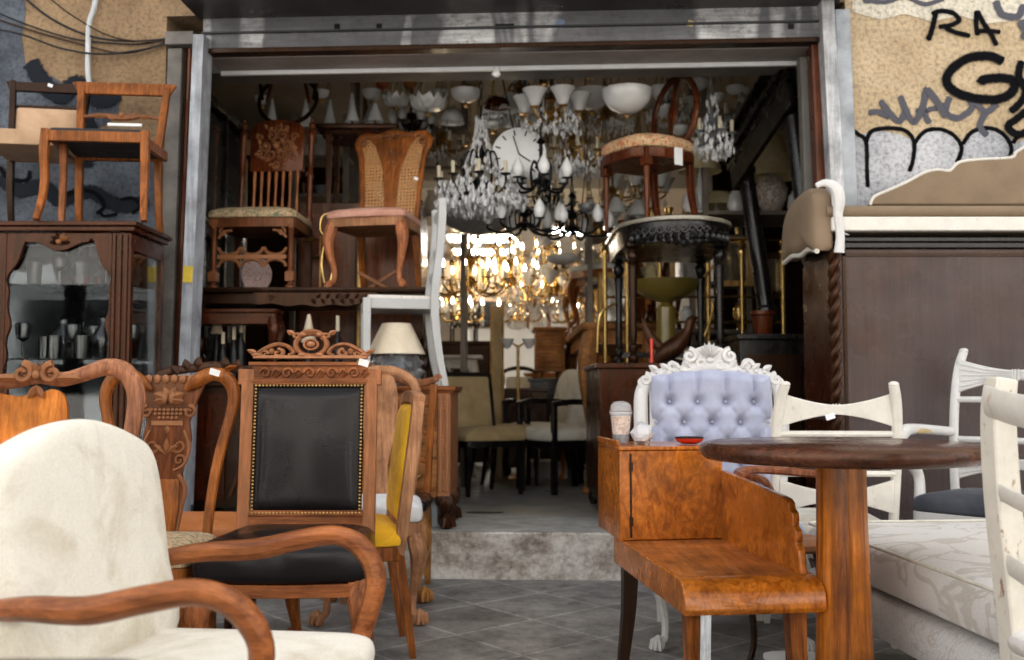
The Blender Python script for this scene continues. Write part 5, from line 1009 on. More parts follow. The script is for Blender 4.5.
# lamp with shade, plastic wrapped base
p_ = P(396, 390, 5.36); t = table_lamp('table_lamp', 'lamp with wide cream shade and plastic-wrapped base on the chest of drawers', (p_.x, 5.36, CT), .17, .158, .078, .165, SHADE, IRON, None, [(.055, 0), (.06, .02), (.03, .05), (.07, .1), (.03, .15), (.01, .17), (.01, .3)])
m = MB(); rnd = random.Random(3); pr = []; vs = []
for j in range(8):
    for i in range(22): a = 2 * PI * i / 22; q = (.11 + .03 * math.sin(j * .45)) * (1 + rnd.uniform(-.16, .16)); vs.append((q * math.cos(a), q * math.sin(a), .005 + j * .024))
m.add(vs, [(j * 22 + i, j * 22 + (i + 1) % 22, (j + 1) * 22 + (i + 1) % 22, (j + 1) * 22 + i) for j in range(7) for i in range(22)]); m.build('plastic_wrap', glassy('wrap_film', (.80, .86, .92), .85, .15, .8), t, smooth=8)
# --- tall dark cabinet inside left
t = thing('glazed_cabinet', 'tall black glazed cabinet along the left inner wall', 'cabinet', (-2.12, 6.35, .238)); H = 2.5
m = MB(); m.bb(-.30, .28, -.45, .45, 0, .8); m.bb(-.30, -.27, -.45, .45, .8, H - .05); m.bb(-.30, .28, .42, .45, .8, H - .05); m.bb(-.30, .28, -.45, -.42, .8, H - .05); m.build('carcass', W_BLACK, t, .003)
m = MB(); m.bb(-.32, .32, -.48, .48, H - .05, H); m.build('cornice', W_BLACK, t, .006)
for y in (-.45, -.02, .41): m = MB(); m.bb(.25, .29, y, y + .045, .8, H - .05); m.build('door_frame', W_BLACK, t, .003)
m = MB(); m.bb(.268, .272, -.40, .40, .82, H - .07); m.build('pane', glassy('dark_pane', (.02, .02, .02), 0, .6, .5), t)
for z in (1.2, 1.6, 2.0): m = MB(); m.bb(-.26, .24, -.4, .4, z, z + .02); m.build('shelf', W_MAHOG, t)
# --- wardrobe carrying sofa, right
t = thing('wardrobe', 'wide hazy brown wooden wardrobe with barley-twist corner column, sofa stacked on top', 'wardrobe', (0, 0, 0)); zt = P(900, 238, 4.58).z
X0 = P(838, 390, 4.58).x; m = MB(); m.bb(X0, 2.75, 4.58, 5.06, .08, zt - .05); m.build('carcass', W_WARD, t, .004)
m = MB(); m.bb(X0 - .03, 2.80, 4.545, 5.08, zt - .022, zt); m.bb(X0 - .01, 2.77, 4.56, 5.07, zt - .049, zt - .0225); m.build('cornice', W_BLACK, t, .004)
m = MB(); m.bb(X0 - .02, 2.78, 4.55, 5.08, 0, .12); m.build('plinth', W_DARK, t, .004)
m = MB(); m.bb(X0 + .03, X0 + .045, 4.572, 4.579, .14, zt - .06); m.bb(X0 + .03, 2.7, 4.572, 4.579, zt - .085, zt - .07); m.build('panel_bead', W_DARK, t)
m = MB(); k = 90; za, zb_ = .40, zt - .06
for q in (0, PI):
    m.tube([(X0 - .012 + .0145 * math.cos(z * 48 + q), 4.566 + .0145 * math.sin(z * 48 + q), z, .0165) for z in [za + (zb_ - za) * i / k for i in range(k + 1)]], n=8, up=(0, 1, 0))
m.box(X0 - .012, 4.566, .27, .05, .05, .26); m.build('twist_column', W_CARVD, t)
m = MB(); m.bb(X0 - .016, X0 - .001, 4.62, 5.05, .9, zt - .08); m.bb(X0 - .016, X0 - .001, 4.62, 5.05, .15, .82); m.build('side_panel', W_MAHOG, t, .004)
ST = zt + .001
t = thing('sofa', 'taupe sofa with white painted carved frame perched on top of the wardrobe', 'sofa', (0, 0, ST))
xl = P(780, 390, 4.9).x; xa = P(834, 390, 4.52).x
m = MB(); m.bb(xa, 2.9, 4.50, 4.545, .02, .085); m.build('front_rail', W_PAINT, t, .006)
m = MB(); m.bb(xa, 2.9, 4.55, 5.1, .02, .09); m.build('seat_base', F_TAUPE, t)
m = MB(); m.tube([(xa - .02, 4.53, .112), (2.9, 4.53, .112)], .028, n=14); m.build('seat_roll', F_TAUPE, t)
m = MB(); m.bb(xa, 2.9, 4.56, 5.05, .09, .13); m.build('seat', F_TAUPE, t, .01)
def bz(px, py, Y): q = P(px, py, Y); return (q.x, q.z - ST)
bp = [(868, 206), (872, 198), (885, 192), (905, 183), (922, 174), (935, 171), (947, 172), (956, 164), (975, 161), (1008, 159), (1014, 153), (1035, 143), (1075, 136), (1120, 134), (1120, 206)]
BMx = Matrix(((1, 0, 0, 0), (0, 0, -1, 5.0), (0, 1, 0, 0), (0, 0, 0, 1))); m = MB(BMx); m.prism([bz(x, y, 5.0) for x, y in bp], .07); m.build('backrest', F_TAUPE, t, .01)
m = MB(BMx); m.tube(crv([(*bz(x, y, 5.0), .03, .008) for x, y in bp[:-2]], 4), n=8, up=(0, 0, 1)); m.build('back_frame', W_PAINT, t)
# left arm: padded panel seen from outside
sh = Matrix.Translation((xa + .0, 4.50, 0)); AM = Matrix(((0, 0, -1, xa - .035), (1, 0, 0, 4.52), (0, 1, 0, 0), (0, 0, 0, 1)))
m = MB(AM); ao = crv([(0, -.065), (0, .06), (0, .17), (.03, .215), (.10, .235), (.25, .23), (.40, .205), (.50, .15), (.545, .06), (.55, -.045), (.40, -.03), (.25, -.045), (.12, -.035)], 4, True); m.rings(ao, [(.94, -.045), (1, -.03), (1.01, 0), (1, .03), (.95, .045), (.7, .055), (.2, .06)]); m.build('arm', F_TAUPE, t, smooth=60)
m = MB(sh); m.tube(crv([(.03, .005, -.08, .024), (.035, .0, .0, .020), (.025, -.005, .09, .022), (.03, -.008, .16, .028), (.015, -.006, .215, .027), (-.03, -.002, .238, .018), (-.07, .0, .225, .012)], 6), n=9, up=(0, 1, 0), flat=.8)
for i in range(4): m.leaf(.028, 0, .05, 0)
m.build('arm_post', W_CARVEW, t)
m = MB(AM); m.tube(crv([(0, -.07, .03, .012), (.12, -.045, .03, .012), (.25, -.055, .03, .012), (.40, -.04, .03, .012), (.55, -.055, .03, .012)], 5), n=7, up=(0, 0, 1)); m.build('arm_rail', W_PAINT, t)
# --- centre: brown cabinet on the right of the aisle
t = thing('tall_cabinet', 'plain dark brown cabinet right of the aisle, under the black half-round console', 'cabinet', (.86, 5.95, .238)); m = MB(); m.bb(-.38, .38, -.50, .52, .1, .84); m.build('carcass', W_MAHOG, t, .004); m = MB(); m.bb(-.40, .40, -.53, .54, .841, .87); m.build('top', W_MAHOGX, t, .004)
for x in (-.34, .34):
    for y in (-.44, .46): m = MB(); m.lathe([(.018, 0), (.035, .04), (.03, .1)], (x, y, 0), 10); m.build('foot', W_BLACK, t)
CZ = 1.108
t = thing('half_round_console', 'black carved console with marble top and turned legs, a floral chair standing on it', 'console table', (.925, 5.88, CZ), R(0)); H = P(680, 214, 5.3).z - CZ
out = [(-.33, .42), (-.335, -.12)] + [(.335 * math.cos(a), -.14 + .42 * math.sin(a)) for a in [PI + PI * i / 14 for i in range(1, 14)]] + [(.335, -.12), (.33, .42)]
m = MB(); m.rings(out, [(1, H - .024), (1.012, H - .012), (1, H)]); m.build('marble_top', plain('cream_marble', (.30, .27, .21), .25, 0, .3, 6, coat=.4), t, .003)
m = MB(); m.rings(out, [(.93, H - .14), (.95, H - .026)]); m.build('frieze', W_BLACK, t, .003)
m = MB()
for i in range(-7, 8):
    a = -PI / 2 + i * .13; x, y = .318 * math.cos(a), -.14 + .40 * math.sin(a); M_ = Matrix.Translation((x, y, H - .085)) @ Matrix.Rotation(a + PI / 2, 4, 'Z') @ Matrix.Rotation(PI / 2, 4, 'X')
    m.M = M_; m.scroll(0, .012, .022, 1.3, 0, 1 if i > 0 else -1, .008, .008); m.leaf(0, 0, .055, -PI / 2 + .3 * (1 if i > 0 else -1), .6, .5, .008)
    if abs(i) < 4: m.leaf(0, -.035, .06 - .012 * abs(i), -PI / 2, .8, .5, .008); m.ball(0, -.03, .01, .012)
m.build('relief_carving', W_BLACK, t)
LP = [(r * 1.0, z) for r, z in [(.020, 0), (.030, .012), (.030, .035), (.016, .05), (.026, .07), (.026, .09), (.015, .10), (.022, .13), (.020, .28), (.026, .48), (.030, .50), (.020, .515), (.034, .54), (.036, .56), (.020, .585), (.052, .60), (.052, .615), (.024, .635), (.034, .66), (.030, .70)]]
for x, y in ((-.25, -.32), (.23, -.34), (-.26, .33), (.25, .33)): m = MB(); m.lathe([(r, z * (H - .03) / .70) for r, z in LP], (x, y, 0), 14); m.build('leg', W_BLACK if y > 0 or x > 0 else W_DARK, t)
m = MB(); m.bb(-.26, .25, .325, .335, .05, .085); m.build('stretcher', W_BLACK, t, .003)
t = thing('oval_back_chair', 'red-brown chair with floral tapestry seat and oval back on the black console', 'chair', (.79, 5.80, CZ + H), R(-58))
o = crv([(.0, -.235), (.15, -.215), (.235, -.10), (.235, .06), (.19, .20), (0, .215), (-.19, .20), (-.235, .06), (-.235, -.10), (-.15, -.215)], 3, True); m = MB(); m.cushion(o, .425, .075, .035); m.build('seat', F_FLORAL, t, sub=1); m = MB(); m.rings(o, [(.98, .37), (1, .38), (1, .424)]); m.build('seat_rail', W_REDWOOD, t, .002)
for x, y in ((-.185, -.155), (.185, -.155)):
    m = MB(); m.lathe([(.012, 0), (.014, .02), (.010, .03), (.019, .30), (.022, .315), (.016, .325)], (x, y, 0), 12); m.box(x, y, .375, .05, .05, .10); m.build('leg', W_REDWOOD, t, .001)
for x in (-.16, .16): m = MB(); m.tube(crv([(x, .25, 0, .013), (x, .20, .2, .017), (x, .19, .42, .018), (x * .9, .21, .52, .016)], 4), sq=True, up=(1, 0, 0)); m.build('leg', W_REDWOOD, t, .002)
BM = back_M(.50, .20, R(6)); m = MB(BM); m.tube([(.19 * math.cos(a), .21 + .235 * math.sin(a), 0, .019) for a in [2 * PI * i / 36 for i in range(36)]], n=8, up=(0, 0, 1), closed=True, flat=.9); m.build('oval_frame', W_REDWOOD, t)
m = MB(BM); m.tube(crv([(0, -.01, 0, .03), (0, .1, .02, .02), (0, .21, .02, .045), (0, .3, .02, .02), (0, .44, 0, .03)], 5), n=8, up=(0, 0, 1), flat=.25); m.build('splat', W_REDWOOD, t)
m = MB(); m.box(.245, .03, .385, .004, .06, .10); m.build('price_tag', TAG, t)
# black cabinet + pot on it, and low dark cabinet right
t = thing('low_cabinet', 'black cabinet behind the tufted armchair', 'cabinet', (1.56, 5.80, .238)); m = MB(); m.bb(-.30, .42, -.28, .28, 0, 1.0); m.build('carcass', W_BLACK, t, .004); m = MB(); m.bb(-.32, .44, -.31, .3, 1.001, 1.03); m.build('top', W_BLACK, t, .004)
for x in (-.27, .08): m = MB(); m.bb(x, x + .30, -.294, -.2805, .08, .92); m.build('door', W_DARK, t, .004)
LZ = 1.269
p_ = P(762, 330, 5.72); t = thing('flower_pot', 'small dark wooden pot on the black cabinet at the foot of the column', 'pot', (p_.x, 5.7, LZ)); m = MB(); m.lathe([(.045, 0), (.05, .01), (.06, .11), (.072, .12), (.072, .14), (.06, .14), (.05, .02)], n=20, cap=False); m.build('pot', W_REDWOOD, t)
# black overmantel
t = thing('overmantel', 'tall ebonised overmantel with round columns and stepped cornice leaning inside the right jamb', 'mantelpiece', (0, 0, 0))
cols = [((P(744, 160, 6.35)), P(768, 322, 6.2)), (P(789, 92, 5.62), P(813, 262, 5.50))]
cols[0][1].z = max(cols[0][1].z, 1.275)
for a, b_ in cols:
    d = (a - b_); M_ = Matrix.Translation(b_) @ d.to_track_quat('Z', 'Y').to_matrix().to_4x4(); Ld = d.length
    m = MB(M_); m.lathe([(.06, 0), (.06, .05), (.07, .06), (.07, .08), (.054, .10), (.054, Ld * .5), (.049, Ld - .10), (.065, Ld - .09), (.065, Ld - .06), (.052, Ld - .05), (.07, Ld - .02), (.07, Ld)], n=20); m.build('column', W_BLACK, t)
A_, B_ = cols[0][0], cols[1][0]; ax = (B_ - A_); Lc = ax.length + .34; mid = (A_ + B_) / 2; q = ax.to_track_quat('Y', 'Z').to_matrix().to_4x4()
for i, (h0, h1, e) in enumerate(((.0, .06, .065), (.061, .10, .09), (.101, .15, .075), (.151, .175, .12))):
    m = MB(Matrix.Translation(mid) @ q); m.bb(-e, e, -Lc / 2 + .04 - e * .3, Lc / 2 - .04 + e * .3, h0, h1); m.build('cornice' if i == 3 else 'cornice_moulding', W_BLACK, t, .004)
m = MB(Matrix.Translation(mid) @ q); m.bb(.03, .06, -Lc / 2 + .06, Lc / 2 - .06, -.16, -.002); m.build('panel', W_BLACK, t, .003)
# shelving right wall + vase, lamps
def shelf_unit(name, label, x0, x1, y0, y1, zs, zt, mat, posts=True):
    t = thing(name, label, 'shelves', (0, 0, 0))
    for z in zs: m = MB(); m.bb(x0, x1, y0, y1, z - .025, z); m.build('shelf', mat, t, .003)
    if posts:
        for x in (x0 + .02, x1 - .02):
            for y in (y0 + .02, y1 - .02): m = MB(); m.bb(x - .018, x + .018, y - .018, y + .018, .238, zt); m.build('post', mat, t)
    return t
W_SHELF = plain('shelf_grey_brown', (.20, .165, .13), .7, 0, .3, 6)
zz = P(760, 212, 6.9).z; shelf_unit('shelving_unit', 'grey brown shelves behind the black overmantel', 1.32, 2.6, 6.85, 7.4, (1.3, zz, zz + .72), 3.3, W_SHELF)
p_ = P(772, 211, 6.98); t = thing('vase', 'white porcelain vase with faded flower pattern on the shelf between the black columns', 'vase', (p_.x, 6.99, zz)); m = MB(); m.lathe([(.05, 0), (.06, .01), (.10, .10), (.115, .18), (.09, .23), (.07, .24), (.085, .255)], n=24); m.build('body', pattern('flower_porcelain', (.66, .64, .58), (.32, .24, .14), 14, .46, .56, (.40, .22, .18), .3), t)
for px, py, Y, r0, r1, hs, l, mt in ((770, 178, 7.2, .20, .10, .30, 'lamp with large crumpled pale yellow shade behind the porcelain vase', YSHADE), (700, 172, 6.95, .15, .07, .33, 'lamp with tall pale yellow shade right of the oval-back chair', YSHADE), (716, 208, 7.15, .18, .1, .10, 'lamp with flat ochre glass shade on the shelf beside the black column', YSHADE)):
    p_ = P(px, py, Y); hh = max(.08, p_.z - zz); table_lamp('table_lamp', l, (p_.x, Y, zz), hh, r0, r1, hs, mt, OPAL)
for px, l in ((735, 'small white jar left of the porcelain vase'), (795, 'small white jar right of the porcelain vase'), (690, 'small white jar under the tall yellow lampshade')):
    p_ = P(px, 208, 6.95); t = thing('jar', l, 'jar', (p_.x, 6.93, zz), 0); m = MB(); m.lathe([(.04, 0), (.06, .04), (.05, .12), (.03, .14), (.035, .15)], n=16); m.build('body', OPAL, t)
# ochre pedestal dish
t = thing('pedestal_bowl', 'ochre yellow ceramic bowl on a thick stem between the legs of the black console', 'bowl', (.97, 6.28, CZ)); m = MB(); m.lathe([(.09, 0), (.09, .02), (.06, .04), (.06, .37), (.03, .40)], n=20); m.build('stem', OLIVE, t); m = MB(); m.lathe([(.03, .401), (.12, .43), (.20, .49), (.215, .54), (.20, .54), (.1, .47), (0, .45)], n=32); m.build('bowl', OLIVE, t)
m = MB(); m.lathe([(.010, 0), (.010, .13), (.002, .135)], n=12); o = m.build('red_candle', RED, None); p_ = P(652, 367, 5.46); o.location = (p_.x, 5.47, CZ); tagit(o, 'thin bright red candle standing behind the tufted armchair crest', 'candle')
t = thing('carved_figure', 'small dark carved bird figure between the legs of the black console', 'figurine', (.93, 5.75, CZ)); m = MB(); m.tube(crv([(-.12, 0, .0, .02), (-.06, 0, .06, .05), (.02, 0, .11, .055), (.08, 0, .19, .03), (.10, 0, .25, .028), (.14, 0, .27, .006)], 6), n=10); m.tube(crv([(-.06, 0, .08, .03), (-.13, 0, .15, .03), (-.18, 0, .26, .005)], 5), n=8, flat=.4); m.build('body', W_CARVD, t); m = MB(); m.lathe([(.08, 0), (.08, .015), (.03, .03)], (0, 0, 0), 16); m.build('base', W_BLACK, t)
# brass bedstead
t = thing('brass_bedstead', 'tall brass bedstead with round posts and cross rails behind the console legs', 'bed frame', (0, 0, 0)); Yb = 6.75
for px in (605, 627, 660, 708, 742, 783):
    p_ = P(px, 300, Yb); m = MB(); m.lathe([(.018, 0), (.016, .02), (.016, 1.62), (.026, 1.65), (.026, 1.67), (.012, 1.69), (.024, 1.72), (0, 1.75)], (p_.x, Yb, .238), 12); m.build('post', BRASS, t)
for py in (297, 322, 240): a, b_ = P(605, py, Yb), P(783, py, Yb); m = MB(); m.tube([(a.x, Yb, a.z), (b_.x, Yb, a.z)], .010); m.build('cross_rail', BRASS, t)
a = P(615, 330, Yb - .02); m = MB(); m.tube(crv([(a.x - .12, Yb - .03, a.z - .15, .008), (a.x - .10, Yb - .03, a.z + .1, .008), (a.x, Yb - .03, a.z + .18, .008)], 5)); m.build('scroll', BRASS, t)
a = P(715, 300, Yb); m = MB(); m.tube(crv([(a.x - .1, Yb - .03, a.z - .3, .008), (a.x - .02, Yb - .03, a.z - .05, .008), (a.x - .1, Yb - .03, a.z + .1, .008), (a.x + .05, Yb - .03, a.z + .3, .008)], 5)); m.build('scroll', BRASS, t)
# ================================================================== INTERIOR FURNITURE
FZ = .238
t = thing('dining_chair', 'dark framed chair with tan padded seat and back in the aisle', 'chair', (-.20, 7.05, FZ), R(27))
o = trap(.47, .42, .44, .02, .04); m = MB(); m.cushion(o, .37, .055, .05); m.build('seat', F_TAN, t, sub=1); seat_rail(t, .46, .41, .43, .33, .375, W_BLACK); legs4(t, 'taper', 'taper', .46, .40, .43, .34, W_BLACK)
BM = back_M(.40, .20, R(12)); m = MB(BM)
m.box(0, .03, 0, .33, .03, .028); m.build('cross_rail', W_BLACK, t, .003); m = MB(BM); m.box(0, .445, 0, .33, .03, .03); m.build('top_rail', W_BLACK, t, .003)
for sx in (-1, 1): m = MB(BM); m.box(sx * .18, .21, 0, .03, .48, .03); m.build('stile', W_BLACK, t, .003)
m = MB(BM); m = MB(BM); m.rings(rrect(.33, .37, .015, 2, 0, .24), [(1, -.012), (1, .016), (.95, .022)]); m.build('back_pad', F_TAN, t)
t2 = dup(t, (-.04, 7.45, FZ), R(75), 'second dark framed tan chair just behind the first in the aisle')
def open_arm(label, loc, rz, mat, seatm):
    t = thing('open_armchair', label, 'armchair', loc, rz, None); o = trap(.52, .46, .46, .02, .04); m = MB(); m.cushion(o, .36, .08, .03); m.build('seat', seatm, t, sub=1); seat_rail(t, .52, .46, .46, .31, .365, mat)
    for sx in (-1, 1):
        m = MB(); m.tube([(sx * .25, -.20, 0, .02), (sx * .25, -.20, .62, .018)], sq=True, up=(1, 0, 0)); m.build('leg', mat, t, .003); m = MB(); m.tube([(sx * .22, .26, 0, .018), (sx * .22, .22, .4, .02)], sq=True, up=(1, 0, 0)); m.build('leg', mat, t, .003)
        m = MB(); m.tube(crv([(sx * .25, -.22, .62, .02), (sx * .27, -.05, .64, .02), (sx * .24, .22, .62, .02)], 5), sq=True, up=(1, 0, 0), flat=.8); m.build('arm', mat, t, .003)
    BM = back_M(.40, .21, R(10)); m = MB(BM); m.rings(crv([(-.22, .02), (.22, .02), (.23, .3), (.17, .45), (0, .49), (-.17, .45), (-.23, .3)], 4, True), [(1, -.03), (1.02, 0), (1, .03), (.9, .045), (.4, .05)]); m.build('backrest', seatm, t); return t
open_arm('black framed armchair with cream seat and rounded cream back, right side of the aisle', (.35, 7.25, FZ), R(-62), W_BLACK, F_CREAM)
open_arm('second black framed cream armchair, deeper in the aisle beside the first', (.22, 7.95, FZ), R(-70), W_BLACK, F_CREAM)
m = MB(); m.box(0, 0, .07, .34, .3, .14); o = m.build('carton', TAG, None, .006); o.location = (.28, 8.35, FZ); tagit(o, 'white carton on the shop floor behind the cream armchairs', 'carton')
m = MB(); m.lathe([(.10, 0), (.10, .003), (.03, .004)], n=20, sy=.4); o = m.build('drain_cover', IRON, None); p_ = P(485, 516, 5.95); o.location = (p_.x, 5.95, FZ + .001); o.scale = (1.1, 1, 1); tagit(o, 'small dark oval drain cover in the shop floor', 'drain cover')
t = thing('bottle', 'small grey flask beside the claw foot of the chest of drawers', 'flask', (-.40, 5.30, .246)); m = MB(); m.lathe([(.028, 0), (.03, .01), (.03, .11), (.016, .14), (.016, .16), (0, .165)], n=16); m.build('body', STEEL, t)
def cabinet(name, label, x0, x1, y0, y1, z0, z1, mat, nd=2, cat='cabinet', drawers=0):
    t = thing(name, label, cat, ((x0 + x1) / 2, (y0 + y1) / 2, z0)); w, d, h = x1 - x0, y1 - y0, z1 - z0
    m = MB(); m.bb(-w / 2, w / 2, -d / 2, d / 2, .06, h - .031); m.build('carcass', mat, t, .004); m = MB(); m.bb(-w / 2 - .02, w / 2 + .02, -d / 2 - .02, d / 2, h - .03, h); m.build('top', mat, t, .004)
    for i in range(nd):
        a = -w / 2 + .02 + i * (w - .04) / nd; m = MB(); m.bb(a + .008, a + (w - .04) / nd - .008, -d / 2 - .012, -d / 2 - .0005, .1, h - .06); dd = m.build('door', mat, t, .004); m = MB(); m.ball(a + (w - .04) / nd * (.85 if i == 0 else .15), -d / 2 - .02, h * .5, .014); m.build('knob', BRASSD, dd)
    for i in range(drawers):
        a = .08 + i * (h - .14) / drawers; m = MB(); m.bb(-w / 2 + .03, w / 2 - .03, -d / 2 - .012, -d / 2 - .0005, a + .008, a + (h - .14) / drawers - .008); dd = m.build('drawer', mat, t, .004)
        for sx in (-1, 1): m = MB(); m.ball(sx * w * .25, -d / 2 - .02, a + (h - .14) / drawers / 2, .013); m.build('knob', BRASSD, dd)
    for x in (-w / 2 + .04, w / 2 - .04):
        for y in (-d / 2 + .04, d / 2 - .04): m = MB(); m.lathe([(.02, 0), (.03, .03), (.02, .06)], (x, y, 0), 8); m.build('foot', mat, t)
    return t
cabinet('cabinet', 'dark brown cabinet at the back left of the aisle carrying two small armchairs', -.95, -.20, 9.2, 9.8, FZ, P(460, 341, 9.2).z, W_DARK)
for px, l in ((463, 'small grey armchair standing on the dark cabinet, left of its pair'), (487, 'small grey armchair standing on the dark cabinet, right of its pair')):
    p_ = P(px, 341, 9.45); t = open_arm(l, (p_.x, 9.5, P(460, 341, 9.2).z), R(0), W_DARK, F_DGREY); t.scale = (.45, .45, .45); t['group'] = 'small armchairs on the dark cabinet'
cabinet('cabinet', 'light brown low cabinet with panelled doors at the back of the aisle', P(535, 0, 9.0).x, P(564, 0, 9.0).x, 9.0, 9.5, P(550, 378, 9).z, P(550, 327, 9.0).z, W_PALE, 1)
cabinet('sideboard', 'black sideboard under the light brown cabinet at the back of the aisle', P(530, 0, 8.95).x, P(585, 0, 8.95).x, 8.95, 9.55, FZ, P(550, 378, 9).z - .001, W_BLACK, 2)
cabinet('cabinet', 'dark carved cabinet with oval medallion in the middle of the aisle', P(504, 0, 8.6).x, P(546, 0, 8.6).x, 8.6, 9.0, FZ, P(520, 388, 8.6).z, W_DARK, 0)
p_ = P(524, 403, 8.59); m = MB(Matrix.Translation((p_.x, 8.575, p_.z)) @ Matrix.Rotation(PI / 2, 4, 'X')); m.tube([(.10 * math.cos(a), .075 * math.sin(a), 0, .012) for a in [2 * PI * i / 24 for i in range(24)]], n=6, up=(0, 0, 1), closed=True); o = m.build('medallion', W_MAHOG, None); o.parent = [q for q in bpy.data.objects if q.get('label') == 'dark carved cabinet with oval medallion in the middle of the aisle'][0]; o.matrix_parent_inverse = Matrix.Translation(o.parent.location).inverted()
t = slab_table('long_table', 'long honey brown table receding along the right side of the aisle', .48, 1.05, 6.95, 9.4, FZ, 1.43, .05, .10, 'cab', W_PALE, 2.2)
# gilt post
m = MB(); p0 = P(497, 385, 8.2); p1 = P(495, 305, 8.2); m.bb(p0.x - .06, p0.x + .06, 8.2, 8.24, FZ, p1.z); 
t = thing('gilded_picture_frame', 'tall narrow gilded frame standing upright at the back of the aisle', 'frame', (0, 0, 0)); 
m = MB(); 
for x in (p0.x - .045, p0.x + .045): m.bb(x - .012, x + .012, 8.2, 8.24, FZ, p1.z)
m.build('side_rail', wood('gilt_frame', (.30, .19, .06), (.62, .46, .20), .4), t, .004)
m = MB(); m.bb(p0.x - .032, p0.x + .032, 8.21, 8.225, FZ, p1.z - .02); m.build('panel', F_TAN, t)
t = thing('floor_lamp', 'thin brass floor lamp with ruffled white glass shades in the aisle', 'lamp', (P(518, 0, 8.1).x, 8.1, FZ)); zt_ = P(518, 345, 8.1).z - FZ
m = MB(); m.lathe([(.13, 0), (.12, .02), (.02, .05), (.013, .1), (.013, zt_)], n=14); m.build('pole', BRASSD, t)
for sx in (-1, 1): m = MB(); m.tube(crv([(0, 0, zt_ - .02, .008), (sx * .06, 0, zt_ + .02, .008), (sx * .09, 0, zt_ - .02, .008)], 5)); m.build('arm', BRASSD, t); m = MB(); m.lathe([(.015, .0), (.03, .02), (.055, .07), (.06, .08)], (sx * .09, 0, zt_ - .03), 14, cap=False); m.build('glass_shade', OPAL, t)
# stacked chairs further back (both sides)
def simple_chair(label, loc, rz, wm, sm, s=1.0, kind=0, group='chairs stacked along the back aisle'):
    t = thing('dining_chair', label, 'chair', loc, rz, group); t.scale = (s, s, s); o = trap(.44, .38, .42, .02, .04); m = MB(); m.cushion(o, .42, .04, .02); m.build('seat', sm, t); seat_rail(t, .44, .38, .42, .37, .42, wm); legs4(t, 'cab' if kind else 'taper', 'taper', .43, .37, .42, .38, wm)
    BM = back_M(.42, .19, R(8)); m = MB(BM); m.tube(crv([(-.16, 0, 0, .017), (-.18, .3, 0, .017), (-.17, .48, 0, .018), (0, .53, 0, .022), (.17, .48, 0, .018), (.18, .3, 0, .017), (.16, 0, 0, .017)], 5), n=7, up=(0, 0, 1)); m.build('back_frame', wm, t)
    m = MB(BM); m.prism([(-.05, 0), (-.07, .3), (-.05, .5), (.05, .5), (.07, .3), (.05, 0)], .012) if kind else m.rings(rrect(.28, .34, .03, 2, 0, .27), [(1, -.01), (1, .01), (.9, .02)]); m.build('splat' if kind else 'back_pad', wm if kind else sm, t); return t
spots = [((-.62, 7.9, FZ), 20, W_DARK, F_TAN, 1, 'dark chair left of the aisle behind the tan chairs'), ((-1.05, 8.3, FZ), 10, W_MAHOG, L_ORANGE, 1, 'mahogany chair with orange seat far left of the aisle'),
         ((.72, 7.55, 1.43), -50, W_TEAK, F_WHITE, 1, 'honey chair with white seat standing on the long table, nearest'), ((.78, 8.15, 1.43), -40, W_TEAK, F_CREAM, 1, 'honey chair with cream seat standing on the long table, middle'), ((.74, 8.8, 1.43), -60, W_PALE, F_PINK, 1, 'pale chair with pink seat standing on the long table, farthest'),
         ((.55, 8.35, FZ), -80, W_HONEY, F_PINK, 1, 'honey chair with pink seat under the far end of the long table'), ((.12, 9.9, FZ), 10, W_DARK, F_CREAM, 0, 'dark chair with cream back straight down the aisle'), ((-.35, 10.6, FZ), -20, W_BLACK, F_WHITE, 0, 'black chair with white back at the end of the aisle'),
         ((.55, 10.4, FZ), 15, W_PALE, F_TAN, 0, 'pale chair with tan back at the end of the aisle'), ((-1.3, 8.9, FZ), 30, W_DARK, F_DGREY, 0, 'dark grey padded chair deep on the left')]
for l, a, wm, sm, k, lab in spots: simple_chair(lab, l, R(a), wm, sm, 1.0, k)
p_ = P(541, 372, 8.4); simple_chair('small chair with tan padded back standing high beside the light brown cabinet', (p_.x, 9.2, P(550, 327, 9.0).z), 0, W_PALE, F_TAN, .55, 0)
p_ = P(620, 240, 8.3); simple_chair('reddish chair far behind the black console', (1.2, 7.9, 1.43 + 0), R(-30), W_REDWOOD, F_CREAM, 1, 1)
t = slab_table('side_table', 'plain brown table under the reddish chair behind the black console', 1.08, 1.7, 7.6, 8.3, FZ, 1.43, .04, .1, 'turned', W_MAHOG, 1.4)
# white tables/consoles left of aisle behind ladder chair
t = slab_table('side_table', 'small white painted table behind the grey ladder-back chair', -.62, -.25, 8.3, 8.7, FZ, 1.25, .03, .08, 'cab', W_PAINT, 1.3)
# white cabinet left back to give pale area
cabinet('cabinet', 'tall white painted cabinet at the far end of the shop', -1.4, -.55, 12.4, 12.9, FZ, 2.1, M_IWHITE, 2)
cabinet('wardrobe', 'tall honey brown wardrobe at the far right of the aisle', .85, 1.6, 11.2, 11.9, FZ, 2.2, W_PALE, 2)
cabinet('chest_of_drawers', 'honey brown chest of drawers down the aisle', .15, .65, 10.9, 11.3, FZ, 1.15, W_PALE, 0, 'chest', 4)
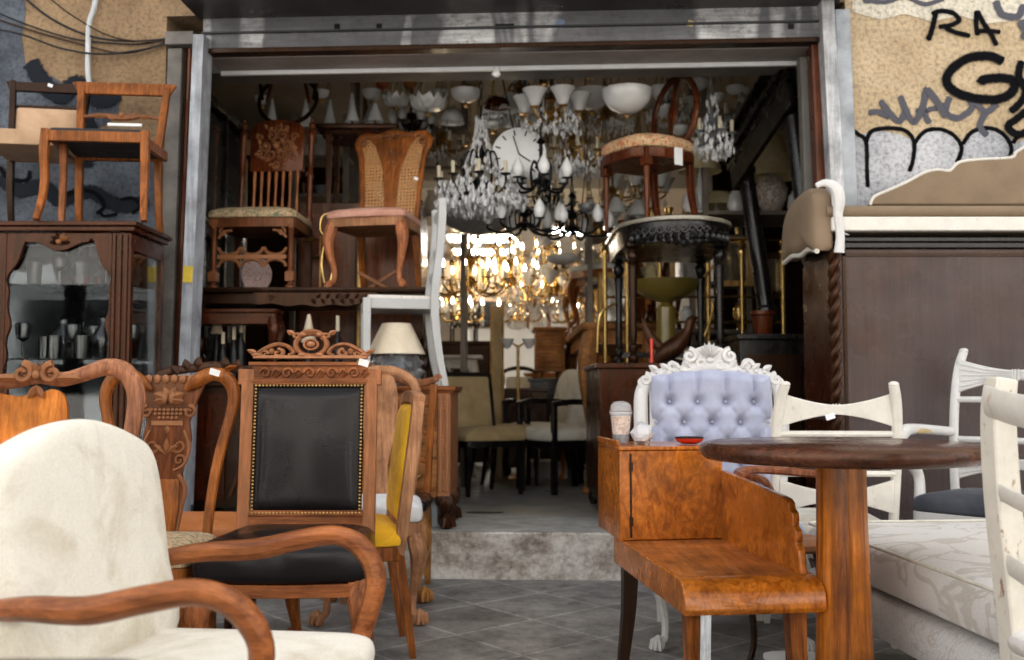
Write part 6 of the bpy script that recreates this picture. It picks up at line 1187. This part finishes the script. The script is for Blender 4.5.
# shelves high on the left, suitcase, lamps
zz1 = P(450, 126, 7.5).z; zz2 = P(450, 166, 7.5).z; zz3 = P(350, 132, 6.9).z
shelf_unit('shelving_unit', 'grey shelves high inside the shop, left of the crystal chandelier', -1.2, -.35, 7.5, 7.95, (zz2 - .36, zz2, zz1), 3.35, W_SHELF)
m = MB(); m.box(0, 0, .11, .30, .22, .22); t = thing('suitcase', 'cream fabric suitcase on the high grey shelf', 'suitcase', (-.50, 7.66, zz2)); m.build('body', SHADE, t, .02)
for x in (-.07, .07): m = MB(); m.box(x, -.112, .11, .018, .006, .22); m.build('strap', W_DARK, t)
for x, l in ((-.72, 'cream box beside the suitcase on the high grey shelf'),): m = MB(); m.box(0, 0, .1, .16, .2, .2); o = m.build('box', SHADE, None, .006); o.location = (x, 7.7, zz2); tagit(o, l, 'box')
for i in range(4):
    x = -1.1 + .21 * i; t = thing('vase', ('tall white glass vase at the left end', 'squat white vase second from the left end', 'tall white vase right of the middle', 'squat white vase at the right end')[i] + ' of the topmost grey shelf', 'vase', (x, 7.66, zz1), 0, 'white vases on the topmost shelf')
    m = MB(); s_ = 1.2 if i % 2 == 0 else .8; m.lathe([(.03, 0), (.05, .02), (.055 * s_, .08), (.02, .15 * s_), (.03, .22 * s_), (.045, .24 * s_)], n=14); m.build('body', OPAL, t)
zq = P(350, 131, 6.7).z
t = slab_table('round_side_table', 'small round-topped table on the brown wardrobe behind the cane-back chair', -1.3, -.75, 6.5, 6.95, 2.19, zq, .03, .03, 'taper', W_MAHOG, 1)
for px, l, k in ((352, 'small white pyramid lamp on the table above the cane-back chair', .05), (375, 'small white bell lamp on the table above the cane-back chair', .06)):
    p_ = P(px, 130, 6.65); table_lamp('table_lamp', l, (p_.x, 6.66, zq), .05, k, .012, .13, OPAL, BRASSD)
# small clutter on shelves: row of dark and pale jugs
for i in range(5):
    x = -1.1 + .16 * i; t = thing('jug', ('brown jug', 'pale jug', 'dark jug', 'cream jug', 'grey jug')[i] + ' on the lowest grey shelf high on the left', 'jug', (x, 7.65, zz2 - .36), 0, 'jugs on the lowest high shelf'); m = MB(); m.lathe([(.04, 0), (.065, .06), (.05, .14), (.03, .17), (.04, .2)], n=14); m.build('body', (W_MAHOG, OPAL, IRON, SHADE, STEEL)[i], t); m = MB(); m.tube(crv([(.05, 0, .06, .007), (.09, 0, .1, .007), (.05, 0, .15, .007)], 4)); m.build('handle', (W_MAHOG, OPAL, IRON, SHADE, STEEL)[i], t)
# ================================================================== HANGING LAMPS
CE = 3.4
E_ADDED = emis('added_glow', (1, .80, .54), 14)  # added glow, only there to brighten and warm the back of the shop
def hang(t, z, mat, zc=CE, r=.006):
    """rod or chain from local z up to the ceiling"""
    m = MB(); top = zc - t.location.z; k = max(2, int((top - z) / .05))
    for i in range(k):
        a = z + (top - z) * (i + .5) / k; m.tube([(.010 * math.cos(q), 0, a + .03 * math.sin(q)) if i % 2 else (0, .010 * math.cos(q), a + .03 * math.sin(q)) for q in [2 * PI * j / 8 for j in range(8)]], .0035, n=4, closed=True, up=(0, 1, 0) if i % 2 else (1, 0, 0))
    m.lathe([(.05, top - .03), (.05, top)], n=14); return m.build('chain', mat, t)
def crystals(m, x, y, z, L=.04, r=.010):
    m.add([(x, y, z), (x + r, y, z - L * .6), (x, y + r, z - L * .6), (x - r, y, z - L * .6), (x, y - r, z - L * .6), (x, y, z - L)], [(0, 1, 2), (0, 2, 3), (0, 3, 4), (0, 4, 1), (5, 2, 1), (5, 3, 2), (5, 4, 3), (5, 1, 4)])
def chandelier(label, px, py, Y, Rr, H, n, mat, kind='candle', crys=0, zc=CE, group=None, name='chandelier', seed=1, droop=.0):
    p_ = P(px, py, Y); t = thing(name, label, 'chandelier', (p_.x, Y, p_.z), R(17 * seed), group); rnd = random.Random(seed)
    m = MB(); m.lathe([(.0, -.10 * H), (.03 * H + .012, -.06 * H), (.010, -.01 * H), (.05, .06 * H), (.06, .10 * H), (.02, .18 * H), (.015, .3 * H), (.04, .38 * H), (.03, .46 * H), (.012, .55 * H), (.012, .85 * H), (.03, .9 * H), (.008, H)], n=14); m.build('stem', mat, t)
    hang(t, H, mat, zc)
    for i in range(n):
        a = 2 * PI * i / n; c_, s_ = math.cos(a), math.sin(a); m = MB(); q = lambda r, z, w: (r * c_, r * s_, z, w)
        m.tube(crv([q(.03, .10 * H, .008), q(Rr * .35, -.06 * H - droop, .009), q(Rr * .75, -.10 * H - droop, .009), q(Rr, .02 * H, .008), q(Rr, .10 * H, .007)], 5), n=6, up=(0, 0, 1))
        m.tube(crv([q(.02, .4 * H, .006), q(Rr * .3, .5 * H, .006), q(Rr * .42, .30 * H, .006), q(Rr * .36, -.05 * H - droop, .005)], 4), n=5, up=(0, 0, 1)); m.lathe([(.008, .09 * H), (.032, .11 * H), (.034, .12 * H), (.01, .12 * H)], (Rr * c_, Rr * s_, 0), 10); ar = m.build('arm', mat, t)
        z0 = .125 * H; x, y = Rr * c_, Rr * s_
        if kind == 'candle':
            m = MB(); m.lathe([(.012, z0), (.012, z0 + .075), (.004, z0 + .078)], (x, y, 0), 10); m.build('candle_sleeve', CANDLE, ar)
            if mat is BRASS: m = MB(); m.lathe([(.004, z0 + .078), (.013, z0 + .095), (.010, z0 + .115), (.001, z0 + .14)], (x, y, 0), 8); m.build('added_bulb', E_ADDED, ar)  # extra bulbs added on brass chandeliers for their light
        elif kind == 'flame':
            m = MB(); m.lathe([(.014, z0), (.034, z0 + .03), (.036, z0 + .06), (.018, z0 + .10), (.002, z0 + .125)], (x, y, 0), 12); m.build('glass_shade', OPAL, ar)
        elif kind == 'bell':
            m = MB(); m.lathe([(.02, z0), (.035, z0 + .02), (.05, z0 + .06), (.075, z0 + .10), (.078, z0 + .105)], (x, y, 0), 14, cap=False); m.build('glass_shade', OPAL, ar)
        elif kind == 'down':
            m = MB(); m.lathe([(.015, z0 - .01), (.04, z0 - .04), (.07, z0 - .10), (.075, z0 - .13)], (x, y, 0), 14, cap=False); m.build('glass_shade', OPAL, ar)
    if crys:
        m = MB()
        for i in range(crys):
            a = rnd.uniform(0, 2 * PI); k = rnd.random()
            if k < .5: r_ = Rr * rnd.uniform(.75, 1.1); z = rnd.uniform(-.22, .10) * H
            elif k < .75: r_ = Rr * rnd.uniform(.1, .75); z = rnd.uniform(-.30, .0) * H
            else: f = rnd.random(); r_ = .03 + Rr * .42 * (1 - f) ** 2; z = (.2 + .8 * f) * H
            crystals(m, r_ * math.cos(a), r_ * math.sin(a), z, rnd.uniform(.035, .06), rnd.uniform(.008, .014))
        o = m.build('crystal_drops', CRYST, t, smooth=1); o['kind'] = 'stuff'
    return t
chandelier('large crystal chandelier with dense glass drops and candle arms hanging left of the white clock', 481, 190, 6.2, .27, .48, 10, IRON, 'candle', 1000, seed=1)
chandelier('iron and brass chandelier with candle cups hanging in front of the white clock', 541, 186, 6.02, .17, .30, 6, IRON, 'flame', 0, seed=2)
ring = chandelier('black iron ring chandelier with white flame glass shades above the bright back room', 525, 228, 6.3, .24, .22, 6, IRON, 'flame', 0, seed=3)
chandelier('black chandelier with bronze centre bowl and white shades right of the ring chandelier', 572, 232, 6.5, .25, .26, 6, IRON, 'flame', 0, seed=4)
chandelier('brass chandelier with many candle arms below the grey glass bowl lamp', 470, 288, 7.9, .30, .52, 10, BRASS, 'candle', 0, seed=5, zc=3.4)
chandelier('smaller brass chandelier to the right of the largest brass one', 510, 283, 8.6, .24, .42, 8, BRASS, 'candle', 60, seed=6)
chandelier('crystal and brass chandelier low over the back aisle', 535, 300, 9.0, .26, .45, 8, BRASS, 'candle', 260, seed=7)
chandelier('brass chandelier with white bell shades over the light brown cabinet', 556, 292, 8.7, .24, .42, 6, BRASS, 'bell', 60, seed=8)
chandelier('brass chandelier with pale glass near the right side of the aisle', 588, 275, 8.2, .22, .40, 6, BRASS, 'bell', 40, seed=9)
chandelier('brass chandelier with white bell shades hanging high right of the crystal one', 552, 118, 6.1, .17, .28, 6, BRASSD, 'bell', 120, seed=10)
chandelier('bronze and crystal chandelier hanging high between the clock and the glass bowl lamp', 572, 160, 6.5, .20, .34, 8, BRASSD, 'candle', 220, seed=11)
chandelier('crystal chandelier hanging high above the white clock', 520, 104, 6.6, .20, .26, 8, BRASSD, 'down', 160, seed=12)
chandelier('crystal chandelier with hanging prisms left of the black overmantel', 712, 140, 6.0, .12, .30, 6, STEEL, 'candle', 200, seed=13)
chandelier('small brass chandelier far back on the left behind the grey ladder-back chair', 452, 300, 9.2, .22, .38, 6, BRASS, 'bell', 80, seed=14)
chandelier('small crystal chandelier behind the red-brown chair legs', 668, 112, 6.9, .14, .22, 6, STEEL, 'candle', 120, seed=15)
chandelier('brass chandelier with downward white shades deep on the right', 612, 205, 7.3, .20, .26, 6, BRASSD, 'down', 40, seed=16)
chandelier('crystal and brass chandelier deepest in the shop', 548, 262, 10.5, .30, .40, 8, BRASS, 'candle', 160, zc=3.0, seed=17)
chandelier('brass chandelier deep in the shop, low to the right of the gilded frame', 575, 318, 10.0, .28, .42, 8, BRASS, 'candle', 60, zc=3.0, seed=18)
for args in (('brass chandelier with candle arms half hidden behind the cane-back chair', 442, 150, 7.3, .16, .24, 6, BRASSD, 'candle', 60),
             ('dark chandelier with hanging glass drops above the ring chandelier', 548, 205, 7.2, .20, .24, 8, IRON, 'candle', 160), ('bronze chandelier with bell shades behind the oval-back chair legs', 640, 195, 7.5, .20, .24, 6, BRASSD, 'bell', 60),
             ('crystal chandelier high behind the large frosted bowl lamp', 606, 120, 7.0, .18, .26, 8, BRASSD, 'candle', 200), ('brass chandelier behind the black ring chandelier, nearer the back room', 496, 262, 8.9, .24, .30, 8, BRASS, 'candle', 80),
             ('brass chandelier low at the right end of the bright back room', 600, 300, 9.4, .22, .34, 8, BRASS, 'bell', 60), ('brass and glass chandelier between the gilded frame and the back cabinet', 520, 318, 9.6, .22, .32, 8, BRASS, 'candle', 120),
             ('small iron chandelier over the shelves left of the crystal one', 412, 128, 7.2, .14, .20, 6, IRON, 'flame', 40), ('brass chandelier lowest on the left beside the ladder-back chair', 462, 318, 9.0, .20, .30, 8, BRASS, 'candle', 60),
             ('glass chandelier hanging behind the black overmantel', 745, 120, 6.6, .14, .24, 6, STEEL, 'candle', 120), ('brass chandelier seen between the console legs, far back', 650, 285, 8.6, .20, .26, 6, BRASS, 'bell', 40)):
    chandelier(*args, seed=30 + len(args[0]))
# bowl and globe lamps
def bowl_lamp(label, px, py, Y, r, depth, mat=OPAL, ruffle=False, up=True, cat='lamp', zc=CE):
    p_ = P(px, py, Y); t = thing('bowl_lamp', label, cat, (p_.x, Y, p_.z)); s_ = 1 if up else -1
    prof = [(math.sin(PI / 2 * j / 8) * r, -s_ * depth * math.cos(PI / 2 * j / 8)) for j in range(9)] + [(r * 1.03, .008 * s_), (r * .9, .004 * s_)]
    m = MB(); m.lathe(prof, n=32, cap=False)
    if ruffle:
        for i, v in enumerate(m.v):
            a = math.atan2(v.y, v.x); q = math.hypot(v.x, v.y) / r; v.z += .022 * math.sin(a * 12) * max(0, q) ** 3; k = 1 + .05 * math.sin(a * 12) * q ** 2; v.x *= k; v.y *= k
    m.build('glass_bowl', mat, t)
    for a in (0, 2.1, 4.2): m = MB(); m.tube([(r * .92 * math.cos(a), r * .92 * math.sin(a), .0), (0, 0, .30)], .003, n=5); m.build('suspension_rod', BRASSD, t)
    if up: m = MB(); m.lathe([(.014, -depth - .03), (.02, -depth - .015), (.008, -depth - .001)], n=10); m.build('finial', BRASSD, t)
    hang(t, .29, BRASSD, zc); return t
bowl_lamp('large plain frosted glass bowl lamp hanging left of the oval-back chair', 627, 92, 5.85, .148, .13)
bowl_lamp('white glass bowl lamp left of the largest bowl lamp', 592, 92, 6.4, .12, .12)
bowl_lamp('ruffled white glass bowl lamp hanging over the cream suitcase', 428, 100, 6.5, .125, .08, OPAL, True)
bowl_lamp('ruffled white glass lamp hanging left of the larger ruffled one', 396, 98, 6.9, .095, .06, OPAL, True)
bowl_lamp('patterned glass bowl lamp hanging at the top beside the crystal chandelier', 466, 92, 6.4, .10, .07)
bowl_lamp('white bell-shaped metal lamp above the cream suitcase', 452, 122, 6.9, .085, .10, OPAL, False, False)
bowl_lamp('wide grey ribbed glass shade hanging under the crystal chandelier', 478, 218, 6.9, .24, .12, plain('ribbed_grey_glass', (.40, .41, .42), .2, 0, .3, 30, coat=.5))
bowl_lamp('white glass bowl lamp hanging low under the black chandelier', 563, 258, 7.4, .125, .05)
bowl_lamp('small white glass shade at the top right of the bowl lamps', 660, 88, 6.2, .06, .08)
bowl_lamp('white glass shade hanging just below the top right one', 664, 108, 6.8, .075, .07)
bowl_lamp('grey glass globe cup hanging right of the black chandeliers', 586, 206, 6.6, .055, .05, STEEL)
bowl_lamp('white glass bowl hanging over the left shelves', 372, 92, 7.0, .07, .06)
bowl_lamp('small white glass cup lamp left of the white clock', 493, 124, 6.6, .05, .035)
for px, py, l, mt in ((382, 84, 'orange glass shade hanging at the top of the left shelves', plain('orange_glass', (.70, .16, .05), .25, 0, .2, 5)), (410, 84, 'amber glass shade between the two ruffled lamps', plain('amber_glass', (.55, .22, .06), .25, 0, .2, 5)), (398, 106, 'small red orange glass cup below the left ruffled lamp', plain('red_glass', (.65, .10, .05), .25, 0, .2, 5))):
    bowl_lamp(l, px, py, 7.2, .05, .045, mt)
for px, py, l in ((330, 112, 'narrow white glass lily lamp hanging left of the shelves'), (352, 106, 'white glass lily lamp hanging over the cane-back chair'), (306, 112, 'narrow white glass lily lamp above the carved high-backed chair'), (272, 112, 'white glass lily lamp behind the carved high-backed chair')):
    p_ = P(px, py, 6.9); t = thing('lily_lamp', l, 'lamp', (p_.x, 6.9, p_.z), 0, 'white lily lamps'); m = MB(); m.lathe([(.045, -.09), (.03, -.03), (.014, .06), (.008, .09)], n=14, cap=False); m.build('glass_shade', OPAL, t); hang(t, .088, BRASSD)
for px, py, Y, r, l in ((538, 96, 6.9, .07, 'milky glass cup lamp hanging above the bronze chandelier'), (560, 100, 7.4, .09, 'milky glass bowl right of the cup lamp'), (640, 140, 7.0, .08, 'pale glass bowl hanging behind the floral seat'), (604, 158, 6.7, .05, 'tiny white glass cup left of the floral seat'), (690, 100, 7.2, .08, 'pale glass bowl right of the oval chair back'), (735, 88, 6.6, .06, 'small pale glass bowl next to the overmantel cornice'), (590, 240, 7.6, .06, 'white glass cup beside the low glass bowl lamp'), (545, 240, 7.8, .06, 'white glass cup left of the low glass bowl lamp'), (440, 92, 7.0, .06, 'white glass cup between ruffled and patterned lamps')):
    bowl_lamp(l, px, py, Y, r, r * .8)
# dark dome lamp, hoop objects at top left
bowl_lamp('dark red metal dome lamp hanging above the white clock', 497, 106, 6.3, .085, .06, W_MAHOG, False, False)
t = thing('bentwood_chair', 'dark bentwood chair hung upside down above the carved high-backed chair', 'chair', (P(288, 95, 6.5).x, 6.5, P(288, 100, 6.5).z))
m = MB(); m.tube([(.19 * math.cos(a), .1 * math.sin(a), 0 + .19 * math.sin(a)) for a in [2 * PI * i / 24 for i in range(24)]], .014, closed=True, up=(0, 1, 0)); m.build('seat_ring', W_DARK, t)
for sx in (-1, 1): m = MB(); m.tube(crv([(sx * .17, .0, 0, .013), (sx * .19, 0, .3, .013), (sx * .12, 0, .75, .013), (sx*.1, 0, CE - t.location.z, .013)], 5)); m.build('leg', W_DARK, t)
m = MB(); m.tube(crv([(-.14, 0, -.02, .012), (-.08, 0, .18, .012), (.08, 0, .18, .012), (.14, 0, -.02, .012)], 5)); m.build('hoop', W_REDWOOD, t)
# clock
p_ = P(519, 155, 6.2); t = thing('wall_clock', 'big round white clock face with black hour strokes hanging among the chandeliers', 'clock', (p_.x, 6.2, p_.z), 0, None, (0, R(-12), 0)); m = MB(Matrix.Rotation(PI / 2, 4, 'X')); m.lathe([(0, 0), (.170, 0), (.172, .012), (.168, .018), (0, .018)], n=48); m.build('face', WHITEP, t)
for i in range(12):
    a = i * PI / 6; m = MB(); m.box(.138 * math.sin(a), -.0205, .138 * math.cos(a), .009, .003, .034, 0, 0, a); m.build('hour_mark', IRON, t)
m = MB(); m.tube([(0, -.026, 0, .004), (-.012, -.026, .12, .003)], n=5); m.build('minute_hand', IRON, t); m = MB(); m.tube([(0, -.0235, 0, .005), (.06, -.0235, -.06, .004)], n=5); m.build('hour_hand', IRON, t); m = MB(); m.tube([(0, .02, .15), (0, .02, CE - t.location.z)], .004); m.build('wire', IRON, t)
# white painted panel behind clock area is dark: dark cupboard behind lamps
cabinet('wardrobe', 'dark wardrobe far back on the right behind the shelves', 1.7, 2.6, 8.4, 9.0, FZ, 2.9, W_DARK, 2)
cabinet('wardrobe', 'dark wardrobe far back on the left behind the high shelves', -2.3, -1.35, 8.6, 9.2, FZ, 3.0, W_DARK, 2)

# small picture frames, mirrors and boxes at the right back
for i, (px, py, Y, w_, h_, mt, l) in enumerate(((735, 262, 6.9, .20, .34, 'gilt', 'gilded picture frame leaning behind the black column'), (690, 262, 7.3, .26, .40, 'gilt', 'wide gilded frame behind the console legs'), (772, 275, 6.8, .16, .30, 'dark', 'dark framed mirror at the right of the brass bedstead'), (615, 300, 7.2, .2, .4, 'gilt', 'narrow gilded frame left of the console legs'))):
    p_ = P(px, py, Y); zb = 1.275 if px > 700 else CZ if px > 640 else FZ
    t = thing('picture_frame', l, 'frame', (p_.x, Y, p_.z - h_ / 2)); fm = MATS['gilt_frame'] if mt == 'gilt' else W_DARK
    m = MB(); 
    for sx in (-1, 1): m.bb(sx * w_ / 2 - .02, sx * w_ / 2 + .02, -.015, .015, 0, h_)
    m.bb(-w_ / 2 + .0205, w_ / 2 - .0205, -.0145, .0145, 0, .04); m.bb(-w_ / 2 + .0205, w_ / 2 - .0205, -.0145, .0145, h_ - .04, h_); m.build('frame', fm, t, .003)
    m = MB(); m.bb(-w_ / 2 + .02, w_ / 2 - .02, .0, .008, .04, h_ - .04); m.build('mirror_pane', plain('old_mirror%d' % i, (.5, .48, .44), .12, .9, .4, 6), t)
shelf_unit('shelving_unit', 'brown shelves carrying brass bits and frames behind the black console', .55, 1.75, 7.25, 7.55, (P(680, 330, 7.3).z, P(680, 282, 7.3).z, P(680, 236, 7.3).z), P(680, 200, 7.3).z, W_SHELF)
rnd = random.Random(8); zs_ = [P(680, 330, 7.3).z, P(680, 282, 7.3).z, P(680, 236, 7.3).z]
for j in range(3):
    for i in range(9):
        k = rnd.randrange(3); kind = ('candlestick', 'jug', 'vase')[k]; mt = (BRASS, BRASSD, OPAL, W_MAHOG, YSHADE)[rnd.randrange(5)]; tone = {BRASS.name: 'brass', BRASSD.name: 'dull brass', OPAL.name: 'white', W_MAHOG.name: 'brown', YSHADE.name: 'cream'}[mt.name]
        t = thing(kind, '%s %s on the %s of the brown shelves behind the console' % (tone, kind, ('lowest', 'middle', 'top')[j]), kind, (.64 + i * .13, 7.38 + rnd.uniform(-.05, .05), zs_[j]), 0, '%s %ss on the %s brown shelf' % (tone, kind, ('lowest', 'middle', 'top')[j]))
        m = MB(); h_ = rnd.uniform(.13, .24)
        pr = [(.04, 0), (.04, .01), (.012, .03), (.018, h_ * .5), (.01, h_ * .8), (.028, h_)] if k == 0 else [(.035, 0), (.055, h_ * .3), (.04, h_ * .7), (.025, h_ * .8), (.035, h_)] if k == 1 else [(.03, 0), (.02, .02), (.05, h_ * .6), (.045, h_ * .8), (.02, h_ * .9), (.03, h_)]
        m.lathe(pr, n=14); m.build('body', mt, t)
        if k == 1: m = MB(); m.tube(crv([(.04, 0, h_ * .3, .006), (.08, 0, h_ * .5, .006), (.03, 0, h_ * .8, .006)], 4)); m.build('handle', mt, t)

# shelves between the two display chairs, left
zA = [P(325, y, 7.3).z for y in (238, 196, 158)]
shelf_unit('shelving_unit', 'narrow brown shelves between the two chairs stacked on the dark table', P(296, 0, 7.3).x, P(352, 0, 7.3).x, 7.2, 7.5, zA, zA[2] + .3, W_SHELF)
for j in range(3):
    for i in range(3):
        k = (i + j) % 3; kind = ('jug', 'vase', 'bowl')[k]; mt, tone = ((OPAL, 'white'), (W_MAHOG, 'brown'), (SHADE, 'cream'), (STEEL, 'grey'))[(i * 2 + j) % 4]
        t = thing(kind, '%s %s, %s on the %s narrow brown shelf' % (tone, kind, ('leftmost', 'middle', 'rightmost')[i], ('lowest', 'middle', 'top')[j]), kind, (P(306 + i * 17, 0, 7.3).x, 7.3, zA[j]), 0, 'crockery on the narrow brown shelves')
        m = MB(); m.lathe([[(.035, 0), (.05, .06), (.03, .13), (.04, .16)], [(.03, 0), (.05, .09), (.02, .15), (.03, .18)], [(.03, 0), (.035, .01), (.065, .07), (.06, .07)]][k], n=14, cap=False); m.build('body', mt, t)
for i, (px, py, r_) in enumerate(((698, 82, .07), (716, 96, .055), (745, 100, .05), (680, 128, .06), (262, 98, .05), (322, 92, .05))):
    bowl_lamp(('white glass bowl right of the oval chair back', 'small white bowl lamp above the prism chandelier', 'little white bowl lamp under the overmantel cornice', 'white glass bowl behind the oval chair back', 'pale glass bowl above the left carved chair', 'pale glass bowl between the white lily lamps')[i], px, py, 6.7, r_, r_ * .9)
for i, h_ in enumerate((.34, .28, .3, .26, .3)):
    t = thing('candelabrum', ('tall brass candelabrum on the far end of the long table', 'shorter brass candelabrum on the long table', 'brass candelabrum in the middle of the long table', 'small brass candelabrum between the chairs on the long table', 'brass candelabrum on the corner of the long table nearest the street')[i], 'candelabrum', (.78 - .1 * (i % 2), 9.2 - i * .42, 1.431)); m = MB(); m.lathe([(.05, 0), (.05, .01), (.012, .03), (.018, h_ * .5), (.008, h_)], n=12); m.build('stem', BRASS, t)
    for sx in (-1, 0, 1): m = MB(); m.tube(crv([(0, 0, h_ * .6, .005), (sx * .05, 0, h_ * .6, .005), (sx * .08, 0, h_ * .85, .005), (sx * .08, 0, h_, .008)], 4)); m.tube([(sx * .08, 0, h_), (sx * .08, 0, h_ + .07)], .009); m.build('arm', BRASS, t)
